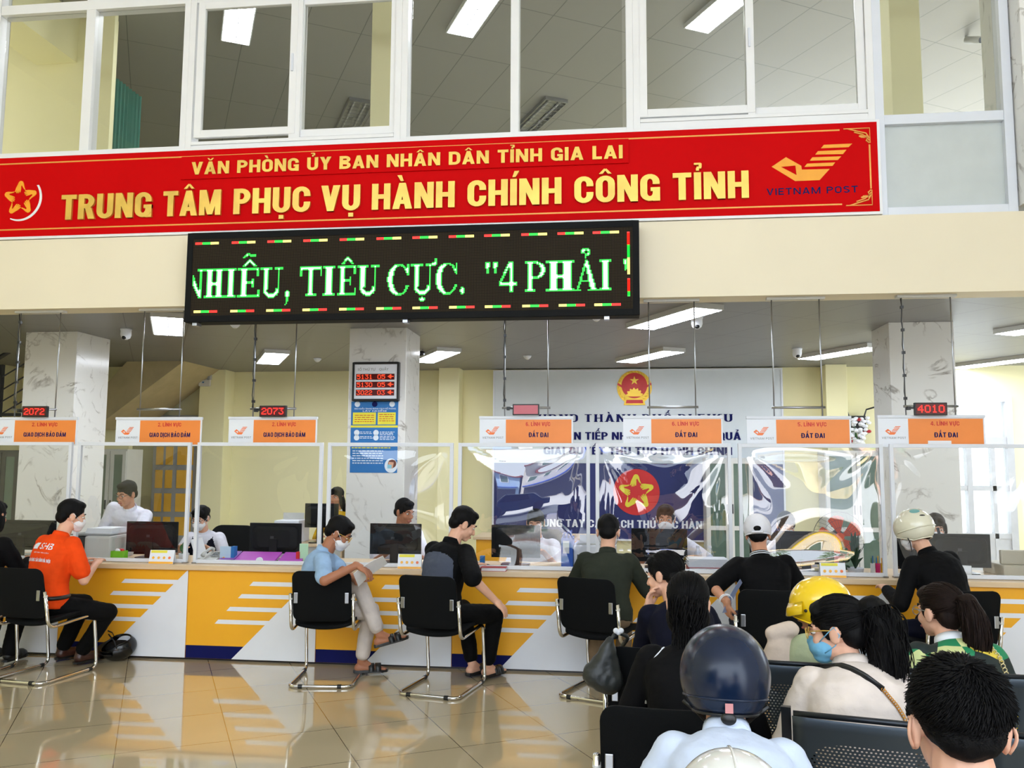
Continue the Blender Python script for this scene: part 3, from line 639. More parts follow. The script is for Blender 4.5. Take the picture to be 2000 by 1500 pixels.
# letters drawn lamp by lamp
def R_(a, b, c, d): return ('p', [(a,c),(b,c),(b,d),(a,d)])
def stem(a, b, s0=.12): return [R_(a, b, 0, 1), R_(a-s0, b+s0, 0, .08), R_(a-s0, b+s0, .92, 1)]
GL = {
 'I': stem(.26, .74, .24), 'H': stem(.08, .38)+stem(.62, .92)+[R_(.3, .7, .45, .56)],
 'N': [R_(.14, .23, 0, 1), R_(0, .36, 0, .08), ('p', [(.0,1),(.3,1),(.9,0),(.74,0)]), R_(.78, .87, 0, 1), R_(.66, 1, .92, 1)],
 'U': [R_(.1, .36, .25, 1), R_(-.02, .48, .92, 1), R_(.74, .84, .25, 1), R_(.6, 1, .92, 1), ('r', .47, .30, .37, .32, .47, .32, .20, .2, (0, 1, -1, .30))],
 'T': [R_(.37, .63, 0, 1), R_(0, 1, .91, 1), R_(0, .07, .70, 1), R_(.93, 1, .70, 1), R_(.24, .76, 0, .08)],
 'E': [R_(.14, .40, 0, 1), R_(0, .95, 0, .08), R_(0, .92, .92, 1), R_(.4, .7, .46, .55), R_(.62, .7, .35, .66), R_(.87, .96, 0, .28), R_(.84, .92, .74, 1)],
 'C': [('r', .5, .5, .5, .53, .57, .5, .30, .46, (0, .72, -1, 2)), ('r', .5, .5, .5, .53, .57, .5, .30, .46, (.72, 1, .68, 2)), ('r', .5, .5, .5, .53, .57, .5, .30, .46, (.72, 1, -1, .3)), R_(.87, .95, .66, 1)],
 'P': [R_(.12, .36, 0, 1), R_(0, .5, 0, .08), R_(0, .5, .92, 1), R_(.3, .55, .43, .51), ('r', .5, .715, .48, .29, .5, .715, .23, .21, (.48, 2, -1, 2))],
 'A': [('p', [(.07,0),(.16,0),(.52,.9),(.46,1)]), ('p', [(.42,1),(.58,1),(.96,0),(.68,0)]), R_(.22, .72, .29, .37), R_(-.04, .28, 0, .07), R_(.56, 1.04, 0, .07)],
 '4': [R_(.54, .80, 0, 1), R_(0, 1, .22, .34), ('p', [(0,.34),(.12,.34),(.62,.92),(.62,1),(.5,1)])],
 ',': [('r', .5, .1, .42, .12, .5, .1, 0, 0, (-1,2,-1,2)), ('p', [(.55,.1),(.9,.1),(.55,-.24),(.2,-.28)])],
 '.': [('r', .5, .1, .48, .12, .5, .1, 0, 0, (-1,2,-1,2))],
 '"': [('p', [(.02,1),(.42,1),(.30,.66),(.14,.66)]), ('p', [(.58,1),(.98,1),(.86,.66),(.70,.66)])],
 "'": [('p', [(.1,1),(.9,1),(.7,.66),(.3,.66)])] }
CIR = [('p', [(.18,1.07),(.34,1.07),(.56,1.22),(.56,1.30),(.46,1.30)]), ('p', [(.84,1.07),(.68,1.07),(.46,1.22),(.46,1.30),(.56,1.30)])]
TIL = [('p', [(.2,1.36),(.3,1.36),(.44,1.44),(.6,1.38),(.74,1.40),(.82,1.50),(.72,1.48),(.62,1.46),(.46,1.52),(.3,1.48)])]
HOOK = [R_(.36, .62, 1.30, 1.38), R_(.54, .68, 1.2, 1.34), R_(.42, .6, 1.16, 1.24), R_(.42, .52, 1.08, 1.18), R_(.3, .42, 1.24, 1.34)]
HORN = [R_(.86, 1.02, .92, 1.04), R_(.96, 1.1, .98, 1.2)]; DOT = [('r', .47, -.16, .14, .075, 0, 0, 0, 0, (-1,2,-1,2))]
GL['Ễ'] = GL['E']+CIR+TIL; GL['Ê'] = GL['E']+CIR; GL['Ự'] = GL['U']+HORN+DOT; GL['Ả'] = GL['A']+HOOK
def inside(sh, u, v):
    for s in sh:
        if s[0] == 'p':
            q = s[1]; n = len(q); ins = False; j = n-1
            for i in range(n):
                if (q[i][1] > v) != (q[j][1] > v) and u < (q[j][0]-q[i][0])*(v-q[i][1])/(q[j][1]-q[i][1])+q[i][0]: ins = not ins
                j = i
            if ins: return True
        else:
            _, ax, ay, aw, ah, bx, by, bw, bh, lim = s
            if not (lim[0] <= u <= lim[1] and lim[2] <= v <= lim[3]): continue
            if ((u-ax)/aw)**2+((v-ay)/ah)**2 <= 1 and (bw == 0 or ((u-bx)/bw)**2+((v-by)/bh)**2 > 1): return True
    return False
lit = set(); z_base = P(400, 583, LY).z; z_cap = P(400, 526, LY).z
c0 = lx0+.06; r0 = zb_+.055; ncol = int((lx1-lx0-.12)/PITCH_); nrow = int((zt_-zb_-.11)/PITCH_)
for ch, a, b in (('N',362,398),('H',399,437),('I',438,462),('Ễ',464,508),('U',509,553),(',',555,567),('T',586,627),('I',629,655),('Ê',658,697),('U',698,741),('C',756,800),('Ự',803,849),('C',850,895),('.',898,908),('"',946,973),('4',975,1010),('P',1026,1066),('H',1068,1120),('Ả',1122,1168),('I',1170,1195),("'",1217,1227)):
    X_0, X_1 = P(a, 555, LY).x, P(b, 555, LY).x
    for i in range(ncol):
        x = c0+(i+.5)*PITCH_
        if x < X_0-.02 or x > X_1+.02: continue
        for j in range(nrow):
            z = r0+(j+.5)*PITCH_; v = (z-z_base)/(z_cap-z_base)
            if inside(GL[ch], (x-X_0)/(X_1-X_0), v): lit.add((i, j))
core, edge = MB(), MB(); h = PITCH_*.47
def lamp_dot(mb, i, j):
    x = c0+(i+.5)*PITCH_; z = r0+(j+.5)*PITCH_
    mb.add([(x-h,LY+.0025,z-h),(x+h,LY+.0025,z-h),(x+h,LY+.0025,z+h),(x-h,LY+.0025,z+h)], [(0,1,2,3)])
for (i, j) in lit:
    inner = all((i+a, j+b) in lit for a, b in ((1,0),(-1,0),(0,1),(0,-1)))
    lamp_dot(core if inner else edge, i, j)
core.m = [0]*len(core.f); n = len(core.v)
for f in edge.f: core.f.append(tuple(k+n for k in f)); core.m.append(1)
core.v += edge.v; core.build('lettering', [M['led'], M['ledg']], ld, label='green scrolling letters')
mb = MB()
def seg(i0, i1, j, mi):
    for i in range(i0, i1):
        for jj in (j, j+1):
            if 0 <= i < ncol:
                x = c0+(i+.5)*PITCH_; z = r0+(jj+.5)*PITCH_; k = PITCH_*.46
                mb.add([(x-k,LY+.0025,z-k),(x+k,LY+.0025,z-k),(x+k,LY+.0025,z+k),(x-k,LY+.0025,z+k)], [(0,1,2,3)], None, mi)
for px_, wpx in [(382+70.7*k, 53) for k in range(12)]:
    i0 = int((P(px_, 470, LY).x-c0)/PITCH_); wd = int(wpx*.0041/PITCH_)
    seg(i0, i0+wd//3, nrow-4, 0); seg(i0+wd//3, i0+2*wd//3, nrow-4, 1); seg(i0+2*wd//3, i0+wd, nrow-4, 2)
    seg(i0+1, i0+1+wd//3, 2, 2); seg(i0+1+wd//3, i0+1+2*wd//3, 2, 1); seg(i0+1+2*wd//3, i0+1+wd, 2, 0)
for j in range(nrow-5, 8, -1):
    k = (nrow-5-j) % 36; mi = 0 if k < 10 else 1 if k < 20 else 2
    if k < 32:
        for i in (ncol-3, ncol-2): seg(i, i+1, j, mi)
mb.build('border_lamps', [M['ledr'], M['ledg'], M['ledy']], ld, label='red, green and yellow running border')
mb = MB()
for px_ in (378, 790, 1185):
    x = P(px_, 620, LY).x; MB().box(x-.02, x+.02, LY+.02, LY+.10, zb_-.028, zb_).build('bracket', M['steel'], ld)
# ------------------------------------------------------------------ small dot-matrix digits
DIG = {'0':'01110 10001 10001 10001 10001 10001 01110','1':'00100 01100 00100 00100 00100 00100 01110','2':'01110 10001 00001 00110 01000 10000 11111','3':'11111 00010 00100 00010 00001 10001 01110',
 '4':'00010 00110 01010 10010 11111 00010 00010','5':'11111 10000 11110 00001 00001 10001 01110','7':'11111 00001 00010 00100 01000 01000 01000','8':'01110 10001 10001 01110 10001 10001 01110','<':'00100 01100 11111 01100 00100 00000 00000',' ':'00000 00000 00000 00000 00000 00000 00000','9':'01110 10001 10001 01111 00001 00010 01100','6':'00110 01000 10000 11110 10001 10001 01110'}
def digits(mb, s, x0, x1, z0, z1, y, fat=.62):
    n = len(s)*6-1; pw = (x1-x0)/n; ph = (z1-z0)/7
    for k, ch in enumerate(s):
        for r, row in enumerate(DIG[ch].split()):
            for c, bit in enumerate(row):
                if bit == '1':
                    x = x0+(k*6+c+.5)*pw; z = z1-(r+.5)*ph
                    mb.box(x-pw*fat, x+pw*fat, y-.002, y, z-ph*fat, z+ph*fat)
redpanel = mat('dark red lens', (90,10,12), .3); pinklens = mat('unlit pink lens', (196,96,104), .2)
def number_display(x0, x1, y0, y1, s, label, nub=1):
    Y = 6.80; a, b = P(x0, y1, Y), P(x1, y0, Y)
    t = thing('number_display', label, 'display', ((a.x+b.x)/2, Y, a.z), group='counter number displays')
    MB().box(a.x, b.x, Y, Y+.03, a.z, b.z).build('case', M['black'], t, bevel=.004)
    m_ = .010
    MB().box(a.x+m_, b.x-m_, Y-.002, Y, a.z+m_, b.z-m_).build('lens', redpanel if s else pinklens, t)
    if s:
        mb = MB(); digits(mb, s, a.x+.022, b.x-.022, a.z+.02, b.z-.02, Y-.002, .50); mb.build('lettering', M['ledr'], t, label='lit red digits')
    mb = MB(); mb.box(a.x-.045, a.x, Y+.01, Y+.025, a.z+.05, a.z+.062); mb.box(a.x-.05, a.x-.025, Y+.005, Y+.04, a.z+.042, a.z+.07); mb.build('clip', M['black'], t)
    return t
# ------------------------------------------------------------------ hanging counter signs
def hanging_sign(x0, x1, yt, head, line, label, cable=False, note=False):
    Y = 6.85; a, b = P(x0, yt, Y), P(x1, yt, Y); w = b.x-a.x; zt = a.z; zb = zt-.248
    t = thing('hanging_sign', label, 'sign', ((a.x+b.x)/2, Y, zb), group='hanging counter signs')
    MB().box(a.x, b.x, Y-.004, Y+.004, zb, zt-.02).build('board', M['deskwhite'], t)
    MB().box(a.x-.004, b.x+.004, Y-.012, Y+.012, zt-.022, zt).build('header_rail', M['alu'], t, bevel=.002)
    ox = a.x+w*.285
    MB().box(ox, b.x-.012, Y-.0055, Y-.0042, zb+.012, zt-.028).build('orange_panel', M['orange'], t)
    f = Y-.0058
    heavy(MB(), head, ox+.165, b.x-.185, zt-.081, zt-.049, f, .0008, .17, .16, .12, .3).build('lettering', M['redtext'], t, label='red heading')
    k = .09 if len(line) > 8 else .19
    heavy(MB(), line, ox+k, b.x-k-.01, zt-.172, zt-.134, f, .0008, .19, .18, .09, .26).build('lettering', M['navy'], t, label='navy line')
    mb = MB(); quads(mb, POST, a.x+.05, zt-.15, w*.15, .075, Y-.0044, .0008); mb.build('post_emblem', M['orangelogo'], t)
    heavy(MB(), 'VIETNAM POST', a.x+.025, ox-.02, zt-.185, zt-.168, Y-.0044, .0006, .12, .16, .16, .40).build('lettering', M['grey'], t, label='small grey wordmark')
    if note: MB().box(ox+.14, b.x-.25, Y-.0075, Y-.006, zb-.002, zb+.05).build('paper_strip', M['paper'], t)
    r1, r2 = a.x+w*.27, a.x+w*.735; zc = zt+.068
    for r in (r1, r2): MB().tube([(r, Y, zt-.01), (r, Y, 2.93)], .0055, 8).build('hanger_rod', M['steel'], t, smooth=True)
    MB().tube([(r1-.02, Y-.01, zc), (r2+.02, Y-.01, zc)], .010, 8).build('crossbar', M['steel'], t, smooth=True)
    MB().box(r1-.04, r2+.04, Y-.03, Y+.03, 2.925, 2.945).build('mounting_plate', M['lgrey'], t)
    if cable:
        pts = [(r1-.006+.004*math.sin(k*2.1), Y-.008, zt+.06+(2.92-zt-.06)*k/14) for k in range(15)]
        MB().tube(pts, .004, 6).build('cable', M['black'], t, smooth=True)
        for k in range(5):
            z = zt+.12+k*.18; MB().box(r1-.011, r1+.011, Y-.013, Y+.011, z, z+.022).build('cable_tie', M['black'], t)
    return t
hanging_sign(-17, 152, 815, '2. LĨNH VỰC', 'GIAO DỊCH BẢO ĐẢM', 'hanging sign 2. LĨNH VỰC cut by the left edge, under the 2072 display', True)
hanging_sign(228, 395, 815, '2. LĨNH VỰC', 'GIAO DỊCH BẢO ĐẢM', 'hanging sign reading 2. LĨNH VỰC without a display, above the standing man')
hanging_sign(448, 620, 814, '2. LĨNH VỰC', 'GIAO DỊCH BẢO ĐẢM', 'hanging sign reading 2. LĨNH VỰC under the 2073 display', True)
hanging_sign(937, 1119, 813, '6. LĨNH VỰC', 'ĐẤT ĐAI', 'hanging sign reading ĐẤT ĐAI under the unlit pink display', True)
hanging_sign(1217, 1411, 812, '6. LĨNH VỰC', 'ĐẤT ĐAI', 'hanging sign reading ĐẤT ĐAI below the national emblem')
hanging_sign(1458, 1661, 813, '5. LĨNH VỰC', 'ĐẤT ĐAI', 'hanging sign reading 5. LĨNH VỰC ĐẤT ĐAI')
hanging_sign(1714, 1922, 811, '4. LĨNH VỰC', 'ĐẤT ĐAI', 'hanging sign reading 4. LĨNH VỰC ĐẤT ĐAI under the 4010 display', True, True)
number_display(42, 92, 793, 814.5, '2072', 'small black display with red 2072 at the far left')
number_display(506, 559, 792, 814, '2073', 'small black display with red 2073')
number_display(1001, 1053, 789, 811, None, 'small black display with a pink blank window')
number_display(1787, 1850, 786, 811, '4010', 'small black display with red 4010 on the right')
# ------------------------------------------------------------------ queue board and poster on the middle column
CY = 8.63
a, b = P(687, 783, CY-.05), P(780, 707, CY-.05)
qb = thing('queue_board', 'framed queue board with three red number rows on the marble column', 'display', ((a.x+b.x)/2, CY-.03, a.z))
mb = MB(); frame_rect(mb, a.x, b.x, a.z, b.z, .022, CY-.055, CY-.001); mb.build('frame', M['black'], qb, bevel=.004)
MB().box(a.x+.02, b.x-.02, CY-.045, CY-.002, a.z+.02, b.z-.02).build('face_plate', M['deskwhite'], qb)
w_, h_ = b.x-a.x, b.z-a.z
MB().text('SỐ THỨ TỰ', a.x+w_*.11, a.x+w_*.49, b.z-h_*.215, b.z-h_*.155, CY-.045, .001, .01).text('QUẦY', a.x+w_*.57, a.x+w_*.77, b.z-h_*.215, b.z-h_*.155, CY-.045, .001, .01).build('lettering', M['grey'], qb, label='grey heading')
mb = MB()
for k, (s1, s2) in enumerate((('5131', '05'), ('5130', '05'), ('3022', '03'))):
    z1 = b.z-h_*(.30+.205*k); z0 = z1-h_*.155
    MB().box(a.x+w_*.08, a.x+w_*.90, CY-.047, CY-.045, z0, z1).build('number_row', redpanel, qb)
    digits(mb, s1, a.x+w_*.10, a.x+w_*.43, z0+.008, z1-.008, CY-.047, .5); digits(mb, s2, a.x+w_*.54, a.x+w_*.70, z0+.008, z1-.008, CY-.047, .5)
    digits(mb, '<', a.x+w_*.76, a.x+w_*.88, z0-.004, z1-.008, CY-.047, .55)
mb.build('lettering', glow('led orange red', (255,70,30), 1.5), qb, label='lit red numbers and arrows')
a, b = P(683, 923, CY-.004), P(778, 784, CY-.004)
ps = thing('poster', 'blue health poster on face masks below the queue board', 'poster', ((a.x+b.x)/2, CY, a.z))
w_, h_ = b.x-a.x, b.z-a.z; f = CY-.0045
MB().box(a.x, b.x, CY-.004, CY-.0005, a.z, b.z).build('sheet', M['blue'], ps)
def pr(u0, u1, v0, v1, m, nm='panel', dz=.0006): return MB().box(a.x+w_*u0, a.x+w_*u1, f-dz, f, b.z-h_*v1, b.z-h_*v0).build(nm, m, ps)
pr(.04, .53, .155, .325, M['yprint']); pr(.57, .95, .155, .325, M['yprint']); pr(0, 1, .338, .368, M['yprint'], 'band')
lt = mat('pale print', (226,236,246), .5); rd = M['redtext']
MB().text('ĐEO KHẨU TRANG ĐÚNG CÁCH ĐỂ PHÒNG', a.x+w_*.07, a.x+w_*.95, b.z-h_*.112, b.z-h_*.092, f, .0006, .01).text('LÂY NHIỄM', a.x+w_*.25, a.x+w_*.75, b.z-h_*.145, b.z-h_*.125, f, .0006, .01).build('lettering', lt, ps, label='pale heading')
mb = MB()
for u, v, m_ in ((.13, .038, 0), (.5, .038, 1), (.87, .038, 0)): mb.prism(circ(.03, 18, a.x+w_*u, b.z-h_*v), -f, -f+.0006, FACE, m_)
for u, v in ((.13, .44), (.54, .44), (.13, .51), (.54, .51)): mb.prism(circ(.03, 18, a.x+w_*u, b.z-h_*v), -f, -f+.0006, FACE, 0)
mb.build('badge', [lt, M['navy']], ps)
mb = MB()
def bars(u0, u1, v, n, gap, mi, hgt=.009):
    for k in range(n):
        uu = u0; vv = v+k*gap
        while uu < u1-.02:
            L_ = random.uniform(.03, .09); e_ = min(uu+L_, u1); mb.box(a.x+w_*uu, a.x+w_*e_, f-.0006, f, b.z-h_*(vv+hgt), b.z-h_*vv, None, mi); uu = e_+.015
bars(.2, .47, .425, 2, .022, 0); bars(.62, .93, .425, 3, .02, 0); bars(.2, .47, .49, 2, .022, 0); bars(.62, .95, .49, 3, .02, 0)
bars(.03, .85, .645, 1, .03, 2, .014); bars(.05, .70, .69, 6, .034, 0, .012)
for p_ in ps.children: pass
bars_m = mb
mb.build('lettering', [lt, M['redtext'], M['yprint']], ps, label='rows of small print')
mb = MB(); f -= .0007; bars(.08, .49, .19, 4, .03, 0); bars(.6, .92, .18, 4, .03, 0); mb.build('lettering', [rd], ps, label='red print on yellow'); f += .0007
mb = MB(); cx, cz = a.x+w_*.87, b.z-h_*.90
mb.prism([(cx+.06*math.cos(t)*1.15, cz+.075*math.sin(t)) for t in [2*PI*k/24 for k in range(24)]], -f, -f+.0006, FACE, 0)
mb.prism(circ(.045, 18, cx+.012, cz+.02), -f, -f+.0012, FACE, 1); mb.prism([(cx-.03,cz-.03),(cx+.02,cz-.03),(cx+.03,cz+.035),(cx-.025,cz+.04)], -f, -f+.0018, FACE, 2)
mb.prism([(cx-.038,cz-.03),(cx+.008,cz-.028),(cx+.008,cz+.008),(cx-.038,cz+.012)], -f, -f+.0024, FACE, 3)
mb.build('portrait', [lt, mat('brown hair print', (110,60,50), .6), mat('skin print', (224,170,140), .6), mat('mask print', (140,200,220), .6)], ps, label='printed woman wearing a mask')
# ------------------------------------------------------------------ backdrop board with the national emblem
BB = 12.5
g0, g1 = P(966, 723, BB), P(1525, 723, BB); zn = P(1240, 905, BB).z; zb2 = P(1240, 1054, BB).z
bd = thing('backdrop_board', 'large grey and navy backdrop board on the back wall', 'board', ((g0.x+g1.x)/2, BB, zb2))
MB().box(g0.x, g1.x, BB, BB+.08, zn, min(g0.z, CEIL-.02)).build('upper_panel', M['greyboard'], bd)
MB().box(g0.x, g1.x, BB, BB+.08, zb2, zn-.002).build('lower_panel', M['navyboard'], bd, label='navy lower panel')
mb = MB(); frame_rect(mb, g0.x-.02, g1.x+.02, zb2-.02, min(g0.z, CEIL-.02)+.0, .025, BB-.012, BB+.0); mb.build('edging', M['alu'], bd)
f = BB-.001
def bl(s, x0, x1, y0, y1, m, bold, lb): heavy(MB(), s, P(x0, y1, BB).x, P(x1, y1, BB).x, P(1240, y1, BB).z, P(1240, y0, BB).z, f, .006, .2 if bold > .013 else .19, .15 if bold > .013 else .09, .08, .3, serif=bold < .013).build('lettering', m, bd, label=lb)
bl('UBND THÀNH PHỐ PLEIKU', 1052, 1434, 809, 824, M['navy'], .012, 'first navy line')
bl('BỘ PHẬN TIẾP NHẬN VÀ TRẢ KẾT QUẢ', 1042, 1447, 844, 859, M['navy'], .022, 'second navy line')
bl('GIẢI QUYẾT THỦ TỤC HÀNH CHÍNH', 1062, 1430, 873, 888, M['navy'], .022, 'third navy line')
bl('CHUNG TAY CẢI CÁCH THỦ TỤC HÀNH CHÍNH', 1036, 1450, 1016, 1031, M['deskwhite'], .016, 'white slogan')
c = P(1243, 961, BB); R = .335
mb = MB(); mb.prism(circ(R, 40, c.x, c.z), -f, -f+.004, FACE, 0); hand_star(mb, c.x, c.z, R*.78, f-.004, .004, 1); mb.build('hands_emblem', [M['emblemred'], mat('yellow hands', (226,214,60), .5)], bd, label='red disc with five yellow hands')
c = P(1239, 757, BB); R = .255
mb = MB(); mb.prism(circ(R, 40, c.x, c.z), -f, -f+.006, FACE, 0); mb.prism(circ(R*.74, 40, c.x, c.z+.03), -f+.006, -f+.010, FACE, 1)
for k in range(26):
    a_ = PI*(-.35+1.7*k/25)
    if abs(a_-PI/2) < .0: continue
    mb.ell((c.x+R*.88*math.cos(a_), f-.010, c.z+R*.88*math.sin(a_)+.012), (.026,.006,.012), Matrix.Rotation(-a_-.9, 3, 'Y'), seg=8, rings=6, mi=0)
mb.prism(star_poly(c.x, c.z+R*.40, R*.27), -f+.010, -f+.016, FACE, 0)
gear = [(c.x+R*(.42 if k%4<2 else .50)*math.cos(PI*k/28), c.z-R*.52+R*(.42 if k%4<2 else .50)*math.sin(PI*k/28)) for k in range(29)]
mb.prism(gear, -f+.010, -f+.015, FACE, 0)
mb.prism([(c.x-R*.62,c.z-R*1.02),(c.x+R*.62,c.z-R*1.02),(c.x+R*.55,c.z-R*.72),(c.x+R*.2,c.z-R*.66),(c.x-R*.2,c.z-R*.66),(c.x-R*.55,c.z-R*.72)], -f, -f+.017, FACE, 0)
mb.prism([(c.x-R*.5,c.z-R*.92),(c.x+R*.5,c.z-R*.92),(c.x+R*.46,c.z-R*.72),(c.x-R*.46,c.z-R*.72)], -f+.017, -f+.02, FACE, 1)
for sx in (-1, 1): mb.prism([(c.x+sx*R*.95,c.z+R*.28),(c.x+sx*R*.5,c.z-R*.02),(c.x+sx*R*.5,c.z-R*.14),(c.x+sx*R*.98,c.z+R*.16)][::(1 if sx < 0 else -1)], -f+.006, -f+.017, FACE, 1)
mb.build('national_emblem', [M['emblemgold'], M['emblemred']], bd, label='round gold and red national emblem')
# ------------------------------------------------------------------ counter desks
EDG = [-6.87, -5.74, -4.611, -3.483, -2.384, -1.276, -.214, .912, 2.038, 3.164, 4.29]
WHO = ['cut by the left edge', 'at the far left', 'under the man in orange', 'left of the man with papers', 'behind the man with papers', 'behind the black and grey jacket', 'behind the dark green jacket',
       'behind the man in the white cap', 'behind the rider in the white helmet', 'at the far right']
for i in range(1, 10):
    a, b = EDG[i], EDG[i+1]; W_ = b-a
    t = thing('counter_desk', 'yellow striped counter desk with a white triangle, '+WHO[i-1], 'desk', ((a+b)/2, 6.68, 0), group='counter desk units')
    MB().box(a+.002, b-.002, 6.70, 7.32, .02, .722).build('body', M['deskwhite'], t)
    MB().box(a+.0015, b-.0015, 6.66, 6.70, .018, .722).build('front_panel', M['deskyellow'], t, bevel=.0015)
    MB().box(a+.002, b-.002, 6.6592, 6.6599, .019, .120).build('kick_panel', M['navy'], t, label='navy strip at the foot')
    mb = MB(); mb.prism([(b-.003, .019), (b-.003, .716), (b-.012, .716), (b-.64*W_, .019)], -6.6592, -6.6584, FACE)
    for k, (z, u) in enumerate(((.622,.48),(.521,.395),(.417,.308),(.313,.22))):
        hx = b-.64*W_*(.72-z)/.70
        mb.prism([(a+u*W_, z-.017), (hx+.03, z-.017), (hx+.03, z+.017), (a+(u+.028)*W_, z+.017)], -6.6592, -6.6586, FACE)
    mb.build('stripe_print', M['deskwhite'], t, label='white stripes running into a triangle')
    MB().box(a, b, 6.69, 7.30, 0, .018).build('plinth', M['black'], t)
mb = MB(); mb.box(-6.5, 4.6, 6.625, 7.36, .724, .764)
tag(mb.build('worktop', M['wood'], bevel=.004), 'continuous pale wood worktop along the counter', 'worktop')
# ------------------------------------------------------------------ partition bays with clear plastic sheets
BAYS = [(-5.70,-4.640),(-4.582,-3.557),(-3.497,-2.400),(-2.356,-1.300),(-1.258,-.193),(-.148,.908),(.962,2.045),(2.093,3.18),(3.23,4.3)]
BL = ['at the left edge over the first monitor', 'in front of the standing man in the white shirt', 'in front of the purple folders', 'before the marble column with the poster', 'mirroring the street, left of the man in dark green',
      'before the red emblem disc', 'behind the man in the white cap', 'behind the rider in the white helmet', 'beyond the right edge']
def sheet_mesh(x0, x1, z0, z1, y, sd):
    nu, nv = 54, 54; mb = MB(); vs = []; fs = []
    rnd = random.Random(sd); A = rnd.uniform(.018, .034)*rnd.choice((-1, 1)); ph = rnd.uniform(0, 6)
    for j in range(nv+1):
        for i in range(nu+1):
            u, v = i/nu, j/nv
            win = min(1, 9*u)*min(1, 9*(1-u))*min(1, 9*(1-v))*min(1, 6*v)
            d = A*(math.sin(PI*u)**.9)*(math.sin(PI*min(1, v*1.02))**.9)*(1+.45*noise.noise(Vector((u*1.7+sd, v*1.4, sd*1.3))))
            d += .006*noise.noise(Vector((u*2.4+sd*2, v*1.7+5, 1.7)))
            for cx, cz, s_ in ((0, 1, 1), (1, 1, 1)):
                r = math.hypot(u-cx, v-cz)+1e-3; th = math.atan2(abs(v-cz), abs(u-cx))
                d += s_*.0030*math.sin(th*11+ph+noise.noise(Vector((u*2+sd, v*2, 9)))*1.6)*math.exp(-(r-.22)**2/.05)*max(0, noise.noise(Vector((th*2.1, sd*4.1, 2.2)))*2+.35)
            vs.append((x0+(x1-x0)*u, y+d*win, z0+(z1-z0)*v))
    for j in range(nv):
        for i in range(nu): k = j*(nu+1)+i; fs.append((k, k+1, k+nu+2, k+nu+1))
    mb.add(vs, fs); return mb
for i, (a, b) in enumerate(BAYS):
    t = thing('counter_screen', 'white framed clear plastic counter screen, '+BL[i], 'screen', ((a+b)/2, 6.76, .764), group='counter screen bays')
    for x in (a, b-.028): MB().box(x, x+.028, 6.745, 6.775, .764, 1.773).build('stile', M['alu'], t, bevel=.002)
    MB().box(a+.028, b-.028, 6.745, 6.775, 1.743, 1.773).build('top_rail', M['alu'], t, bevel=.002)
    MB().box(a+.028, b-.028, 6.745, 6.775, .768, .797).build('bottom_rail', M['alu'], t, bevel=.002)
    for x in (a-.004, b-.032): MB().box(x, x+.036, 6.735, 6.785, .7641, .775).build('foot_plate', M['steel'], t)
    sheet_mesh(a+.02, b-.02, .785, 1.752, 6.752, i+3.0).build('plastic_sheet', M['sheet_boosted'] if i in (4, 5, 6) else M['sheet'], t, smooth=True)
# ------------------------------------------------------------------ things on the counter
TZ = .7645
MONM = mat('matt black monitor shell', (16,18,22), .6, var=.08, spec=.2)
def monitor(x0, x1, yt, yb, Y, label, tz=TZ, yaw=0):
    a, b = P(x0, yt, Y), P(x1, yb, Y); w = b.x-a.x; cx = (a.x+b.x)/2; h = a.z-max(b.z, tz+.05); h = max(h, .26)
    t = thing('monitor', label, 'monitor', (cx, Y, tz), yaw, 'counter monitors seen from behind'); zc = a.z-h/2-tz
    MB().box(-w/2, w/2, 0, .018, zc-h/2, zc+h/2).build('screen_panel', MONM, t, local=True, bevel=.004)
    mb = MB(); mb.loft([[Vector((x*k, -d, zc+z*k)) for x, z in rrect(w*.9, h*.8, .05)] for k, d in ((1, 0), (.95, .018), (.7, .032))]); mb.build('back_cover', MONM, t, local=True, smooth=False)
    MB().box(-.035, .035, -.045, -.02, 0.012, zc).build('stand_neck', MONM, t, local=True, bevel=.004)
    MB().prism(rrect(.24, .17, .04), 0, .012, Matrix.Translation((0, .0, 0))).build('stand_base', M['blackgloss'], t, local=True)
    MB().box(-.03, .0, -.0345, -.032, zc-.01, zc+.02).build('rating_plate', M['dark'], t, local=True)
    return t
monitor(-12, 105, 1015, 1085, 7.08, 'black monitor back at the left edge of the counter')
monitor(248, 345, 1018, 1080, 7.08, 'black monitor back beside the white desk printer')
monitor(488, 587, 1021, 1082, 7.08, 'black monitor back above the purple folders')
monitor(723, 822, 1022, 1080, 7.08, 'black monitor back below the blue poster')
monitor(960, 1055, 1025, 1090, 7.08, 'black monitor back beside the red folder')
monitor(1233, 1343, 1032, 1100, 7.08, 'black monitor back in front of the masked man')
monitor(1515, 1630, 1037, 1100, 7.08, 'black monitor back left of the orange fan')
monitor(1815, 1937, 1042, 1110, 7.08, 'black monitor back behind the white helmet')
def onp(px, py, Y): q = P(px, py, Y); return q.x, q.z
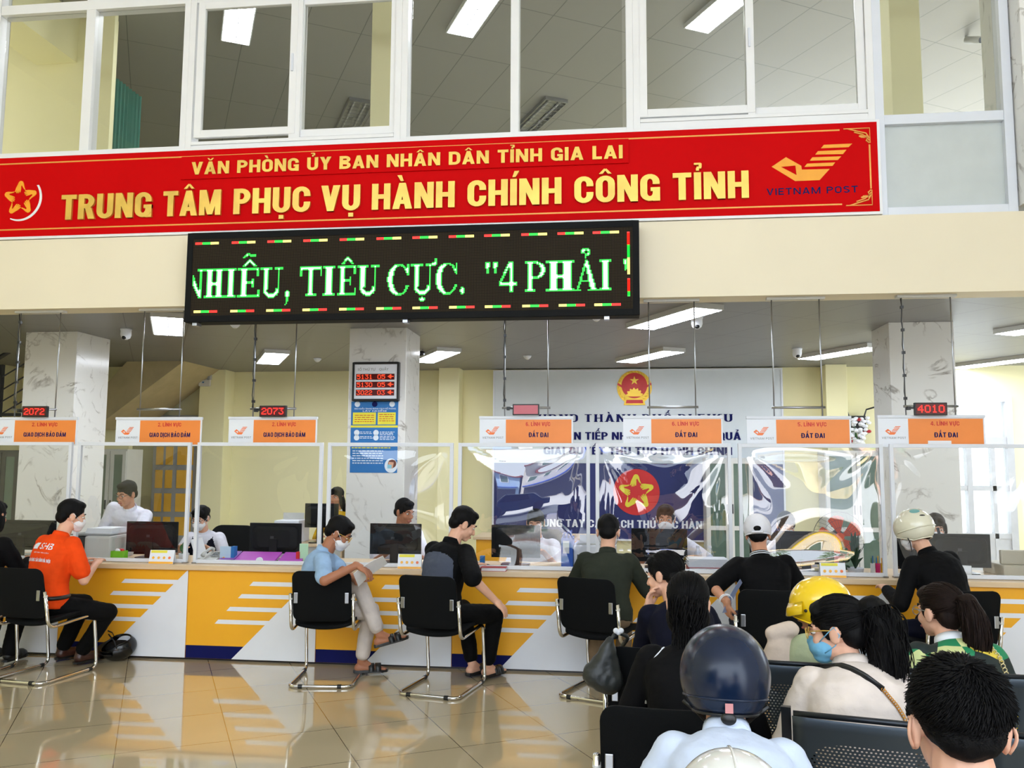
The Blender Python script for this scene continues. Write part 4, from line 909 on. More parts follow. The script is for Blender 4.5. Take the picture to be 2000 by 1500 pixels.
# desk printer and papers, left
def solid(name, label, cat, parts, group=None, base=None):
    """parts: (name, MB, material, bevel)"""
    L = base; t = thing(name, label, cat, L, group=group)
    for nm, mb, m, bv in parts: mb.build(nm, m, t, bevel=bv)
    return t
x0, _ = onp(152, 1070, 7.05); x1, _ = onp(238, 1070, 7.05)
solid('printer', 'low grey desk printer with dark front beside the man in orange', 'printer', [
  ('body', MB().box(x0+.17, x1, 6.88, 7.25, TZ, TZ+.20), M['lgrey'], .02), ('tray', MB().box(x0, x0+.17, 6.92, 7.2, TZ, TZ+.19), M['dark'], .01), ('lid', MB().box(x0+.02, x1-.02, 6.9, 7.24, TZ+.20, TZ+.215), M['grey'], .004)], base=((x0+x1)/2, 7.05, TZ))
x0, _ = onp(180, 1040, 7.05); x1, _ = onp(232, 1040, 7.05)
mb = MB()
for k in range(5): mb.box(x0+.004*k, x1-.003*k, 6.95, 7.2, TZ+.2155+.009*k, TZ+.2238+.009*k)
tag(mb.build('paper_stack', M['paper']), 'small stack of white paper lying on the desk printer', 'paper')
x0, _ = onp(220, 1080, 6.82); x1, _ = onp(244, 1080, 6.82); w = x1-x0
t = thing('desk_box', 'bright green square pot of small things beside the printer', 'pot', ((x0+x1)/2, 6.82, TZ))
gr = mat('lime green plastic', (116,190,40), .4)
mb = MB(); mb.box(x0, x1, 6.79, 6.796, TZ, TZ+.085).box(x0, x1, 6.86, 6.866, TZ, TZ+.085).box(x0, x0+.006, 6.796, 6.86, TZ, TZ+.085).box(x1-.006, x1, 6.796, 6.86, TZ, TZ+.085).box(x0, x1, 6.796, 6.86, TZ, TZ+.006); mb.build('pot', gr, t)
mb = MB()
for k in range(7): mb.ell((x0+.02+random.random()*(w-.04), 6.81+random.random()*.03, TZ+.085), (.016,.016,.018), seg=8, rings=6, mi=k % 3)
mb.build('contents', [M['redtext'], M['paper'], mat('pink wrap', (230,150,170), .5)], t)
def card(x0, x1, yt, yb, label, Y=6.655):
    a, b = P(x0, yt, Y), P(x1, yb, Y); cx = (a.x+b.x)/2; w = b.x-a.x; h = a.z-TZ
    t = thing('feedback_card', label, 'card', (cx, Y, TZ), .06, 'feedback cards on the counter')
    T = Matrix.Rotation(-.25, 4, 'X')
    def B(z0, z1, xa, xb, d, nm, m): MB().box(xa, xb, -.003-d, -d, z0, z1, T).build(nm, m, t, local=True)
    B(.0, h, -w/2, w/2, 0, 'card', M['deskwhite']); B(.002, h*.17, -w/2+.002, w/2-.002, .0031, 'yellow_band', M['deskyellow']); B(h*.80, h*.98, -w/2+.01, w*.2, .0031, 'title_band', M['yprint'])
    mb = MB()
    for k in range(4): mb.prism(circ(.011, 14, -w*.33+w*.22*k, h*.45), .0062, .0070, T @ Matrix(((1,0,0,0),(0,0,-1,0),(0,1,0,0),(0,0,0,1))), 1 if k == 3 else 0)
    mb.build('face_icon', [M['deskyellow'], M['orangelogo']], t, local=True)
    MB().box(-w/2, w/2, .052, .055, .0, h*.9, Matrix.Rotation(.22, 4, 'X')).build('back_leaf', M['deskwhite'], t, local=True)
card(292, 337, 1074, 1103, 'yellow and white feedback card in front of the potted cactus')
card(777, 822, 1082, 1112, 'yellow and white feedback card left of the black and grey jacket')
card(1602, 1654, 1099, 1133, 'yellow and white feedback card in front of the orange fan')
def lathe_thing(name, label, cat, px, py, Y, prof, m, group=None, tz=TZ):
    x, _ = onp(px, py, Y); t = thing(name, label, cat, (x, Y, tz), group=group); MB().lathe(prof, 20).build('pot' if 'plant' in name or 'cactus' in name else 'body', m, t, local=True, smooth=True); return t
leafm = mat('green leaf', (52,104,50), .5, var=.25, vscale=20); leafd = mat('dark green leaf', (26,62,36), .5, var=.25, vscale=20)
t = lathe_thing('potted_cactus', 'small cactus in a white pot by the first screen post', 'plant', 359, 1085, 6.88, [(.025,0),(.036,.005),(.042,.06),(.045,.066),(.04,.068),(.036,.055)], M['deskwhite'])
mb = MB(); mb.ell((0,0,.11), (.022,.022,.055)); mb.ell((-.025,0,.11), (.012,.012,.03)); mb.ell((.022,.005,.12), (.01,.01,.03)); mb.ell((0,0,.06), (.034,.034,.012)); mb.build('cactus', leafm, t, local=True, smooth=True)
x0, _ = onp(400, 1090, 6.95); t = thing('telephone', 'beige desk telephone left of the blue boxed card', 'telephone', (x0+.06, 6.98, TZ))
mb = MB(); mb.add([(-.075,-.1,0),(.075,-.1,0),(.075,.1,0),(-.075,.1,0),(-.075,-.1,.02),(.075,-.1,.02),(.075,.1,.07),(-.075,.1,.07)], [(0,3,2,1),(4,5,6,7),(0,1,5,4),(1,2,6,5),(2,3,7,6),(3,0,4,7)]); mb.build('base', M['lgrey'], t, local=True, bevel=.006)
MB().tube([(-.05,-.09,.05),(-.05,-.05,.075),(-.05,.06,.10),(-.05,.1,.085)], [.018,.012,.012,.018], 10).build('handset', M['lgrey'], t, local=True, smooth=True)
mb = MB(); 
for i in range(12): mb.box(.0+.022*(i%3), .016+.022*(i%3), -.05+.025*(i//3), -.032+.025*(i//3), .04+.006*(i//3), .05+.007*(i//3))
mb.build('key', M['grey'], t, local=True)
def boxthing(name, label, cat, px0, px1, pyt, Y, depth, m, extra=None, tz=TZ, group=None, bevel=.003):
    a, b = P(px0, pyt, Y), P(px1, pyt, Y); t = MB().box(a.x, b.x, Y, Y+depth, tz, max(a.z, tz+.004)).build(name, m, bevel=bevel)
    return tag(t, label, cat, group)
a, b = P(430, 1067, 6.9), P(457, 1088, 6.9)
t = thing('desk_calendar', 'blue and white folded desk card beside the office chair', 'calendar', ((a.x+b.x)/2, 6.9, TZ))
mb = MB(); mb.box(a.x, b.x-.03, 6.90, 6.905, TZ, a.z); mb.build('front_leaf', mat('pale blue print', (190,214,236), .5), t); MB().box(b.x-.03, b.x, 6.90, 6.96, TZ, a.z).build('side_leaf', M['blue'], t)
MB().prism(circ(.012, 12, a.x+.035, TZ+.03), -6.8995, -6.899, FACE).build('picture', M['deskyellow'], t)
pur = mat('purple folder', (190,84,196), .5, var=.04); pur2 = mat('violet folder', (150,96,190), .5)
for (x0, x1, y0, m, lb, z) in ((455, 533, 6.82, pur, 'purple folder lying left of the monitor stand', 0), (540, 585, 6.82, pur, 'purple folder lying right of the monitor stand', 0), (425, 453, 6.84, pur2, 'violet folder lying next to the telephone', 0)):
    a, b = P(x0, 1090, y0).x, P(x1, 1090, y0).x
    T = Matrix.Translation((0, y0+.02, TZ+.002)) @ Matrix.Rotation(.32, 4, 'X'); mb = MB(); dp = .19
    mb.box(a, b, 0, dp, 0, .004, T); mb.box(a, b, 0, dp, .014, .018, T); mb.box(a, a+.004, 0, dp, .004, .014, T); mb.box(a+.006, b-.006, .005, dp-.005, .004, .014, T)
    tag(mb.build('folder', m), lb, 'folder', 'purple folders')
x, _ = onp(508, 1085, 6.80); t = MB().lathe([(.012,0),(.028,0),(.028,.02),(.012,.02)], 22, Matrix.Translation((x, 6.8, TZ+.03)) @ Matrix.Rotation(PI/2, 4, 'X')).build('tape_roll', M['paper'], smooth=False); tag(t, 'white tape roll standing by the purple folders', 'tape'); t.location.z = TZ+.001
boxthing('note_pad', 'pale green note pad standing behind the man with papers', 'notepad', 585, 601, 1062, 6.9, .02, mat('pale green pad', (190,232,200), .6))
boxthing('red_box', 'small red box beside the pale green note pad', 'box', 578, 585, 1078, 6.89, .06, M['redtext'])
a, _ = onp(372, 1060, 6.9); t = thing('document_holder', 'slanted holder with grey sheets beside the first screen post', 'document holder', (a+.0, 7.12, TZ+.001))
MB().box(-.01, .0, -.1, .1, 0, .17, Matrix.Translation((0,0,.012)) @ Matrix.Rotation(-.35, 4, 'Y')).build('sheet', M['paper'], t, local=True); MB().box(.0, .09, -.1, .1, 0, .012).build('base', M['lgrey'], t, local=True)
# middle: blue rack, white printer, paper stacks, bottles, folders
a, b = P(1097, 1040, 7.0), P(1120, 1107, 7.0)
t = thing('file_rack', 'blue plastic file rack beside the small white printer', 'rack', ((a.x+b.x)/2, 7.0, TZ)); bl_ = mat('blue plastic', (40,92,190), .4)
MB().box(a.x, b.x, 6.92, 7.2, TZ, a.z-.04).build('case', bl_, t, bevel=.004); MB().box(a.x+.015, b.x-.03, 6.915, 6.9195, TZ+.12, a.z-.06).build('paper_label', M['paper'], t)
for k in range(3): MB().box(a.x+.012+.028*k, a.x+.022+.028*k, 6.94, 7.18, a.z-.04, a.z-.01+.01*k).build('divider', bl_, t)
a, b = P(1121, 1055, 7.05), P(1152, 1107, 7.05)
t = thing('printer', 'small white printer left of the man in dark green', 'printer', ((a.x+b.x)/2, 7.05, TZ)); 
MB().box(a.x, b.x+.22, 6.95, 7.28, TZ, a.z-.03).build('body', M['deskwhite'], t, bevel=.012); MB().box(a.x+.02, b.x+.2, 6.97, 7.26, a.z-.03, a.z-.018).build('lid', M['lgrey'], t, bevel=.004)
MB().box(a.x+.03, b.x+.18, 6.944, 6.952, TZ+.05, TZ+.11).build('paper_slot', M['dark'], t); MB().box(a.x+.05, b.x+.15, 6.99, 7.0, a.z-.018, a.z+.05).build('paper', M['paper'], t)
def folder(x0, x1, y0, m, lb, z, d=.24, th=.02):
    a, b = P(x0, 1100, y0).x, P(x1, 1100, y0).x
    t = thing('folder', lb, 'folder', ((a+b)/2, y0+d/2, TZ+z)); MB().box(a, b, y0, y0+d, TZ+z, TZ+z+.003).box(a, b, y0, y0+d, TZ+z+th-.003, TZ+z+th).box(a, a+.003, y0, y0+d, TZ+z+.003, TZ+z+th-.003).build('cover', m, t)
    MB().box(a+.008, b-.006, y0+.006, y0+d-.006, TZ+z+.003, TZ+z+th-.003).build('paper_block', M['paper'], t); return t
rf = mat('red folder', (170,26,34), .5)
folder(1345, 1432, 6.85, rf, 'red folder under the paper stack by the water bottles', 0, .26, .035)
a, b = P(1345, 1090, 6.85).x, P(1425, 1090, 6.85).x; mb = MB()
for k in range(10): mb.box(a+.006*math.sin(k*2.2), b+.01*math.cos(k*1.7), 6.86+.003*k, 7.1, TZ+.0355+.0062*k, TZ+.041+.0062*k, None)
tag(mb.build('paper_stack', M['paper']), 'loose stack of white papers on the red folder by the water bottles', 'paper')
folder(938, 988, 6.628, rf, 'red folder on the counter edge beside the man in black and grey', 0, .10, .03)
btl = glass('bottle plastic', (.90,.94,.98,1), 1.6, .03, 1.5)
for px, lb in ((1363, 'clear water bottle nearer the masked man'), (1387, 'clear water bottle nearer the white cap')):
    x, _ = onp(px, 1083, 7.22); t = thing('water_bottle', lb, 'bottle', (x, 7.22, TZ), group='water bottles')
    MB().lathe([(.026,0),(.031,.006),(.031,.10),(.029,.115),(.013,.148),(.013,.155)], 18).build('body', btl, t, local=True, smooth=True)
    MB().lathe([(.0135,.156),(.0135,.172)], 14).build('cap', M['deskwhite'], t, local=True); MB().lathe([(.0312,.025),(.0312,.07)], 18).build('wrapper', M['blue'], t, local=True)
x, _ = onp(951, 1103, 6.80); t = MB().ell((x, 6.80, TZ+.014), (.03,.05,.019), seg=18, rings=10).build('computer_mouse', M['black'], smooth=True); tag(t, 'black computer mouse by the red folder', 'mouse'); t.location.z = TZ
boxthing('small_box', 'small blue box behind the black and grey jacket', 'box', 937, 946, 1086, 6.95, .05, M['blue'])
# right: fan, plants, pens, cup, teal tray, scanner
x, z = onp(1637, 1045, 7.9); fr = .205
t = thing('electric_fan', 'electric fan with orange blades and wire cage', 'fan', (x, 7.9, 0)); FC = P(1637, 1048, 7.9); ob = mat('orange fan blade', (232,84,40), .35)
mb = MB(); cg = M['dark']
cagep = []
for k in range(36):
    an = 2*PI*k/36; mb.tube([(FC.x+.04*math.cos(an), 7.80, FC.z+.04*math.sin(an)), (FC.x+fr*.8*math.cos(an+.15), 7.805, FC.z+fr*.8*math.sin(an+.15)), (FC.x+fr*1.08*math.cos(an+.25), 7.87, FC.z+fr*1.08*math.sin(an+.25))], .0012, 5)
for rr, yy in ((1.08, 7.87), (.75, 7.803), (.42, 7.80)): mb.tube([(FC.x+fr*rr*math.cos(2*PI*k/40), yy, FC.z+fr*rr*math.sin(2*PI*k/40)) for k in range(40)], .0025 if rr > 1 else .0013, 6, closed=True)
mb.build('cage', cg, t)
for k in range(5):
    an = 2*PI*k/5+.5; mb = MB(); pts = []
    for q in range(13):
        u = q/12; aa = an-.42+.95*u*.9; r0 = fr*(.93-.10*(2*u-1)**2); pts.append((FC.x+r0*math.cos(aa), FC.z+r0*math.sin(aa)))
    pts = [(FC.x+.03*math.cos(an+.25), FC.z+.03*math.sin(an+.25)), (FC.x+.03*math.cos(an-.25), FC.z+.03*math.sin(an-.25))]+pts
    mb.prism(pts, -7.845+.01*0, -7.841, FACE); mb.build('blade', ob, t, label='orange blade')
MB().lathe([(.035,0),(.04,.01),(.03,.03)], 18, Matrix.Translation((FC.x, 7.85, FC.z)) @ Matrix.Rotation(PI/2, 4, 'X')).build('hub', ob, t)
MB().lathe([(.05,0),(.06,.04),(.05,.10)], 18, Matrix.Translation((FC.x, 7.97, FC.z)) @ Matrix.Rotation(PI/2, 4, 'X')).build('motor', M['dark'], t, smooth=True)
MB().tube([(FC.x, 7.92, FC.z-.04), (FC.x, 7.92, .03)], .014, 10).build('pole', M['dark'], t, smooth=True); MB().lathe([(.18,0),(.18,.02),(.03,.04)], 24, Matrix.Translation((FC.x, 7.92, 0))).build('base', M['dark'], t)
t = lathe_thing('potted_plant', 'dark leafy plant in a white bowl in front of the orange fan', 'plant', 1671, 1115, 6.92, [(.04,0),(.055,.004),(.062,.045),(.064,.05),(.058,.05),(.05,.04)], M['deskwhite'])
mb = MB()
for k in range(16): mb.tube([(0,0,.04), (.02*math.cos(k*2.4), .02*math.sin(k*2.4), .10+.012*k), (.05*math.cos(k*2.4)*(1.2-k/20), .04*math.sin(k*2.4), .13+.0135*k)], [.003,.014,.002], 6, flat=.3)
for k in range(8): mb.ell((-.07-.035*math.sin(k), -.01+.02*math.cos(k*3), .05+.02*k), (.035,.006,.02), Matrix.Rotation(k*.9, 3, 'Y') @ Matrix.Rotation(k*1.3, 3, 'Z'), seg=10, rings=6)
mb.build('leaves', leafd, t, local=True, smooth=True)
t = lathe_thing('cup', 'pink cup with a dark rim beside the leafy plant', 'cup', 1638, 1085, 7.15, [(.034,0),(.042,.0),(.05,.13),(.047,.13),(.04,.01)], mat('pink plastic', (236,130,140), .4))
MB().lathe([(.0505,.118),(.0505,.131),(.046,.131)], 20).build('rim', M['dark'], t, local=True)
t = lathe_thing('small_plant', 'tiny green succulent left of the pink cup', 'plant', 1619, 1100, 7.0, [(.018,0),(.024,.004),(.027,.035),(.02,.035)], M['dark'])
mb = MB()
for k in range(9): mb.tube([(0,0,.035), (.02*math.cos(k*.7*2), .02*math.sin(k*1.4), .055+.004*k)], [.007,.001], 6)
mb.build('leaves', leafm, t, local=True)
a, b = P(1700, 1085, 6.88), P(1726, 1120, 6.88)
for k, (u, c, lb) in enumerate(((0, (240,240,236), 'white pen cup in the row of three'), (1, (214,40,110), 'pink pen cup with a blue pen in the row of three'), (2, (240,190,40), 'yellow pen cup in the row of three'))):
    xx = a.x+.02+.038*k; t = thing('pen_cup', lb, 'pen cup', (xx, 6.9, TZ), .0, 'pen cups'); MB().lathe([(.015,0),(.017,.0),(.018,.09),(.015,.09),(.014,.01)], 14).build('cup', mat('cup plastic %d' % k, c, .4), t, local=True)
    for q in range(2): MB().tube([(.004*q-.004,0,.012),(.012*q-.008,.004,.13+.015*q)], .004, 6).build('pen', [leafm, M['blue'], M['deskyellow']][(k+q) % 3], t, local=True)
t = lathe_thing('cup', 'small teal cup on the counter beside the white cap man', 'cup', 1548, 1115, 6.85, [(.03,0),(.04,.002),(.046,.05),(.043,.05),(.036,.006)], M['teal'])
a, b = P(1872, 1100, 6.86), P(1898, 1125, 6.86); mb = MB(); mb.tube([(a.x, 6.9, TZ+.045), (b.x, 6.86, TZ+.045)], .043, 20); tag(mb.build('paper_roll', M['paper'], smooth=False), 'rolled white paper beside the rightmost monitor', 'paper')
a, b = P(1958, 1075, 6.95), P(2050, 1110, 6.95)
t = thing('copier', 'beige flatbed copier with a raised lid at the right edge', 'copier', ((a.x+b.x)/2, 7.1, TZ)); bg = mat('beige plastic', (186,178,158), .45)
MB().box(a.x-.01, b.x, 6.92, 7.3, TZ, TZ+.09).build('body', bg, t, bevel=.01); MB().box(a.x, b.x, 6.98, 7.02, TZ+.09, a.z+.0).build('lid', bg, t, bevel=.012); MB().box(b.x-.16, b.x-.07, 6.914, 6.92, TZ+.02, TZ+.06).build('control_panel', M['dark'], t)
# back desks
t = thing('back_desk', 'plain desk carrying a monitor and a printer before the yellow wall', 'desk', (-3.35, 9.0, 0)); MB().box(-4.3, -2.86, 8.75, 9.3, .72, .75).build('desktop', M['wood'], t, bevel=.003)
for x in (-4.28, -2.9): MB().box(x, x+.02, 8.78, 9.28, 0, .72).build('side_panel', M['wood'], t)
MB().box(-4.26, -2.9, 8.78, 8.80, .1, .72).build('modesty_panel', M['lgrey'], t)
monitor(596, 660, 983, 1022, 8.9, 'small monitor back on the rear desk by the marble column', .75)
a, b = P(545, 1002, 8.95), P(592, 1030, 8.95)
t = thing('printer', 'white printer with an open paper tray on the rear desk', 'printer', ((a.x+b.x)/2, 8.95, .75)); MB().box(a.x, b.x, 8.82, 9.15, .75, b.z+.08).build('body', M['deskwhite'], t, bevel=.01); MB().box(a.x+.01, b.x-.03, 9.05, 9.06, b.z+.08, a.z, Matrix.Identity(4)).build('paper_tray', M['lgrey'], t)
a, b = P(930, 1048, 9.2), P(975, 1092, 9.2)
t = thing('side_desk', 'yellow desk seen behind the screens right of the man in black and grey', 'desk', (a.x+.6, 9.4, 0)); MB().box(a.x, a.x+1.5, 9.2, 9.8, 0, a.z-.03).build('body', M['deskyellow'], t, bevel=.004); MB().box(a.x-.03, a.x+1.53, 9.17, 9.83, a.z-.03, a.z).build('desktop', M['wood'], t, bevel=.003)
# fixtures: cameras, detectors, router, lamp unit, flowers
def dome(px, py, label):
    p = G(px, py, CEIL-.06); t = thing('security_camera', label, 'camera', (p.x, p.y, CEIL-.12), group='dome cameras')
    MB().lathe([(.001,.0),(.02,.002),(.045,.02),(.055,.05),(.055,.10),(.06,.105),(.06,.12)], 20).build('housing', M['deskwhite'], t, local=True, smooth=True)
    MB().ell((0,-.035,.02), (.024,.02,.022)).build('lens', M['blackgloss'], t, local=True, smooth=True)
dome(246, 653, 'white dome camera beside the left marble column'); dome(1361, 631, 'white dome camera above the hanging rods right of the emblem'); dome(1557, 690, 'white dome camera at the end of the long lamp')
p = G(824, 690, CEIL-.05); t = thing('security_camera', 'small bullet camera under the ceiling right of the poster column', 'camera', (p.x, p.y, CEIL-.09))
MB().tube([(0,.05,.05),(0,-.06,.03)], .03, 14).build('housing', M['black'], t, local=True, smooth=True); MB().box(-.01,.01,.02,.04,.05,.09).build('bracket', M['lgrey'], t, local=True)
for (px, py), lb in zip(((459, 637), (620, 704), (1030, 699), (1165, 623)), ('smoke detector left of the display bracket', 'smoke detector left of the marble poster column', 'smoke detector above the pink blank display', 'smoke detector under the right end of the scrolling display')):
    p = G(px, py, CEIL-.03); t = thing('smoke_detector', lb, 'detector', (p.x, p.y, CEIL-.05), group='smoke detectors'); MB().lathe([(.02,0),(.035,.012),(.05,.03),(.055,.05)], 18).build('body', M['deskwhite'], t, local=True, smooth=True); MB().lathe([(.012,-.006),(.02,.0)], 12).build('sensor', M['lgrey'], t, local=True)
c_ = G(1895, 80, UPC-.1); t = thing('security_camera', 'bullet camera under the upper ceiling at the right', 'camera', (c_.x, c_.y, UPC-.2))
T = Matrix.Rotation(.5, 4, 'Z') @ Matrix.Rotation(.45, 4, 'X')
MB().tube([T @ Vector((0,.10,.1)), T @ Vector((0,-.10,.1))], .04, 16).build('housing', M['lgrey'], t, local=True, smooth=True); MB().tube([T @ Vector((0,-.10,.1)), T @ Vector((0,-.104,.1))], .034, 16).build('lens', M['black'], t, local=True); MB().tube([(0,.05,.12),(0,.09,.2)], .02, 10).build('bracket', M['lgrey'], t, local=True)
p = P(402, 736, 12.27); t = thing('emergency_light', 'grey wall light unit with an arched tube high on the pilaster', 'light', (p.x, 12.27, p.z-.15))
MB().box(-.09,.09,-.05,.0,0,.10).build('body', M['lgrey'], t, local=True, bevel=.01); MB().tube(fillet([(-.06,-.03,.10),(-.06,-.03,.30),(.06,-.03,.30),(.06,-.03,.10)], .055), .016, 10).build('tube', M['grey'], t, local=True, smooth=True); MB().box(-.03,.0,-.052,-.05,.05,.07).build('indicator', M['blue'], t, local=True); MB().box(-.10,.10,-.012,.0,.10,.34).build('back_plate', M['lgrey'], t, local=True)
p = P(1677, 828, 12.4); t = thing('router', 'black router with aerials on the back wall beside the right marble column', 'router', (p.x, 12.5, p.z-.13)); MB().box(-.12,.12,-.04,.09,0,.25).build('case', M['black'], t, local=True, bevel=.008); MB().tube([(.1,0,.22),(.14,0,.34),(.34,0,.40)], .012, 8).build('aerial', M['black'], t, local=True); MB().tube([(-.1,0,.24),(-.13,0,.34)], .01, 8).build('aerial', M['black'], t, local=True)
p = P(1690, 866, 11.9); t = thing('flower_bouquet', 'bouquet of white and red flowers on top of the cabinet', 'flowers', (p.x, 12.25, 1.83)); MB().lathe([(.05,0),(.08,.02),(.10,.10),(.07,.16),(.06,.16)], 18).build('vase', M['lgrey'], t, local=True, smooth=True)
mb = MB()
for k in range(60):
    a_, h_ = random.uniform(0, 6.28), random.uniform(.12, .46); r_ = random.uniform(.05, .17)*(1-(h_-.28)**2*5); mb.ell((r_*math.cos(a_), r_*math.sin(a_)*.8, h_), (.032,.032,.024), Matrix.Rotation(a_, 3, 'Z'), seg=8, rings=6, mi=0 if k % 7 else 1)
mb.build('blossoms', [M['paper'], rf], t, local=True, smooth=True)
mb = MB()
for k in range(14): mb.tube([(0,0,.14), (.16*math.cos(k*2.1), .12*math.sin(k*2.1), .25+.012*k)], [.006,.001], 6)
mb.build('stems', leafm, t, local=True)
# ------------------------------------------------------------------ chairs
fab = mat('black chair fabric', (9,11,13), .8, var=.12, vscale=120, bump=.15, bscale=700, spec=.15)
def cushion(w, h, r, t, fn, nx=22, nz=20, puff=6):
    mb = MB(); vs = []; fs = []
    def hz(x):
        e = abs(x)-(w/2-r); return h/2 if e <= 0 else h/2-r+math.sqrt(max(r*r-e*e, 0))
    for side in (1, -1):
        for j in range(nz+1):
            for i in range(nx+1):
                u = math.sin((i/nx-.5)*PI)*.5; x = u*w; v = math.sin((j/nz-.5)*PI)
                z = v*max(hz(x), .004); k = (1-abs(2*u)**puff)*(1-abs(v)**puff)
                vs.append(fn(x, z, side*(t*.22+t*.28*k)))
    n = (nx+1)*(nz+1)
    for j in range(nz):
        for i in range(nx):
            k = j*(nx+1)+i; fs.append((k, k+nx+1, k+nx+2, k+1)); fs.append((n+k, n+k+1, n+k+nx+2, n+k+nx+1))
    bd = [i for i in range(nx+1)]+[j*(nx+1)+nx for j in range(1, nz+1)]+[nz*(nx+1)+i for i in range(nx-1, -1, -1)]+[j*(nx+1) for j in range(nz-1, 0, -1)]
    for q in range(len(bd)): a, b = bd[q], bd[(q+1) % len(bd)]; fs.append((a, b, n+b, n+a))
    mb.add(vs, fs); return mb
def make_chair(label):
    t = thing('visitor_chair', label, 'chair', (0,0,0), 0, 'black cantilever visitor chairs')
    S = .225
    half = [(-S,-.290,.665), (-S,-.236,.395), (-S,.215,.430), (-S,.265,.0135), (-S,-.275,.0135)]
    path = half+[(-x, y, z) for x, y, z in reversed(half)]
    MB().tube(fillet(path, .065, 7), .0125, 12).build('frame', M['chrome'], t, local=True, smooth=True)
    def bfn(x, z, d): zz = .648+z; return (x, -.243-.055*(zz-.42)/.26+.022*(1-(x/.2)**2)*-1+.012+d, zz)
    cushion(.425, .365, .055, .034, bfn).build('backrest', fab, t, local=True, smooth=True)
    def sfn(x, z, d): return (x, z-.005, .425+.030*(x/.21)**2+.012*(z/.21)+(-.03*max(0, (z-.12)/.09)**2)+d)
    cushion(.43, .43, .06, .052, sfn).build('seat', fab, t, local=True, smooth=True)
    for s in (-1, 1):
        MB().box(s*.183-.014, s*.183+.014, -.309, -.303, .60, .675).build('bracket', M['steel'], t, local=True, bevel=.004)
        MB().tube([(s*.155, -.275, .0135), (s*.125, -.275, .0135)], .0155, 12).build('glide', M['black'], t, local=True)
        MB().tube([(s*S, .18, .0135), (s*S, .21, .0135)], .0155, 12).build('glide', M['black'], t, local=True)
        MB().tube([(s*S, -.283, .622), (s*S, -.279, .640)], .0145, 12).build('clamp', M['lgrey'], t, local=True)
    return t
chair0 = make_chair('black visitor chair with chrome tube frame, used by the man in the orange shirt')
used = []
def chair(x, y, rz, label):
    if not used: chair0.location = (x, y, 0); chair0.rotation_euler = (0,0,rz); chair0['label'] = label; WM[chair0] = Matrix.Translation((x,y,0)) @ Matrix.Rotation(rz, 4, 'Z'); used.append(1); return chair0
    return dup(chair0, (x, y, 0), rz, label)
R = math.radians
chair(-4.27, 6.05, R(-8), 'black visitor chair with chrome frame, used by the man in the orange shirt')
chair(-2.13, 6.24, R(7), 'black visitor chair with chrome frame, used by the man reading papers')
chair(-1.23, 6.10, R(-11), 'black visitor chair with chrome frame, used by the man in the black and grey jacket')
chair(-.085, 6.15, R(-22), 'black visitor chair with chrome frame behind the man in the dark green jacket')
cx5 = P(1447, 1190, 5.5).x+.215; chair(cx5, 5.78, R(-4), 'black visitor chair with chrome frame behind the man in the white cap')
cx6 = P(1945, 1190, 5.66).x-.215; chair(cx6, 5.94, R(6), 'black visitor chair with chrome frame behind the rider in the white helmet')
cf1 = P(1186, 1420, 2.82).x+.21; chair(cf1, 3.09, R(-4), 'nearest black visitor chair, its back filling the lower middle of the hall')
cf2 = P(1198, 1290, 3.71).x+.21; chair(cf2, 3.98, R(-4), 'black visitor chair with a dark handbag hanging from its back')
chair(P(1415, 1400, 2.1).x, 2.12, R(-3), 'black visitor chair under the man in the dark blue helmet')
chair(P(1440, 1470, 1.5).x-.12, 1.20, R(-3), 'black visitor chair under the rider in the nearest white helmet')
chair(P(1870, 1400, 1.5).x+.03, 1.30, R(-4), 'black visitor chair under the man with the nearest bare head')
# ------------------------------------------------------------------ perforated steel benches
def perforated():
    m, nt, b = nodes_of('perforated steel'); N = nt.nodes; L = nt.links
    b.inputs['Base Color'].default_value = lin((74,84,94)); b.inputs['Metallic'].default_value = .55; b.inputs['Roughness'].default_value = .38
    uv = N.new('ShaderNodeUVMap'); s = N.new('ShaderNodeSeparateXYZ'); L.new(uv.outputs[0], s.inputs[0]); u, v = s.outputs[0], s.outputs[1]
    p = .0125
    def cell(ou, ov):
        fu = mathn(nt, 'SUBTRACT', mathn(nt, 'FRACT', mathn(nt, 'MULTIPLY_ADD', u, 1/p, 50+ou)), .5)
        fv = mathn(nt, 'SUBTRACT', mathn(nt, 'FRACT', mathn(nt, 'MULTIPLY_ADD', v, 1/(p*1.73), 50+ov)), .5)
        return mathn(nt, 'ADD', mathn(nt, 'POWER', fu, 2), mathn(nt, 'POWER', mathn(nt, 'MULTIPLY', fv, 1.73), 2))
    d = mathn(nt, 'MINIMUM', cell(0, 0), cell(.5, .5)); hole = mathn(nt, 'LESS_THAN', d, .075)
    a = mathn(nt, 'LESS_THAN', mathn(nt, 'ADD', mathn(nt, 'POWER', mathn(nt, 'DIVIDE', u, .20), 4), mathn(nt, 'POWER', mathn(nt, 'DIVIDE', v, .145), 4)), 1.0)
    k = mathn(nt, 'MULTIPLY', hole, a); tr = N.new('ShaderNodeBsdfTransparent'); mx = N.new('ShaderNodeMixShader')
    L.new(k, mx.inputs['Fac']); L.new(b.outputs[0], mx.inputs[1]); L.new(tr.outputs[0], mx.inputs[2]); L.new(mx.outputs[0], N['Material Output'].inputs['Surface']); return m
PERF = perforated(); benchm = mat('dark bench steel', (50,54,60), .35, .7)
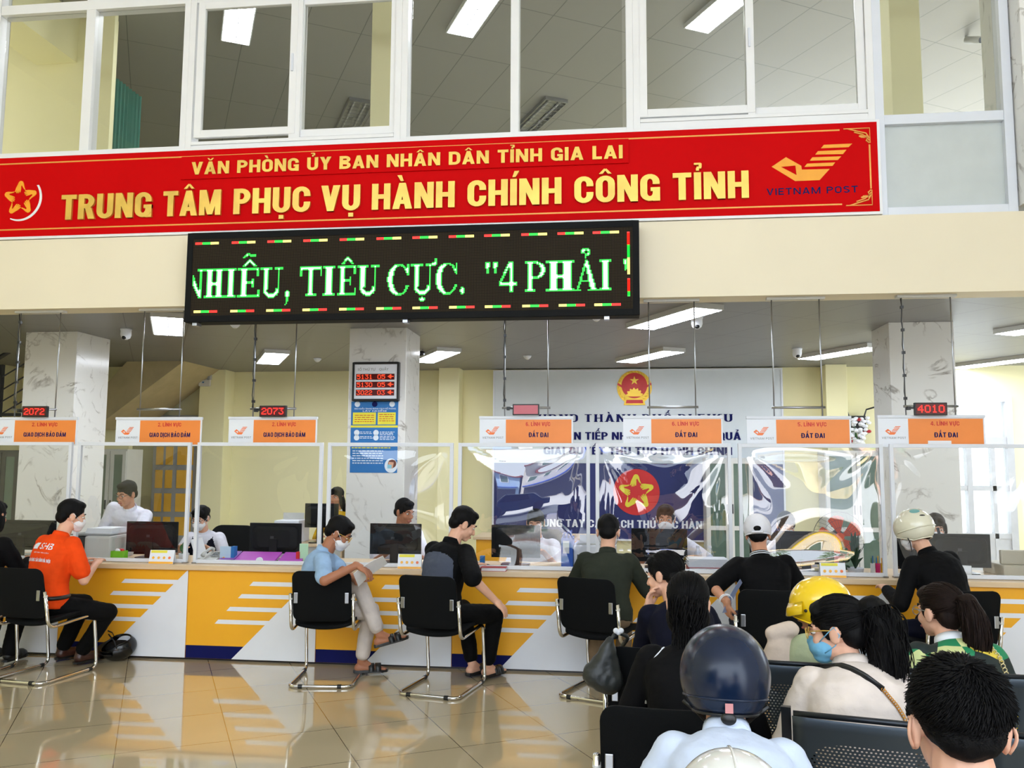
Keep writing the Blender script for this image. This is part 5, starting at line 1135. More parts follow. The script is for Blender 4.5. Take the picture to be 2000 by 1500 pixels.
def panel(w, h, fn, name, parent):
    nx, nz = 12, 12; vs = []; fs = []; uv = []
    for j in range(nz+1):
        for i in range(nx+1): x = (i/nx-.5)*w; z = (j/nz-.5)*h; vs.append(fn(x, z)); uv.append((x, z))
    for j in range(nz):
        for i in range(nx): k = j*(nx+1)+i; fs.append((k, k+1, k+nx+2, k+nx+1))
    me = bpy.data.meshes.new(name); me.from_pydata(vs, [], fs); me.materials.append(PERF); l = me.uv_layers.new(name='UVMap')
    for lp in me.loops: l.data[lp.index].uv = uv[lp.vertex_index]
    me.polygons.foreach_set('use_smooth', [True]*len(me.polygons))
    o = bpy.data.objects.new(name, me); o.parent = parent; COL.objects.link(o); WM[o] = WM[parent].copy()
    sm = o.modifiers.new('thickness', 'SOLIDIFY'); sm.thickness = .0025
    return o
def bench(x, y, rz, n, label):
    """origin at the left end of the back"""
    t = thing('waiting_bench', label, 'bench', (x, y, 0), rz, 'perforated steel benches'); pw = .515
    for i in range(n):
        c = pw*i+pw/2
        panel(pw-.035, .44, lambda a, b: (c+a, .0-.06*(b/.22)-.02*(1-(2*a/.5)**2)+.03*max(0, b/.22)**3*-1, .635+b), 'backrest', t)
        panel(pw-.035, .42, lambda a, b: (c+a, .26+b, .405+.02*(b/.21)-.025*max(0, (b-.12)/.09)**2), 'seat', t)
        mb = MB(); mb.tube([(c-pw/2+.02, -.067, .857), (c+pw/2-.02, -.067, .857)], .009, 8); mb.build('top_edge', benchm, t, local=True, smooth=True)
    for i in range(n+1):
        xx = pw*i; MB().prism([(-.055-.02, .875), (-.035-.02, .875), (.06, .43), (.47, .40), (.47, .365), (.05, .365)][::-1], xx-.014, xx+.014, Matrix(((0,0,1,0),(1,0,0,0),(0,1,0,0),(0,0,0,1)))).build('bracket', benchm, t, local=True)
    MB().box(-.02, pw*n+.02, .16, .24, .31, .365).build('beam', benchm, t, local=True)
    for xx in (.2, pw*n-.2):
        mb = MB(); mb.box(xx-.025, xx+.025, .17, .23, .03, .31); mb.box(xx-.025, xx+.025, -.02, .46, 0, .03); mb.build('leg', benchm, t, local=True, bevel=.004)
    return t
bench(.52, 2.74, R(-12.7), 3, 'dark perforated steel bench in front, holding the woman in the beige jacket')
bench(.46, 3.42, R(-7), 2, 'dark perforated steel bench further back, holding the woman in the green plaid shirt')
# ------------------------------------------------------------------ people
SK = {k: mat('skin '+k, c, .52, var=.07, vscale=14, spec=.35) for k, c in {'light': (222,172,146), 'mid': (198,142,112), 'tan': (168,112,84)}.items()}
hairm = mat('black hair', (9,8,9), .6, var=.3, vscale=26, bump=.25, spec=.15, bscale=150, stretch=(6,6,.6))
hairbr = mat('dark brown hair', (30,19,15), .6, var=.3, vscale=26, spec=.15, bump=.25, bscale=150, stretch=(6,6,.6))
lipm = mat('lips', (170,92,86), .5); eyew = mat('eye white', (232,230,226), .25); eyed = mat('dark iris', (24,16,12), .15)
maskw = mat('white face mask', (234,234,238), .7, bump=.1, bscale=200); maskb = mat('blue face mask', (112,178,214), .7, bump=.1, bscale=200)
steelm = M['steel']
def cloth(name, c, rough=.8, var=.10): return mat(name, c, rough, var=var, vscale=9, bump=.35, bscale=26, spec=.12)
def basis(f, u):
    f = Vector(f).normalized(); r = f.cross(Vector(u)).normalized(); u = r.cross(f); return r, f, u
def rotm(r, f, u): return Matrix(((r.x, f.x, u.x), (r.y, f.y, u.y), (r.z, f.z, u.z)))
def ik(a, b, l1, l2, hint):
    d = b-a; L = min(d.length, (l1+l2)*.998); dn = d.normalized(); x = (l1*l1-l2*l2+L*L)/(2*L); h = math.sqrt(max(l1*l1-x*x, 0))
    hn = hint-dn*hint.dot(dn); hn = hn.normalized() if hn.length > 1e-5 else dn.orthogonal().normalized()
    return a+dn*x+hn*h, a+dn*L
def hand(mb, w, d, n, side, curl=.5, s=1.0, spread=1.0, thumb=.5):
    """w wrist, d finger direction, n back of the hand, side +1 when the thumb is on +cross(d,n)"""
    d = Vector(d).normalized(); n = Vector(n); n = (n-d*n.dot(d)).normalized(); t = d.cross(n)*side
    Rm = Matrix(((t.x, d.x, n.x), (t.y, d.y, n.y), (t.z, d.z, n.z)))
    mb.ell(w+d*.048*s, (.040*s, .056*s, .017*s), Rm, 16, 10); mb.cap(w-d*.01, w+d*.03*s, .024*s, .026*s, 10)
    for k, (o, L) in enumerate(((.030,.070),(.010,.080),(-.010,.074),(-.029,.058))):
        p = w+d*(.088-.004*abs(k-1.2))*s+t*o*s*1.02; dd = (d+t*(.10-.07*k)*spread).normalized(); c = 0
        for q, (fl, r0, r1) in enumerate(((.42, .0095, .0088), (.33, .0088, .0080), (.25, .0080, .0066))):
            c += curl*(.6, .8, .6)[q]*(1+.08*k); e = dd*math.cos(c)-n*math.sin(c); p2 = p+e*L*fl*s; mb.cap(p, p2, r0*s, r1*s, 8, 3); p = p2
    p = w+d*.028*s+t*.026*s; e = (d*.62+t*.74-n*thumb*.5).normalized(); p2 = p+e*.045*s; mb.cap(p, p2, .0125*s, .0105*s, 8, 3)
    e2 = (d*.9+t*.25-n*thumb*.7).normalized(); mb.cap(p2, p2+e2*.034*s, .0105*s, .008*s, 8, 3)
def torso(rings, grow, n=22):
    out = []
    for c, r, f, a, b in rings:
        out.append([c+r*((a+grow)*math.copysign(abs(math.cos(t))**.85, math.cos(t)))+f*((b+grow)*math.copysign(abs(math.sin(t))**.85, math.sin(t))) for t in [2*PI*k/n for k in range(n)]])
    return out
PEOPLE = {}
def person(key, label, x, y, face, seat=.45, s=1.0, fem=False, lean=8, hunch=14, side=0, head=(0,0,0), stand=False, skin='mid', twist=0,
           wr=None, wl=None, er=(.5,-.3,-.8), el=(-.5,-.3,-.8), hr=None, hl=None, curl=.45, ankr=None, ankl=None, kr=(0,.4,1), kl=(0,.4,1),
           top=None, sleeve=1.0, collar=None, pants=None, hem=1.0, shoes='shoe', shoem=None, hair='short', hm=None, mask=None, glasses=None, voxel=.0065, legs=True, headlift=0, zip_=False, wrinkle=.004, loose=1.0, eyes=True, arms=True, aim=None, hscale=1.0, wf=1.0):
    a = math.radians(face); F = Vector((math.sin(a), math.cos(a), 0)); Rv = Vector((math.cos(a), -math.sin(a), 0)); U = Vector((0,0,1))
    ln, hn, sd = math.radians(lean), math.radians(lean+hunch), math.radians(side)
    ph = (.93*s if stand else seat+.10*s)
    u1 = (U*math.cos(ln)+F*math.sin(ln)); u1 = (u1*math.cos(sd)+Rv*math.sin(sd)).normalized()
    u2 = (U*math.cos(hn)+F*math.sin(hn)); u2 = (u2*math.cos(sd*1.3)+Rv*math.sin(sd*1.3)).normalized()
    tw = math.radians(twist)
    R1 = (Rv-u1*Rv.dot(u1)).normalized(); F1 = u1.cross(R1)
    Rt = (Rv*math.cos(tw)-F*math.sin(tw)); R2 = (Rt-u2*Rt.dot(u2)).normalized(); F2 = u2.cross(R2)
    w = (.90 if fem else 1.0)*s*wf
    hy, hp, hrl = [math.radians(q) for q in head]
    fd0 = (F*math.cos(hy)+Rv*math.sin(hy)); fh = (fd0*math.cos(hp)-U*math.sin(hp)).normalized(); uh = U*math.cos(hp)+fd0*math.sin(hp)
    rh = fh.cross(uh).normalized(); rh, uh = (rh*math.cos(hrl)-uh*math.sin(hrl)), (uh*math.cos(hrl)+rh*math.sin(hrl))
    hs = s*(.96 if fem else 1.0)*hscale; tl = 1.0
    for it in range(4 if aim else 1):
        pel = Vector((x, y, ph)); q = s*tl
        waist = pel+u1*.15*q; chest = pel+u1*.27*q+u2*.05*q; upper = chest+u2*.10*q; sho = chest+u2*.165*q; neck = chest+u2*.205*q
        hc = neck+u2*.055*s+uh*(.115+headlift)*s+fh*.025*s
        if aim:
            T_ = P(aim[0], aim[1], hc.y); dz = T_.z-hc.z; x += T_.x-hc.x; tl *= 1+dz/max(hc.z-ph, .2)
    if aim:
        if not .80 < tl < 1.2: print('TORSO', key, round(tl, 3))
        tl = min(max(tl, .72), 1.25)
    t = thing('person', label, 'person', (x, y, 0), -a)
    def Lc(v): return v if isinstance(v, Vector) else Vector((x, y, 0))+Rv*v[0]+F*v[1]+U*v[2]
    rings = [(pel-u1*.10*s, Rv, F1, .11*w, .09*s), (pel-u1*.05*s, Rv, F1, .165*w*(1.04 if fem else 1), .115*s), (pel+u1*.03*s, Rv, F1, .172*w*(1.05 if fem else 1), .118*s), (waist, (Rv+R2).normalized(), F1, .142*w, .102*s),
             (chest, R2, F2, .164*w, .113*s), (upper, R2, F2, .172*w, .108*s), (sho, R2, F2, .130*w, .080*s), (neck, R2, F2, .058*s, .056*s)]
    SR, SL = sho+R2*.160*w-u2*.020*s, sho-R2*.160*w-u2*.020*s
    ua, fa = .285*s, .245*s
    WR = Lc(wr) if wr else SR+F*.25*s-U*.36*s+Rv*.02; WL = wl(lambda v: hc+(rh*v[0]+fh*v[1]+uh*v[2])*hs) if callable(wl) else Lc(wl) if wl else SL+F*.25*s-U*.36*s-Rv*.02
    def dirv(v): return v.copy() if isinstance(v, Vector) else Rv*v[0]+F*v[1]+U*v[2]
    ER, WR = ik(SR, WR, ua, fa, dirv(er)); EL, WL = ik(SL, WL, ua, fa, dirv(el))
    RH = rotm(rh, fh, uh)
    def H(v): return hc+(rh*v[0]+fh*v[1]+uh*v[2])*hs
    b = MB()
    b.loft(torso(rings, -.012*s)); b.cap(neck-u2*.06*s, H((0,-.015,-.06)), .058*s*(.9 if fem else 1), .052*s*(.9 if fem else 1))
    def hell(c, r, R=None): b.ell(H(c), tuple(q*hs for q in r), RH @ R if R else RH, 18, 12)
    hell((0,-.012,.032), (.074,.094,.086)); hell((0,.034,-.030), (.060,.058,.075)); hell((0,.060,-.088), (.028,.026,.022)); hell((0,.012,-.06), (.055,.055,.04))
    for q in (-1, 1):
        hell((.036*q,.062,-.030), (.024,.024,.024)); hell((.078*q,-.006,-.008), (.010,.022,.034)); hell((.084*q,-.014,.004), (.006,.013,.020))
        b.cap(H((.012*q,.084,.020)), H((.044*q,.070,.018)), .010*hs, .009*hs, 8)
        b.ell(H((.012*q,.098,-.034)), (.009*hs,)*3, None, 8, 6)
    b.cap(H((0,.084,.008)), H((0,.104,-.030)), .010*hs, .013*hs, 10)
    b.cap(H((-.016,.083,-.060)), H((.016,.083,-.060)), .010*hs, .010*hs, 8); b.cap(H((-.013,.083,-.070)), H((.013,.083,-.070)), .010*hs, .010*hs, 8)
    b.cap(SR, ER, .046*w, .038*w); b.cap(ER, WR, .037*w, .026*w); b.cap(SL, EL, .046*w, .038*w); b.cap(EL, WL, .037*w, .026*w)
    dr = dirv(hr[0]) if hr else (WR-ER).normalized(); nr = dirv(hr[1]) if hr else U
    dl = dirv(hl[0]) if hl else (WL-EL).normalized(); nl = dirv(hl[1]) if hl else U
    if arms: hand(b, WR, dr, nr, 1 if Vector(dr).cross(Vector(nr)).dot(-Rv) >= 0 else -1, curl, s); hand(b, WL, dl, nl, 1 if Vector(dl).cross(Vector(nl)).dot(Rv) >= 0 else -1, curl, s)
    th, sh = .42*s, .41*s
    HR_, HL_ = pel+Rv*.09*s-u1*.03*s, pel-Rv*.09*s-u1*.03*s
    AR = Lc(ankr) if ankr else (HR_+F*.02-U*(ph-.085) if stand else HR_+F*.43*s+U*(.085-HR_.z)); AL = Lc(ankl) if ankl else (HL_-F*.02-U*(ph-.085) if stand else HL_+F*.43*s+U*(.085-HL_.z))
    KR, AR = ik(HR_, AR, th, sh, dirv(kr)); KL, AL = ik(HL_, AL, th, sh, dirv(kl))
    if legs:
        for h_, k_, an in ((HR_, KR, AR), (HL_, KL, AL)):
            b.cap(h_, k_, .074*s, .050*s); b.cap(k_, an, .046*s, .034*s)
    fdir = {}
    for q, (k_, an) in (('r', (KR, AR)), ('l', (KL, AL))):
        sh_d = (an-k_).normalized(); fd = F-sh_d*F.dot(sh_d)*.6
        if an.z < .14: fd = Vector((fd.x, fd.y, 0))
        fdir[q] = fd.normalized()
        if legs and shoes != 'shoe':
            bn_ = U if an.z < .14 else (U-fd*U.dot(fd)).normalized(); hl_ = an-bn_*.045*s
            b.cap(hl_-fdir[q]*.02*s, hl_+fdir[q]*.13*s-bn_*.008*s, .034*s, .026*s); b.cap(an, hl_+fdir[q]*.07*s, .034*s, .028*s)
            sv = fdir[q].cross(bn_)
            for z_ in range(5): b.cap(hl_+fdir[q]*.13*s+sv*(.028-.014*z_)*s-bn_*.008*s, hl_+fdir[q]*(.185-.008*abs(z_-1))*s+sv*(.030-.015*z_)*s-bn_*.012*s, .012*s, .009*s, 8, 3)
    body = remesh('body', b, SK[skin], t, voxel, 3)
    if eyes:
        for q in (-1, 1):
            mb = MB(); mb.ell(H((.033*q,.0755,.004)), tuple(k*hs for k in (.0145,.010,.0068)), RH, 14, 10); eo = mb.build('eye', eyew, t, smooth=True)
            MB().ell(H((.033*q,.0838,.003)), tuple(k*hs for k in (.006,.0035,.0060)), RH, 10, 8).build('iris', eyed, eo, smooth=True)
            MB().tube([H((.016*q,.093,.026)), H((.034*q,.088,.031)), H((.050*q,.074,.025))], [.003*hs,.0042*hs,.002*hs], 6).build('eyebrow', hairm, t, smooth=True)
        if not mask: MB().cap(H((-.019,.0905,-.0655)), H((.019,.0905,-.0655)), .0062*hs, .0062*hs, 8).build('lips', lipm, t, smooth=True)
    # clothes
    sd_ = x*3+y
    if top:
        mb = MB(); g = .012*loose; mb.loft(torso(rings[1:], g)); mb.ell(pel-u1*.03*s, (.15*w,.11*s,.06*s), rotm(Rv, F1, u1))
        for S_, E_, W_ in ((SR, ER, WR), (SL, EL, WL)):
            mb.ell(S_-(S_-sho).normalized()*.012, (.056*w+.006,)*3); mb.cap(neck-u2*.045*s, S_-(S_-sho).normalized()*.02, .052*w, .054*w)
            if sleeve >= 1:
                mb.cap(S_, E_, .052*w+.008*loose, .045*w+.007*loose); mb.cap(E_, E_+(W_-E_)*min(1, sleeve-.02), .044*w+.007*loose, .033*w+.006*loose)
            else:
                mb.cap(S_, S_+(E_-S_)*sleeve, .054*w+.010*loose, .052*w+.012*loose)
        mb.cap(neck-u2*.05*s, neck-u2*.005*s, .085*s, .062*s)
        shirt = remesh('shirt' if sleeve < 1 else ('jacket' if loose > 1.1 else 'shirt'), mb, top, t, max(voxel, .008), 4, wrinkle, 8.0, (1,1,1.6), sd_)
        if collar:
            rr = []
            for z_, q in ((-.012, .068), (.018, .064), (.036, .060)):
                c = neck+u2*z_*s-F2*.006; rr.append([c+R2*(q*s*math.cos(k*PI/10))+F2*(q*s*1.0*math.sin(k*PI/10))+u2*(-.016*s*max(0, math.sin(k*PI/10))) for k in range(20)])
            for z_, q in ((.030, .054), (-.01, .058)):
                c = neck+u2*z_*s-F2*.006; rr.append([c+R2*(q*s*math.cos(k*PI/10))+F2*(q*s*math.sin(k*PI/10))+u2*(-.016*s*max(0, math.sin(k*PI/10))) for k in range(20)])
            MB().loft(rr).build('collar', collar, t, smooth=True)
    else: shirt = None
    if pants and legs:
        mb = MB(); mb.loft(torso(rings[:3], .010)); lz = .010*loose
        for h_, k_, an in ((HR_, KR, AR), (HL_, KL, AL)):
            mb.cap(h_, k_, .082*s+lz*.4, .060*s+lz*.6); mb.cap(k_, k_+(an-k_)*hem, .057*s+lz*.6, .046*s+lz*.8)
        remesh('trousers', mb, pants, t, max(voxel, .008), 4, wrinkle, 9.0, (1,1,1.3), sd_+4)
    if legs and shoes:
        sm = shoem or M['black']
        for q, an in (('r', AR), ('l', AL)):
            fd = fdir[q]; bn_ = U if an.z < .14 else (U-fd*U.dot(fd)).normalized(); base = an-bn_*.082*s; sv = fd.cross(bn_)
            out = [(-.052,.026),(-.062,0),(-.052,-.026),(0,-.033),(.07,-.040),(.13,-.044),(.18,-.034),(.205,-.008),(.195,.022),(.15,.038),(.07,.034),(0,.032)]
            T_ = Matrix(((sv.x, fd.x, bn_.x, base.x), (sv.y, fd.y, bn_.y, base.y), (sv.z, fd.z, bn_.z, base.z), (0,0,0,1)))
            if shoes == 'shoe':
                mb = MB(); mb.cap(base+fd*-.01+bn_*.045*s, base+fd*.14*s+bn_*.036*s, .042*s, .036*s); mb.cap(base+fd*.10*s+bn_*.034*s, base+fd*.165*s+bn_*.030*s, .040*s, .030*s); mb.cap(base+bn_*.05*s, base+bn_*.085*s, .042*s, .040*s)
                so = remesh('shoe', mb, sm, t, .006, 3); MB().prism([(v*s, u*s) for u, v in out], 0, .016*s, T_).build('sole', M['black'], so)
            else:
                so = MB().prism([(v*s, u*s) for u, v in out], 0, .022*s, T_).build('sandal', sm, t, bevel=.003)
                mb = MB()
                for f0 in (.075, .125):
                    mb.tube([base+fd*f0*s+sv*.040*s*math.cos(k*PI/8)+bn_*(.016+.052*math.sin(k*PI/8))*s for k in range(9)], .021*s, 8, flat=1.0) if False else mb.add(*strap(base+fd*f0*s, fd, sv, bn_, s))
                mb.build('strap', sm, so, smooth=True)
    # hair
    hmm = hm or hairm
    if hair:
        mb = MB()
        def he(c, r, R=None): mb.ell(H(c), tuple(q*hs for q in r), RH @ R if R else RH, 20, 14)
        if hair in ('short', 'fade'):
            he((0,-.018,.046), (.082,.098,.088)); he((0,-.066,-.012), (.066,.044,.055)) if hair == 'short' else he((0,-.060,.006), (.064,.046,.050)); he((0,.035,.092), (.058,.048,.030))
            for q in (-1, 1): he((.070*q,.014,.018), (.011,.022,.034))
        elif hair == 'helmet_hair': he((0,-.066,-.020), (.064,.040,.05))
        else:
            he((0,-.018,.044), (.082,.100,.086)); he((0,-.060,-.01), (.070,.05,.06))
            for q in (-1, 1): he((.066*q,.012,.02), (.014,.03,.05)); he((.03*q,.042,.088), (.042,.036,.021), Matrix.Rotation(.5*q, 3, 'Y'))
        if hair == 'bun': he((0,-.125,.03), (.042,.040,.042))
        if hair == 'lowbun': he((0,-.108,-.035), (.048,.036,.045))
        if hair == 'long':
            he((0,-.052,-.06), (.090,.058,.10)); he((0,-.066,-.13), (.098,.048,.09)); he((0,-.074,-.19), (.090,.038,.07))
            for q in (-1, 1): he((.072*q,-.01,-.05), (.022,.045,.08))
        if hair == 'longtied':
            he((0,-.058,-.05), (.086,.056,.09)); he((0,-.088,-.12), (.055,.040,.07)); he((0,-.095,-.19), (.062,.036,.08)); he((0,-.098,-.26), (.05,.03,.06))
        if hair == 'bob':
            he((0,-.04,-.03), (.088,.065,.085))
            for q in (-1, 1): he((.076*q,.02,-.02), (.016,.035,.07))
        if hair == 'ponytail':
            he((0,-.098,.050), (.034,.030,.034)); pp = [(0,-.105,.06),(0,-.150,.055),(.0,-.178,.0),(.004,-.178,-.08),(.0,-.165,-.16),(-.004,-.150,-.24),(.004,-.140,-.30)]
            rr_ = [.022,.038,.046,.048,.044,.034,.016]
            for i in range(len(pp)-1): mb.cap(H(pp[i]), H(pp[i+1]), rr_[i]*hs, rr_[i+1]*hs)
        if hair == 'curlytail':
            he((0,-.100,.055), (.036,.034,.036)); pp = [(0,-.105,.06),(0,-.140,.066),(.002,-.160,.02),(.006,-.158,-.06),(-.004,-.150,-.14),(.010,-.140,-.22),(.004,-.132,-.30)]
            rr_ = [.030,.050,.062,.068,.062,.050,.020]
            for i in range(len(pp)-1): mb.cap(H(pp[i]), H(pp[i+1]), rr_[i]*hs, rr_[i+1]*hs)
            for q in range(9): mb.cap(H((.04*math.sin(q*2.2), -.145-.035*math.cos(q*1.7), -.10-.012*q)), H((.062*math.sin(q*2.2+.6), -.14-.05*math.cos(q*1.7), -.22-.022*(q % 5))), .022*hs, .007*hs, 8)
        remesh('hair', mb, hmm, t, .006, 4, .003, 30.0, (1.4,1.4,.45), sd_)
    if mask:
        mb = MB(); mb.ell(H((0,.050,-.050)), tuple(q*hs for q in (.0655,.062,.050)), RH); mb.ell(H((0,.086,-.032)), tuple(q*hs for q in (.022,.030,.030)), RH); mb.ell(H((0,.062,-.082)), tuple(q*hs for q in (.042,.040,.032)), RH)
        mo = remesh('face_mask', mb, mask, t, .005, 4)
        for q in (-1, 1):
            MB().tube([H((.062*q,.055,-.028)), H((.078*q,.020,.0)), H((.088*q,-.010,.022)), H((.086*q,-.024,-.008)), H((.074*q,.0,-.045)), H((.058*q,.045,-.070))], .0022*hs, 6).build('ear_loop', mask, mo, smooth=True)
    if glasses:
        mb = MB()
        for q in (-1, 1):
            mb.tube([H((.033*q+.024*math.cos(k*PI/10), .104-.25*abs(.033*q+.024*math.cos(k*PI/10))**1.4, .002+.019*math.sin(k*PI/10))) for k in range(20)], .0019*hs, 6, closed=True)
            mb.tube([H((.057*q,.096,.010)), H((.080*q,.03,.012)), H((.085*q,-.015,.008))], .002*hs, 6)
        mb.tube([H((-.010,.104,.006)), H((.010,.104,.006))], .002*hs, 6)
        MBo = mb.build('glasses', glasses, t, smooth=True)
    PEOPLE[key] = dict(t=t, H=H, RH=RH, hs=hs, F=F, R=Rv, R2=R2, F2=F2, u2=u2, neck=neck, sho=sho, chest=chest, waist=waist, pel=pel, WR=WR, WL=WL, ER=ER, EL=EL, SR=SR, SL=SL, shirt=shirt, dr=dr, dl=dl, s=s, KR=KR, KL=KL, w=w)
    return PEOPLE[key]
def strap(c, fd, sv, bn, s):
    vs = []; fs = []; n = 10
    for k in range(n+1):
        a = PI*k/n
        for d, r in ((-.022, 1), (.022, 1), (.022, .9), (-.022, .9)): vs.append(c+fd*(d*s+.0)+sv*(.043*s*r*math.cos(a))+bn*(.012+.056*r*math.sin(a))*s)
    for k in range(n):
        for j in range(4): fs.append((k*4+j, k*4+(j+1) % 4, k*4+4+(j+1) % 4, k*4+4+j))
    return vs, fs
def helmet(p, m, visor=None, low=-.055, rad=(.118,.142,.128), c=(0,-.008,.036), name='helmet', cut_front=.02, trim=None, tilt=0):
    H, RH, hs, t = p['H'], p['RH'], p['hs'], p['t']; mb = MB(); nu, nv = 40, 18; vs = []; fs = []
    for sh in (1.0, .93):
        for j in range(nv+1):
            for i in range(nu):
                a = 2*PI*i/nu; f = math.cos(a)      # f=1 front
                zl = (low+(cut_front-low)*max(0, f)**1.0)-c[2]; ph = j/nv
                zmin = max(-.98, zl/rad[2]); th0 = math.acos(zmin); th = th0*ph
                vs.append(H((c[0]+sh*rad[0]*math.sin(th)*math.sin(a), c[1]+sh*rad[1]*math.sin(th)*math.cos(a), c[2]+sh*rad[2]*math.cos(th))))
    n = nu*(nv+1)
    for j in range(nv):
        for i in range(nu):
            k, k2 = j*nu+i, j*nu+(i+1) % nu; fs.append((k, k2, k2+nu, k+nu)); fs.append((n+k, n+k+nu, n+k2+nu, n+k2))
    for i in range(nu): k, k2 = nv*nu+i, nv*nu+(i+1) % nu; fs.append((k, k2, n+k2, n+k))
    mb.add(vs, fs); ho = mb.build(name, m, t, smooth=True)
    rim = [H((c[0]+1.004*rad[0]*math.sin(math.acos(max(-.98, ((low+(cut_front-low)*max(0, math.cos(a)))-c[2])/rad[2])))*math.sin(a), c[1]+1.004*rad[1]*math.sin(math.acos(max(-.98, ((low+(cut_front-low)*max(0, math.cos(a)))-c[2])/rad[2])))*math.cos(a), (low+(cut_front-low)*max(0, math.cos(a))))) for a in [2*PI*k/48 for k in range(48)]]
    MB().tube(rim, .0045*hs, 8, closed=True).build('rim', trim or m, ho, smooth=True)
    if visor:
        vs = []; fs = []; nn = 16
        for k in range(nn+1):
            a = -1.15+2.3*k/nn
            for d, z in ((1.0, .03), (1.28, -.0), (1.28, -.006), (1.0, .022)): vs.append(H((c[0]+rad[0]*d*math.sin(a)*.97, c[1]+rad[1]*d*math.cos(a)*.97, cut_front+z)))
        for k in range(nn):
            for j in range(4): fs.append((k*4+j, k*4+(j+1) % 4, k*4+4+(j+1) % 4, k*4+4+j))
        MB().add(vs, fs).build('visor', visor, ho, smooth=False)
    for q in (-1, 1):
        MB().tube([H((q*rad[0]*.93, .01, low+.02)), H((q*.074,.02,-.07)), H((q*.03,.05,-.118))], .006*hs, 6, flat=.4).build('chin_strap', M['black'], ho, smooth=True)
    return ho
def project(verts, faces, target, origin, nrm, off):
    """press a flat print onto a garment"""
    me = target.data; T = WM[target]; bv = BVHTree.FromPolygons([T @ v.co for v in me.vertices], [tuple(p.vertices) for p in me.polygons]); out = []
    for v in verts:
        h = bv.ray_cast(v+nrm*.4, -nrm); out.append((h[0]+nrm*off) if h[0] is not None else v)
    return out
def patch(p, target, m, name, c, r, u, outline, off=.003, sub=14, label=None):
    """a piece of cloth of another colour sewn on: outline in (r,u) metres round c, seen along r x u"""
    n = r.cross(u).normalized(); mb = MB(); xs = [q[0] for q in outline]; zs = [q[1] for q in outline]; g = sub
    vs, fs, ids = [], [], {}
    def ins(x, z):
        k = False; j = len(outline)-1
        for i in range(len(outline)):
            if (outline[i][1] > z) != (outline[j][1] > z) and x < (outline[j][0]-outline[i][0])*(z-outline[i][1])/(outline[j][1]-outline[i][1])+outline[i][0]: k = not k
            j = i
        return k
    dx, dz = (max(xs)-min(xs))/g, (max(zs)-min(zs))/g
    for i in range(g):
        for j in range(g):
            x0, z0 = min(xs)+dx*i, min(zs)+dz*j
            if ins(x0+dx/2, z0+dz/2):
                f = []
                for a, b in ((0,0),(1,0),(1,1),(0,1)):
                    k = (i+a, j+b)
                    if k not in ids: ids[k] = len(vs); vs.append(c+r*(min(xs)+dx*k[0])+u*(min(zs)+dz*k[1]))
                    f.append(ids[k])
                fs.append(tuple(f))
    vs = project(vs, fs, target, c, n, off); mb.add(vs, fs); return mb.build(name, m, p['t'], smooth=True, label=label)

def strands(p, m, starts, tie, nodes, radii, seed=1, r=.0017, name='hair_strands', wave=.006, c=(0,-.018,.044), rad=(.084,.102,.088)):
    """combed locks from the hairline over the skull to the tie, then down the tail"""
    rn = random.Random(seed); mb = MB(); H, hs = p['H'], p['hs']
    def nrm(v): return Vector(((v[0]-c[0])/rad[0], (v[1]-c[1])/rad[1], (v[2]-c[2])/rad[2]))
    dT = nrm(tie).normalized()
    for a, z in starts(rn):
        d0 = Vector((math.sin(a)*math.sqrt(1-z*z), math.cos(a)*math.sqrt(1-z*z), z)); pts = []
        for k in range(9):
            t = k/8; d = d0.slerp(dT, t) if d0.angle(dT) < 3.1 else d0.lerp(dT, t); d.normalize(); e = 1.0+.025*math.sin(PI*t)*rn.uniform(.4, 1.2)
            pts.append(H((c[0]+rad[0]*d.x*e, c[1]+rad[1]*d.y*e, c[2]+rad[2]*d.z*e)))
        mb.tube(pts, [r*hs*.6]+[r*hs]*7+[r*hs*.6], 4)
    if nodes:
        for q in range(170):
            an, rr = rn.uniform(0, 2*PI), math.sqrt(rn.uniform(.35, 1.2)); ph, pts = rn.uniform(0, 6), []; ln = rn.uniform(.75, 1.08)
            n = 16
            for k in range(n+1):
                t = min(k/n*ln, .999)*(len(nodes)-1); i = int(t); f = t-i; a, b = Vector(nodes[i]), Vector(nodes[i+1]); R_ = radii[i]*(1-f)+radii[i+1]*f
                o = Vector((R_*rr*math.cos(an+.25*math.sin(t+ph)), R_*rr*math.sin(an+.25*math.sin(t+ph)), R_*rr*.3*math.sin(an*2)))+Vector((wave*math.sin(t*2.4+ph), wave*math.cos(t*2.1+ph), 0))
                pts.append(H(a.lerp(b, f)+o))
            mb.tube(pts, [r*hs*1.3]*n+[r*hs*.3], 4)
    return mb.build(name, m, p['t'], smooth=True)
# ------------------------------------------------------------------ office chairs behind the counter
def make_office_chair(label):
    t = thing('office_chair', label, 'chair', (0,0,0), 0, 'office chairs behind the counter')
    cushion(.46, .52, .09, .05, lambda x, z, d: (x, -.25-.06*(z/.26)-.03*(1-(x/.2)**2)+d, .72+z)).build('backrest', fab, t, local=True, smooth=True)
    cushion(.48, .46, .08, .07, lambda x, z, d: (x, z, .36+d)).build('seat', fab, t, local=True, smooth=True)
    MB().tube([(0,-.20,.35),(0,-.27,.43),(0,-.265,.68)], .022, 8).build('back_support', M['black'], t, local=True)
    MB().tube([(0,0,.08),(0,0,.33)], .028, 12).build('column', M['black'], t, local=True)
    for k in range(5):
        c, s = math.cos(k*2*PI/5), math.sin(k*2*PI/5); l = MB().tube([(0,0,.10),(.28*c,.28*s,.065)], [.025,.016], 8).build('base_arm', M['black'], t, local=True)
        MB().ell((.29*c,.29*s,.028), (.028,.02,.028), seg=10, rings=8).build('caster', M['black'], l, local=True)
    return t
oc0 = make_office_chair('black office chair behind the woman in the grey and navy blouse'); oc_used = []
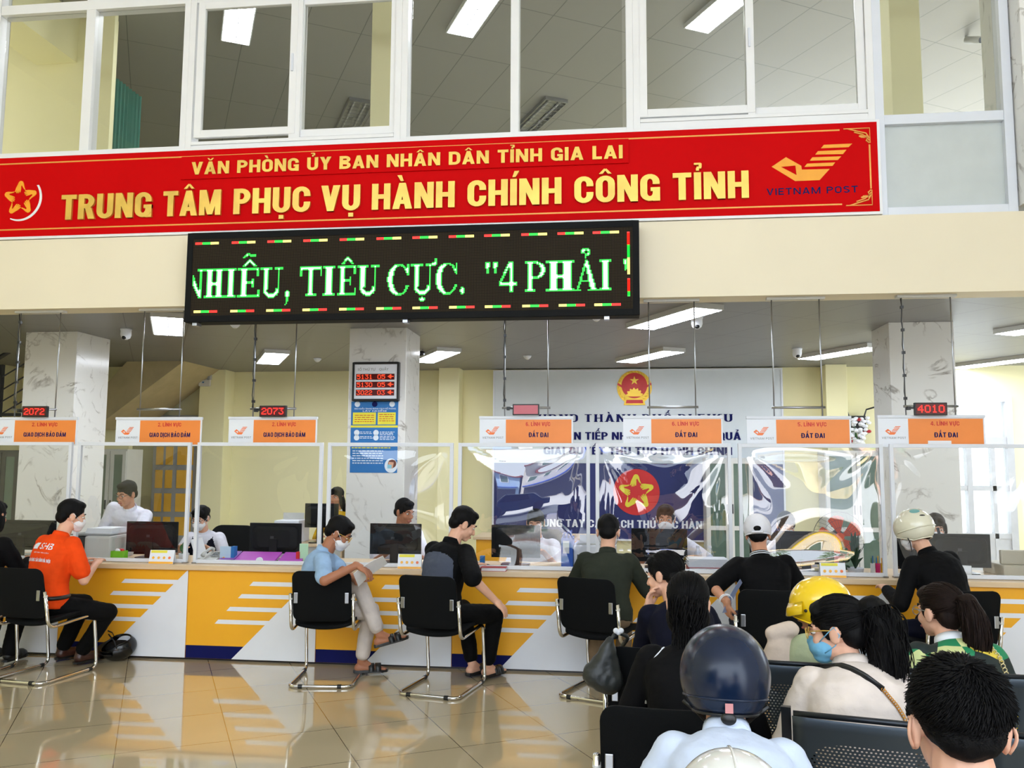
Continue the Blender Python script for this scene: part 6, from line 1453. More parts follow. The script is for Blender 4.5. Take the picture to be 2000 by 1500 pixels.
def office_chair(x, y, rz, label):
    if not oc_used: oc0.location = (x, y, 0); oc0.rotation_euler = (0,0,rz); oc0['label'] = label; oc_used.append(1); return oc0
    return dup(oc0, (x, y, 0), rz, label)
# ------------------------------------------------------------------ customers at the counter
blackc = cloth('black cloth', (11,11,13)); blackp = cloth('black trousers', (11,11,12)); navyc = cloth('navy cloth', (14,16,32)); whitec = cloth('white shirt cloth', (226,226,238)); creamp = cloth('pale grey trousers', (206,196,190))
orangec = cloth('orange polo', (240,76,20)); bluec = cloth('light blue shirt', (150,180,214)); greenc = cloth('dark green jacket', (46,50,42)); greyc = cloth('grey blue cloth', (78,84,100)); khaki = cloth('khaki trousers', (132,112,90)); jeans = cloth('dark jeans', (34,40,58))
brown = mat('brown shoe leather', (64,34,26), .35, var=.2); socks = cloth('dark sock', (28,28,32))
p = person('orange', 'man in an orange polo shirt seated sideways at the counter, masked', -4.2, 6.04, 20, seat=.45, lean=6, hunch=14, head=(24,12,0), aim=(140,1008), skin='light', wr=(.10,.34,.79), wl=(-.14,.36,.79), er=(.5,-.4,-.8),
   ankr=G(158,1274,.10), ankl=G(122,1266,.10), kr=Vector((1,.5,.5)), kl=Vector((.6,.9,.5)), top=orangec, sleeve=.72, collar=orangec, pants=blackp, hem=.90, shoes='shoe', shoem=brown, mask=maskw, loose=1.5)
C1 = p
mb = MB(); c = p['pel']+Vector((0,0,.035)); mb.tube([c+p['R']*(.193*math.cos(k*PI/16))+p['F']*(.140*math.sin(k*PI/16)) for k in range(32)], .016, 8, closed=True); mb.build('belt', M['black'], p['t'], smooth=True)
def back_print(p, words, m, name, up0, lab):
    """lettering pressed on the back of a shirt"""
    n = -p['F2']; r = p['R2']; u = p['u2']; c = p['chest']+u*up0
    for (txt, wx, off, hgt, hv) in words:
        mb = MB()
        if hv: heavy(mb, txt, -wx/2, wx/2, 0, hgt, 0, 0.001)
        else: mb.text(txt, -wx/2, wx/2, 0, hgt, 0, .001, .01)
        vs = [c+r*(v.x+off[0])+u*(v.z+off[1]) for v in mb.v]; keep = list(mb.f); vs = project(vs, keep, p['shirt'], c, n, .003)
        MB().add(vs, keep).build(name, m, p['t'], label=lab)
back_print(p, [('SHB', .12, (.052,.02), .05, False), ('NGÂN HÀNG SÀI GÒN HÀ NỘI', .25, (.0,-.075), .024, True), ('ĐỐI TÁC TIN CẬY', .16, (.02,-.012), .008, False)], M['deskwhite'], 'lettering', .04, 'white print on the back')
patch(p, p['shirt'], M['deskwhite'], 'print_mark', p['chest']+p['u2']*.08+p['R2']*-.065, p['R2'], p['u2'], [(-.032,-.02),(.032,-.02),(.032,.03),(-.032,.025)], .003, 6)
p = person('reader', 'man in a light blue shirt reading papers with crossed legs, masked', -2.1, 6.22, 72, seat=.45, lean=2, hunch=16, head=(8,32,0), aim=(662,1042), skin='tan', wr=P(697,1104,5.92), wl=P(706,1140,6.02), er=Vector((-.35,-.75,-.55)), el=Vector((0,.5,-.8)),
   hr=(Vector((.8,.05,-.45)), Vector((.35,-.2,.9))), hl=(Vector((.55,.1,.65)), Vector((-.3,-.9,0))), curl=.55, voxel=.0048, ankr=G(706,1292,.10), ankl=P(742,1240,6.22), kr=Vector((.7,.0,1)), kl=Vector((.5,-.2,1)),
   top=bluec, sleeve=.80, collar=bluec, pants=creamp, hem=.84, shoes='sandal', mask=maskw, glasses=M['gold'], loose=1.05)
C2 = p
q = [P(690,1121,5.90), P(748,1086,5.93), P(757,1101,6.03), P(700,1146,6.02)]
def sheet_of_paper(q, name, label, m=M['paper'], bend=.012, th=.0016):
    vs = []; fs = []; n = 10; nn = ((q[1]-q[0]).cross(q[3]-q[0])).normalized()
    for s_ in (0, 1):
        for j in range(n+1):
            for i in range(n+1):
                u, v = i/n, j/n; vs.append((q[0]*(1-u)+q[1]*u)*(1-v)+(q[3]*(1-u)+q[2]*u)*v+nn*(bend*math.sin(PI*u)+s_*th))
    N_ = (n+1)**2
    for j in range(n):
        for i in range(n): k = j*(n+1)+i; fs.append((k, k+1, k+n+2, k+n+1)); fs.append((N_+k, N_+k+n+1, N_+k+n+2, N_+k+1))
    bd = list(range(n+1))+[j*(n+1)+n for j in range(1, n+1)]+[n*(n+1)+i for i in range(n-1, -1, -1)]+[j*(n+1) for j in range(n-1, 0, -1)]
    for i in range(len(bd)): a, b = bd[i], bd[(i+1) % len(bd)]; fs.append((a, b, N_+b, N_+a))
    return tag(MB().add(vs, fs).build(name, m, smooth=False), label, 'paper')
sheet_of_paper(q, 'paper_sheaf', 'white papers held by the man in the light blue shirt', th=.003)
p = person('blackgrey', 'man in a black and grey jacket looking down, hand on his knee', -1.1, 6.08, 32, seat=.45, lean=8, hunch=14, head=(32,28,0), aim=(905,1024), skin='light', wr=P(966,1172,5.98), wl=(-.1,.40,.80), er=Vector((.4,-.6,-.6)),
   hr=(Vector((.55,.25,-.55)), Vector((.4,-.35,.75))), curl=.35, voxel=.0048, ankr=G(952,1300,.10), ankl=G(922,1296,.10), kr=Vector((.9,.5,.9)), kl=Vector((.2,1,.9)), top=blackc, sleeve=.97, collar=blackc, pants=blackp, hem=.86, shoes='sandal', loose=1.2)
C3 = p
n_ = p['R2'].cross(p['u2'])
patch(p, p['shirt'], greyc, 'grey_back_panel', p['chest'], p['R2'], p['u2'], [(.15*math.cos(t), .03+.06*math.sin(t)) for t in [PI*k/12 for k in range(13)]]+[(-.16,-.30),(.17,-.30)], .003, 60, 'grey lower back panel')
p = person('darkgreen', 'man in a dark green jacket seen from behind, bent over the counter', -.04, 6.12, 4, seat=.45, lean=12, hunch=12, head=(0,18,0), aim=(1188,1040), skin='light', wr=(.20,.42,.80), wl=(-.20,.42,.80), er=(.5,-.5,-.8), el=(-.5,-.5,-.8),
   ankr=(.10,.28,.10), ankl=(-.10,.28,.10), top=greenc, sleeve=1.0, collar=greenc, pants=khaki, hem=.92, mask=maskw, loose=1.35)
p = person('whitecap', 'man in a white cap and black jacket seen from behind at the counter', 1.0, 6.0, 2, seat=.45, lean=13, hunch=12, side=-3, head=(8,14,-4), aim=(1480,1044), skin='mid', wl=P(1420,1176,5.72), wr=(.20,.44,.80), el=Vector((-.7,-.2,-.3)), er=(.5,-.4,-.8),
   hl=(Vector((.1,.2,-.9)), Vector((-.8,-.4,0))), curl=.8, voxel=.0055, ankr=(.12,.30,.10), ankl=(-.16,.26,.10), top=blackc, sleeve=.97, collar=blackc, pants=jeans, hem=.93, mask=maskw, loose=1.35)
C5 = p
capm = cloth('white cap cloth', (228,228,236)); H, hs, t = p['H'], p['hs'], p['t']
ho = helmet(p, capm, None, low=-.010, rad=(.096,.116,.106), c=(0,-.014,.040), name='cap', cut_front=.035)
for ch in list(ho.children):
    if ch.name.startswith('chin_strap'): bpy.data.objects.remove(ch)
MB().prism([(.075*math.sin(a), .09+.075*math.cos(a)) for a in [-1.5+3*k/12 for k in range(13)]], 0, .004, Matrix.Translation(H((0,0,.032))) @ Matrix(((p['RH'][0][0],p['RH'][0][1],p['RH'][0][2],0),(p['RH'][1][0],p['RH'][1][1],p['RH'][1][2],0),(p['RH'][2][0],p['RH'][2][1],p['RH'][2][2],0),(0,0,0,1)))).build('brim', capm, ho)
mb = MB(); mb.ell(H((0,-.124,.022)), (.026*hs,.010*hs,.020*hs), p['RH'], 14, 10); mb.build('back_opening', hairm, ho, smooth=True, label='dark opening at the back of the cap')
MB().tube([H((.045*math.sin(a), -.014-.117*math.cos(a*.4), -.004)) for a in [-1+2*k/8 for k in range(9)]], .008*hs, 8).build('back_strap', capm, ho, smooth=True)
def ringtube(p, c, r, u, a, b, m, name, th=.004):
    f = u.cross(r); return MB().tube([c+r*(a*math.cos(k*PI/14))+f*(b*math.sin(k*PI/14)) for k in range(28)], th, 6, closed=True).build(name, m, p['t'], smooth=True)
for k in (0, 1): ringtube(p, p['neck']+p['u2']*(.012+.014*k), p['R2'], p['u2'], .071-.003*k, .070-.003*k, M['deskwhite'], 'collar_stripe', .0035)
d = (p['WL']-p['EL']).normalized(); r_ = d.orthogonal().normalized()
for k in (0, 1): ringtube(p, p['WL']-d*(.012+.016*k), r_, d, .043, .043, M['deskwhite'], 'cuff_stripe', .0035)
sheet_of_paper([P(1411,1197,5.68), P(1446,1131,5.78), P(1450,1138,5.86), P(1424,1196,5.74)], 'document_folder', 'clear blue document folder held low by the man in the white cap', mat('pale blue plastic', (150,166,206), .3), .01)
p = person('whitehelmet', 'rider in a cream white helmet and black jacket bent over the counter', 2.0, 6.02, -22, seat=.46, lean=14, hunch=16, side=-4, head=(-26,20,4), aim=(1786,1040), skin='light', wl=(-.24,.34,.74), wr=(.14,.40,.80), el=(-.5,-.5,-.8), er=(.5,-.4,-.8),
   ankr=(.05,.34,.10), ankl=(-.16,.40,.10), kl=(-1.1,.7,.6), kr=(.2,1,.7), top=blackc, sleeve=1.0, collar=blackc, pants=navyc, hem=.93, mask=maskw, hair='helmet_hair', loose=1.35)
creamh = mat('cream helmet shell', (226,222,200), .25, var=.04, coat=.6); tealh = mat('pale teal decal', (120,176,176), .3)
ho = helmet(p, creamh, None, low=-.060, rad=(.118,.138,.128), name='helmet', cut_front=.0); H = p['H']; hs = p['hs']
def decal(c, rx, ry, m, name, rot=0, parent=ho):
    cn = Vector(c)-Vector((0,-.008,.036)); vs = []; fs = []; zx = Vector((-cn.y, cn.x, 0)).normalized(); zy = cn.normalized().cross(zx)
    for ring, k in enumerate((0, .5, 1.0)):
        for i in range(16):
            a = 2*PI*i/16; q = cn+(zx*math.cos(rot)+zy*math.sin(rot))*rx*k*math.cos(a)+(zy*math.cos(rot)-zx*math.sin(rot))*ry*k*math.sin(a)
            sc = 1/math.sqrt((q.x/.118)**2+(q.y/.138)**2+(q.z/.128)**2); vs.append(H(tuple(q*sc*1.008+Vector((0,-.008,.036)))))
    for r_ in range(2):
        for i in range(16): a, b = r_*16+i, r_*16+(i+1) % 16; fs.append((a, b, b+16, a+16))
    MB().add(vs, fs).build(name, m, parent, smooth=True)
for s_ in (-1, 1):
    decal((.045*s_-.01,-.075,.13), .034, .026, tealh, 'goggle_print', .3*s_); decal((.055*s_,-.115,.085), .020, .006, M['black'], 'slit_print', .2*s_)
decal((.0,-.142,.055), .022, .010, M['lgrey'], 'badge_print')
MB().tube([H((.119*math.sin(a), -.008-.139*math.cos(a), .012)) for a in [-2.2+4.4*k/30 for k in range(31)]], .004*hs, 6).build('seam_band', creamh, ho, smooth=True)
MB().tube([H((.03,-.150,-.01)), H((.03,-.146,-.055))], .010*hs, 8, flat=.5).build('buckle', M['black'], ho)
# ------------------------------------------------------------------ staff
p = person('standing', 'man in a white shirt with glasses standing bent forward behind the counter', -4.75, 7.92, 176, stand=True, s=.98, lean=40, hunch=-4, side=-13, head=(20,16,-4), aim=(247,966), skin='mid', wr=Vector((-4.88,7.50,.84)), wl=Vector((-4.42,7.36,.80)), er=Vector((-.5,.4,-.8)), el=Vector((.4,.5,-.8)),
   top=whitec, sleeve=.96, collar=whitec, pants=blackp, hem=.97, glasses=M['black'], hair='short', loose=1.05, curl=.2)
p = person('blouse', 'woman in a grey and navy blouse with a mask and hair bun', -3.95, 7.80, 172, seat=.39, fem=True, s=.95, lean=10, hunch=14, head=(10,20,0), aim=(392,1012), skin='light', wr=(.14,.36,.80), wl=(-.14,.36,.80), top=whitec, sleeve=.85, pants=blackp, hair='bun', mask=maskw, glasses=M['dark'], loose=1.3)
patch(p, p['shirt'], navyc, 'navy_vest', p['chest'], -p['R2'], p['u2'], [(-.12,-.12),(.12,-.12),(.13,.08),(.095,.17),(.06,.15),(.03,.04),(-.03,.04),(-.06,.15),(-.095,.17),(-.13,.08)], .004, 40, 'navy vest front')
office_chair(p['pel'].x+.06, 7.83, R(-172+360-14), 'black office chair behind the woman in the grey and navy blouse')
yel = cloth('yellow jacket', (214,170,30))
p = person('rear', 'woman in a yellow jacket at the rear desk by the marble column', -3.1, 9.62, 180, seat=.39, fem=True, s=.97, lean=4, hunch=8, head=(14,4,0), aim=(657,971), skin='mid', wr=(.12,.36,.79), wl=(-.12,.36,.79), top=yel, sleeve=1, collar=M['deskwhite'], pants=blackp, hair='long', hm=hairm)
office_chair(p['pel'].x, 9.66, R(180), 'black office chair at the rear desk')
p = person('column', 'man in a white shirt turned aside, below the blue poster', -2.0, 7.9, 165, seat=.39, s=.97, lean=6, hunch=10, head=(-45,14,0), aim=(790,1000), skin='tan', wr=(.12,.38,.80), wl=(-.12,.38,.80), top=whitec, sleeve=.8, collar=whitec, pants=blackp)
office_chair(p['pel'].x, 7.93, R(195), 'black office chair below the blue poster')
p = person('mirrored', 'person behind the screen that mirrors the street, only the brow showing', -.8, 7.9, 180, seat=.39, s=.97, lean=8, hunch=14, head=(0,12,0), aim=(1046,1022), skin='mid', wr=(.12,.38,.80), wl=(-.12,.38,.80), top=whitec, sleeve=.8, collar=whitec, pants=blackp)
office_chair(p['pel'].x, 7.93, R(180), 'black office chair behind the screen that mirrors the street')
p = person('masked', 'man in a white shirt with a white mask facing the hall, beside the emblem disc', .45, 7.9, 180, seat=.39, s=1.0, lean=5, hunch=8, head=(6,4,0), aim=(1300,1014), skin='mid', wr=(.2,.36,.80), wl=(-.24,.34,.80), el=(-1,0,-.6), top=whitec, sleeve=.85, collar=whitec, pants=blackp, mask=maskw, loose=1.1)
office_chair(p['pel'].x, 7.93, R(180), 'black office chair behind the man with the white mask')
p = person('downlook', 'woman with a white mask looking down beside the orange fan', 1.45, 7.9, 180, seat=.39, fem=True, s=.96, lean=8, hunch=14, head=(-8,18,0), aim=(1535,1026), skin='light', wr=(.12,.38,.80), wl=(-.12,.38,.80), top=whitec, sleeve=.85, collar=M['deskwhite'], pants=blackp, hair='lowbun', mask=maskw)
office_chair(p['pel'].x, 7.93, R(180), 'black office chair behind the woman looking down')
p = person('rightstaff', 'person with brown bobbed hair and a mask behind the white helmet', 2.7, 7.85, 184, seat=.39, fem=True, s=.96, lean=8, hunch=14, head=(8,16,0), aim=(1828,1030), skin='light', wr=(.12,.38,.80), wl=(-.12,.38,.80), top=navyc, sleeve=1, collar=navyc, pants=blackp, hair='bob', hm=hairbr, mask=maskw)
office_chair(p['pel'].x, 7.88, R(176), 'black office chair behind the person with brown bobbed hair')
# ------------------------------------------------------------------ people waiting in the hall
p = person('edge', 'person in black cut by the left edge, at the counter', -5.4, 6.05, 0, seat=.45, lean=8, hunch=10, head=(0,6,0), aim=(-12,1008), skin='mid', wr=(.14,.40,.79), wl=(-.14,.40,.79), ankr=(.1,.30,.1), ankl=(-.1,.30,.1), top=blackc, sleeve=1, collar=blackc, pants=blackp, hair='long', loose=1.4)
chair(p['pel'].x, 6.02, 0, 'black visitor chair at the left edge under the person in black')
p = person('cheek', 'woman in navy resting her cheek on her hand, hair clipped low', .21, 4.02, -14, seat=.45, fem=True, s=.95, lean=22, hunch=22, head=(-46,12,4), aim=(1298,1124), skin='light', wl=lambda h: h((-.05,.11,-.18)), wr=(.14,.36,.60), el=Vector((-.2,.5,-.9)), hl=(Vector((.10,-.05,.95)), Vector((-.9,.35,.1))), curl=.5, voxel=.0048, ankr=(.1,.5,.1), ankl=(-.1,.5,.1), top=navyc, sleeve=1, pants=blackp, hair='lowbun', loose=1.25)
W1 = p
MB().tube([p['H'](v) for v in ((.035,-.125,-.005), (.055,-.14,.0), (.06,-.152,-.01), (.035,-.155,-.02), (.02,-.145,-.02))], .004, 6).build('hair_clip', M['lgrey'], p['t'])
MB().tube([p['WL']+Vector((.026*math.cos(k*PI/8), .026*math.sin(k*PI/8), -.01)) for k in range(16)], .004, 6, closed=True).build('bracelet', M['alu'], p['t'])
p = person('longhair', 'woman with long tied black hair in a black jacket with white piping', .25, 3.10, 2, seat=.45, fem=True, s=.97, lean=12, hunch=20, head=(4,8,0), aim=(1344,1180), skin='light', wr=(.14,.36,.60), wl=(-.14,.36,.60), ankr=(.1,.5,.1), ankl=(-.1,.5,.1), top=blackc, sleeve=1, pants=blackp, hair='longtied', loose=1.45)
W2 = p
sh_ = p['SL']; pts = [p['neck']-p['R2']*.10-p['F2']*.04-p['u2']*.03, p['SL']+p['R2']*.05-p['F2']*.07+p['u2']*.03, p['SL']-p['F2']*.085-p['u2']*.03, p['SL']-p['R2']*.02-p['F2']*.075-p['u2']*.14]
pts = project(pts, [], p['shirt'], p['chest'], -p['F2'], .002); MB().tube(fillet(pts, .05), .004, 6).build('white_piping', M['deskwhite'], p['t'], smooth=True)
MB().tube([p['H']((.012,-.118,-.085)), p['H']((.03,-.12,-.08))], .005, 6).build('hair_clip', M['alu'], p['t'])
shirtb = cloth('pale blue white shirt', (206,218,240))
p = person('bluehelmet', 'man in a dark blue helmet and a pale blue shirt seen from behind', .3, 2.12, 2, seat=.42, s=1.0, lean=22, hunch=24, head=(6,10,0), aim=(1416,1344), headlift=-.035, skin='light', wr=(.16,.36,.56), wl=(-.16,.36,.56), ankr=(.1,.5,.1), ankl=(-.1,.5,.1), top=shirtb, sleeve=.9, collar=shirtb, pants=blackp, hair='helmet_hair', voxel=.006, wrinkle=.006, loose=1.0, wf=.88)
bluh = mat('dark blue helmet shell', (16,30,54), .24, var=.2, vscale=7, spec=.4)
ho = helmet(p, bluh, None, low=-.060, rad=(.122,.142,.134), name='helmet', cut_front=.01, trim=M['black']); H = p['H']
MB().tube([H((.1115*math.sin(a), -.008-.1295*math.cos(a), -.020)) for a in [-2.0+4.0*k/30 for k in range(31)]], .0035*p['hs'], 6).build('lower_band', bluh, ho, smooth=True)
mb = MB(); mb.ell(H((.01,-.128,-.066)), (.020,.008,.016), p['RH']); mb.build('rear_tab', M['black'], ho, smooth=True)
mb = MB(); mb.box(-.010,.010,-.002,.002,-.012,.012, Matrix.Translation(H((.012,-.136,-.040)))); mb.build('sticker', mat('pink sticker', (206,140,140), .5), ho)
whh = mat('pearl white helmet shell', (226,226,222), .22, var=.03, coat=.8)
p = person('pearl', 'rider in a pearl white helmet at the bottom edge, only the helmet top showing', .2, 1.42, 0, seat=.40, s=.92, lean=12, hunch=18, head=(0,6,0), aim=(1432,1640), skin='mid', ankr=(.1,.45,.1), ankl=(-.1,.45,.1), top=greyc, sleeve=1, collar=greyc, pants=blackp, hair='helmet_hair', voxel=.007)
ho = helmet(p, whh, None, low=-.05, name='helmet', trim=M['black'])
MB().tube([p['H']((0, -.008-.143*math.sin(a), .036+.129*math.cos(a))) for a in [-1.3+2.7*k/24 for k in range(25)]], .003*p['hs'], 6).build('centre_seam', whh, ho, smooth=True)
beige = cloth('beige jacket', (218,206,198)); goldm = M['gold']
p = person('beige', 'woman in a beige jacket with curly ponytail, glasses and blue mask', .72, 2.90, 0, seat=.42, fem=True, s=.97, lean=10, hunch=24, head=(-66,10,2), headlift=-.03, aim=(1634,1232), skin='light', wr=(.14,.34,.58), wl=(-.14,.34,.58), ankr=(.1,.5,.1), ankl=(-.1,.5,.1), top=beige, sleeve=1, collar=beige, pants=blackp, hair='curlytail', mask=maskb, glasses=goldm, voxel=.0055, loose=1.6, wrinkle=.006)
W5 = p
pts = [p['neck']-p['R2']*.105-p['F2']*.02, p['chest']+p['u2']*.13-p['R2']*.03-p['F2']*.15, p['chest']+p['u2']*.055+p['R2']*.05-p['F2']*.15]
pts2 = [p['chest']+p['u2']*.055+p['R2']*.05-p['F2']*.15, p['chest']-p['u2']*.02+p['R2']*.10-p['F2']*.15, p['chest']-p['u2']*.12+p['R2']*.16-p['F2']*.12]
st = thing('shoulder_bag_strap', 'black strap with a gold chain across the beige jacket', 'strap', tuple(p['chest']-p['F2']*.14)); 
q_ = project(fillet(pts, .05, 8), [], p['shirt'], p['chest'], -p['F2'], .006); MB().tube(q_, .011, 8, flat=.35).build('leather_strap', M['black'], st, smooth=True)
q_ = project([pts2[0].lerp(pts2[1], k/12) for k in range(12)]+[pts2[1].lerp(pts2[2], k/12) for k in range(13)], [], p['shirt'], p['chest'], -p['F2'], .007)
mb = MB()
for k in range(len(q_)-1): mb.tube([q_[k]+Vector((.005*math.cos(a), 0, .005*math.sin(a))) for a in [PI*j/4 for j in range(8)]], .0018, 5, closed=True)
mb.build('chain', mat('gold chain', (214,150,60), .3, .9), st, smooth=True)
def plaid():
    m, nt, b = nodes_of('green diamond plaid'); N = nt.nodes; L = nt.links
    tc = N.new('ShaderNodeTexCoord'); mp = N.new('ShaderNodeMapping'); mp.inputs['Rotation'].default_value = (0, PI/4, .3); mp.inputs['Scale'].default_value = (8.5, 8.5, 8.5); L.new(tc.outputs['Object'], mp.inputs[0])
    ck = N.new('ShaderNodeTexChecker'); ck.inputs['Scale'].default_value = 1.0; ck.inputs['Color1'].default_value = lin((28,128,84)); ck.inputs['Color2'].default_value = lin((206,214,150)); L.new(mp.outputs[0], ck.inputs['Vector'])
    vo = N.new('ShaderNodeTexVoronoi'); vo.inputs['Scale'].default_value = .9; L.new(mp.outputs[0], vo.inputs['Vector'])
    hs_ = N.new('ShaderNodeSeparateColor'); L.new(vo.outputs['Color'], hs_.inputs[0])
    k1 = mathn(nt, 'GREATER_THAN', hs_.outputs[0], .70); k2 = mathn(nt, 'GREATER_THAN', hs_.outputs[1], .74)
    m1 = N.new('ShaderNodeMix'); m1.data_type = 'RGBA'; L.new(k1, m1.inputs[0]); L.new(ck.outputs[0], m1.inputs[6]); m1.inputs[7].default_value = lin((18,34,34))
    m2 = N.new('ShaderNodeMix'); m2.data_type = 'RGBA'; L.new(k2, m2.inputs[0]); L.new(m1.outputs[2], m2.inputs[6]); m2.inputs[7].default_value = lin((222,196,70))
    L.new(m2.outputs[2], b.inputs['Base Color']); b.inputs['Roughness'].default_value = .7; return m
p = person('plaid', 'woman with a long brown ponytail in a green diamond patterned shirt', 1.26, 3.46, -4, seat=.42, fem=True, s=.95, lean=12, hunch=24, head=(-24,4,0), headlift=-.03, aim=(1836,1196), skin='light', wr=(.14,.34,.58), wl=(-.14,.34,.58), ankr=(.1,.5,.1), ankl=(-.1,.5,.1), top=plaid(), sleeve=.9, collar=M['deskwhite'], pants=blackp, hair='ponytail', hm=hairbr, glasses=M['steel'], voxel=.006, loose=1.5)
W6 = p
st = thing('chain_strap', 'pale gold chain strap over the shoulder of the green patterned shirt', 'strap', tuple(p['SR']))
q_ = [p['SR']-p['R2']*.05+p['u2']*.09+p['F2']*.02, p['SR']-p['R2']*.03+p['u2']*.06-p['F2']*.09, p['SR']-p['R2']*.01-p['u2']*.10-p['F2']*.13, p['SR']-p['R2']*.0-p['u2']*.26-p['F2']*.13]
q_ = fillet(q_, .06, 8); q_ = [q_[0]]+project(q_[1:], [], p['shirt'], p['chest'], -p['F2'], .007); mb = MB()
for k in range(len(q_)-1):
    n_ = max(1, int((q_[k+1]-q_[k]).length/.014))
    for j in range(n_):
        c = q_[k].lerp(q_[k+1], j/n_); mb.tube([c+Vector((.008*math.cos(a), 0, .009*math.sin(a))) for a in [PI*i/4 for i in range(8)]], .0025, 5, closed=True)
mb.build('chain', mat('pale gold chain', (210,196,150), .3, .9), st, smooth=True)
p = person('nearhead', 'man with cropped black hair nearest on the right, seen from behind', .66, 1.52, 3, seat=.44, s=1.0, lean=5, hunch=8, head=(0,4,0), aim=(1870,1424), skin='light', wr=(.16,.34,.58), wl=(-.16,.34,.58), ankr=(.1,.5,.1), ankl=(-.1,.5,.1), top=navyc, sleeve=1, pants=blackp, hair='fade', voxel=.004, hscale=.94)
W7 = p
H = p['H']; mb = MB(); rn = random.Random(3); RHm = p['RH']
hm_ = [C for C in p['t'].children if C.name.startswith('hair')][0]; T_ = WM[hm_]
bv = BVHTree.FromPolygons([T_ @ v.co for v in hm_.data.vertices], [tuple(q.vertices) for q in hm_.data.polygons]); c0_ = Vector((0,-.025,.03))
for k in range(5200):
    th = rn.uniform(0, 2*PI); ph = math.acos(rn.uniform(-.75, 1)); d = Vector((math.sin(ph)*math.sin(th), math.sin(ph)*math.cos(th), math.cos(ph)))
    if d.y > .55: continue
    h = bv.ray_cast(H(c0_+d*.3), -(RHm @ d))
    if h[0] is None: continue
    low = min(1, max(0, .25-d.z)*1.3); L_ = .026*(1-.85*low)
    whorl = Vector((.0,-.35,1)).normalized(); fl = d-whorl*d.dot(whorl); fl = (fl+Vector((.25*d.y, -.25*d.x, 0))).normalized() if fl.length > .05 else Vector((1,0,0))
    fl = (fl-d*fl.dot(d)); fl = fl.normalized() if fl.length > .05 else Vector((0,0,-1)); j = Vector((rn.uniform(-.25,.25), rn.uniform(-.25,.25), rn.uniform(-.25,.25))); up = .30+.4*max(0, d.z-.55)
    e0 = RHm @ ((fl*.5+d*up*.75+j*.4)*L_*.6); e1 = RHm @ ((fl*.9+d*.08+j)*L_*.6); b0 = h[0]-(RHm @ d)*.002
    mb.tube([b0, b0+e0, b0+e0+e1], [.0021, .0017, .0004], 4)
mb.build('hair_strands', hairm, p['t'], smooth=True)
rf_ = [C for C in p['t'].children if C.name.startswith('hair')]
for s_ in (-1, 1):
    MB().tube([H((.083*s_,.008+.002*k, .014-.0) if k == 0 else (.083*s_+.010*s_*math.sin(k*.45), -.016-.010*math.sin(k*.5), .026-.009*k)) for k in range(8)], .0035*p['hs'], 6).build('ear_rim', SK['light'], p['t'], smooth=True)
PT = [(0,-.105,.06),(0,-.150,.055),(.0,-.178,.0),(.004,-.178,-.08),(.0,-.165,-.16),(-.004,-.150,-.24),(.004,-.140,-.30)]
strands(W6, hairbr, lambda rn: [(rn.uniform(-2.4, 2.4), rn.uniform(-.25, .75)) for k in range(230)]+[(rn.uniform(1.2, 5.08), rn.uniform(-.85, -.1)) for k in range(150)], (0,-.118,.058), PT, [.022,.040,.049,.051,.046,.036,.016], 4)
PT = [(0,-.105,.06),(0,-.140,.066),(.002,-.160,.02),(.006,-.158,-.06),(-.004,-.150,-.14),(.010,-.140,-.22),(.004,-.132,-.32)]
strands(W5, hairm, lambda rn: [(rn.uniform(-2.4, 2.4), rn.uniform(-.25, .75)) for k in range(260)]+[(rn.uniform(1.2, 5.08), rn.uniform(-.85, -.1)) for k in range(170)], (0,-.118,.058), PT, [.046,.058,.068,.074,.070,.060,.028], 5, wave=.013)
PT = [(0,-.10,.02),(0,-.108,-.06),(0,-.112,-.10),(0,-.112,-.16),(0,-.118,-.22),(0,-.115,-.30)]
strands(W2, hairm, lambda rn: [(rn.uniform(-3.1, 3.1), rn.uniform(.1, .98)) for k in range(240)], (0,-.112,-.02), PT, [.070,.060,.048,.052,.052,.040], 6, wave=.008)
strands(W1, hairm, lambda rn: [(rn.uniform(-2.6, 2.6), rn.uniform(-.2, .9)) for k in range(240)], (0,-.118,-.03), None, None, 7)
grs = cloth('grey sleeve', (150,158,168))
p = person('yellowhelmet', 'rider in a yellow helmet bent forward on the far bench', .80, 3.58, -14, seat=.42, s=.93, lean=24, hunch=30, head=(-48,10,0), aim=(1602,1194), skin='mid', wr=(.10,.40,.62), wl=(-.20,.40,.62), ankr=(.1,.5,.1), ankl=(-.1,.5,.1), top=grs, sleeve=1, collar=grs, pants=blackp, hair='helmet_hair', glasses=M['steel'], voxel=.006, loose=1.2)
yh = mat('yellow helmet shell', (246,206,20), .22, var=.03, coat=.8)
ho = helmet(p, yh, None, low=-.060, rad=(.120,.144,.126), name='helmet', cut_front=.0)
H = p['H']; vs = []; fs = []; nn = 18
for k in range(nn+1):
    a = -1.25+2.5*k/nn
    for d, z in ((1.015, .050), (1.10, .030), (1.17, -.004), (1.15, -.008), (1.08, .024), (1.0, .044)): vs.append(H((.120*d*math.sin(a), -.008+.144*d*math.cos(a), z-.02*math.cos(a)+.02)))
for k in range(nn):
    for j in range(6): fs.append((k*6+j, k*6+(j+1) % 6, k*6+6+(j+1) % 6, k*6+6+j))
MB().add(vs, fs).build('visor', yh, ho, smooth=True)
for a, z in ((-1.3, .02), (-2.0, -.03), (1.3, .02)): MB().ell(H((.122*math.sin(a), -.008+.146*math.cos(a), z)), (.007,.007,.007)).build('snap_button', M['black'], ho, smooth=True)
p1 = p
bgm = cloth('pale green bag cloth', (176,186,150)); bgb = cloth('beige bag cloth', (214,196,180))
a, b = P(1498,1232,3.5), P(1592,1275,3.5)
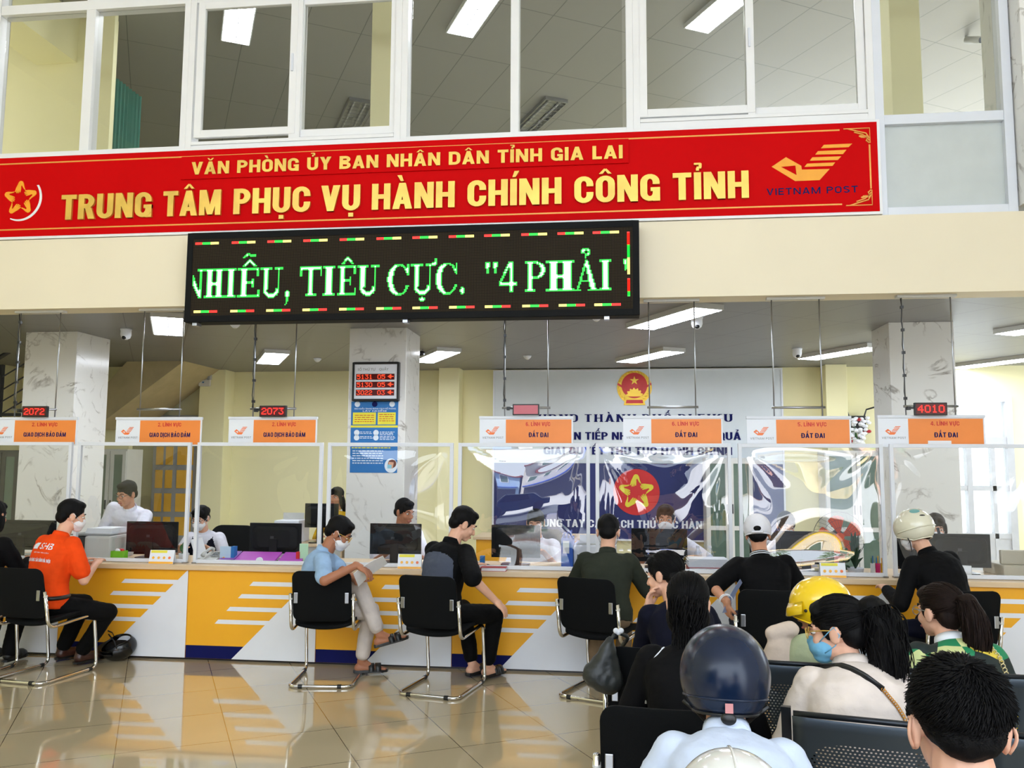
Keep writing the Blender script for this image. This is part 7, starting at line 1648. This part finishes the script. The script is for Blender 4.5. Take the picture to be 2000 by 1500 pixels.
t = thing('tote_bag', 'pale green and beige bag held by the rider in the yellow helmet', 'bag', ((a.x+b.x)/2, 3.49, b.z-.12))
mb = MB(); mb.ell((a.x+.06, 3.55, b.z-.05), (.07,.05,.12)); mb.cap((a.x+.03, 3.55, a.z-.02), (a.x+.10, 3.55, a.z+.0), .03, .035); remesh('beige_side', mb, bgb, t, .008, 4, .006)
mb = MB(); mb.ell((a.x+.16, 3.53, b.z-.04), (.09,.05,.11)); remesh('green_side', mb, bgm, t, .008, 4, .006)
# ------------------------------------------------------------------ helmet on the floor and the handbag
g = G(226, 1290, 0.0)
hp_ = dict(H=lambda v: Vector((g.x, g.y+.02, .098))+Matrix.Rotation(.35, 3, 'X') @ (Matrix.Rotation(2.2, 3, 'Z') @ Vector((v[0]*1.0, v[1]*1.0, -(v[2]-.036)))), RH=Matrix.Identity(3), hs=1.0, t=thing('helmet', 'black half helmet lying upside down on the floor by the orange shirted man', 'helmet', (g.x, g.y, 0)))
ho = helmet(hp_, M['blackgloss'], M['black'], low=-.03, rad=(.112,.136,.100), name='shell')
MB().ell(hp_['H']((0,-.008,.03)), (.095,.11,.05), None, 20, 10).build('lining', cloth('dark lining', (20,20,22)), hp_['t'], smooth=True)
bagm = mat('dark leather bag', (34,38,38), .45, var=.2, bump=.25, bscale=30); bl0 = P(1150,1345,3.62)
t = thing('handbag', 'dark soft handbag hanging from the chair back behind the navy woman', 'bag', (P(1178,1300,3.62).x, 3.62, P(1178,1345,3.62).z))
mb = MB(); a, b, c = P(1192,1252,3.62), P(1166,1318,3.62), P(1190,1330,3.62)
mb.cap(a, b, .02, .055); mb.cap(a, c, .02, .05); mb.cap(b, c, .058, .055); remesh('body', mb, bagm, t, .008, 5, .008, 12)
q0 = P(1205,1236,3.66); MB().tube(fillet([a, q0+Vector((0,.0,.005)), q0+Vector((.05,.02,-.02)), P(1215,1262,3.72)], .02), .009, 8).build('handle', bagm, t, smooth=True)
for k in range(3): MB().ell(P(1203+5*k, 1232+3*(k % 2), 3.64), (.012,.012,.012), None, 10, 8).build('metal_fitting', M['alu'], t, smooth=True)
# ------------------------------------------------------------------ the street behind the camera, mirrored in the plastic sheets
asph = mat('pale street concrete', (176,178,184), .8, var=.08, vscale=.6)
struct('street', MB().box(-45, 45, -60, -4.51, -.14, -.02), asph, 'sunlit street in front of the hall, seen mirrored in the screens')
def building(x0, x1, y, h, c, label, awn):
    t = thing('building', label, 'building', ((x0+x1)/2, y, 0), group='shop houses across the street'); m = mat('house wall', c, .8, var=.05)
    MB().box(x0, x1, y-8, y, 0, h).build('wall', m, t); MB().box(x0-.2, x1+.2, y-8.2, y+.6, h, h+.3).build('roof', mat('house roof', (130,74,62), .8), t)
    MB().box(x0+.3, x1-.3, y, y+1.6, 2.9, 3.05).build('awning', mat('awning cloth', awn, .7), t)
    n = int((x1-x0)/2.2)
    for k in range(n):
        xx = x0+.7+k*(x1-x0-1.0)/n
        for z in ((4.0, 6.4) if h > 7.5 else (4.0,)): w_ = MB().box(xx, xx+1.1, y, y+.05, z, z+1.4).build('window', M['pvc'], t); MB().box(xx+.08, xx+1.02, y+.05, y+.06, z+.08, z+1.32).build('pane', cabglass, w_)
    MB().box(x0+.6, x1-.6, y, y+.04, .1, 2.6).build('shop_front', M['dark'], t)
building(-26, -15, -34, 5.8, (206,190,150), 'cream shop house across the street with a red awning', (190,40,40))
building(-14.5, -6, -35, 5.6, (150,176,206), 'blue shop house across the street', (40,80,170))
building(-5.5, 4, -34, 6.4, (188,186,182), 'grey shop house across the street with a blue awning', (30,80,190))
building(4.5, 13, -35, 5.7, (214,206,190), 'white shop house across the street with a yellow awning', (226,190,50))
building(13.5, 25, -34, 5.9, (196,150,130), 'brick coloured shop house across the street', (60,120,70))
t = thing('car', 'dark blue parked car in the street mirrored in the screens', 'car', (-2.5, -9, 0)); cb = mat('dark blue car paint', (30,56,90), .2, coat=1)
mb = MB(); mb.prism([(-2.2,.35),(2.2,.35),(2.2,.75),(1.5,.85),(.9,1.35),(-.9,1.38),(-1.6,.9),(-2.2,.8)], -.85, .85, Matrix.Translation((-2.5,-9,0)) @ FACE); mb.build('body', cb, t, bevel=.06)
for sx in (-1.4, 1.4):
    for sy in (-.8, .8): MB().lathe([(.05,-.1),(.32,-.1),(.34,-.05),(.34,.05),(.32,.1),(.05,.1)], 20, Matrix.Translation((-2.5+sx,-9+sy,.34)) @ Matrix.Rotation(PI/2, 4, 'X')).build('wheel', M['black'], t, smooth=False)
MB().prism([(-1.35,.92),(.75,.92),(.55,1.28),(-.85,1.30)], -.86, .86, Matrix.Translation((-2.5,-9,0)) @ FACE).build('side_window', M['blackgloss'], t)
t = thing('street_tree', 'leafy street tree mirrored in the screens', 'tree', (6.5, -11, 0)); MB().tube([(6.5,-11,0),(6.6,-11,2.2),(6.4,-11,3.6)], [.16,.12,.08], 10).build('trunk', mat('bark', (90,74,60), .9), t, smooth=True)
mb = MB(); rn = random.Random(5)
for k in range(700):
    a, r, h = rn.uniform(0, 6.28), rn.uniform(0, 1.6), rn.gauss(4.4, .8); mb.ell((6.5+r*math.cos(a), -11+r*math.sin(a), h), (.16,.10,.05), Matrix.Rotation(rn.uniform(0,6), 3, 'Z') @ Matrix.Rotation(rn.uniform(-.8,.8), 3, 'X'), 6, 4)
mb.build('crown', mat('street leaf', (96,128,56), .6, var=.3), t)
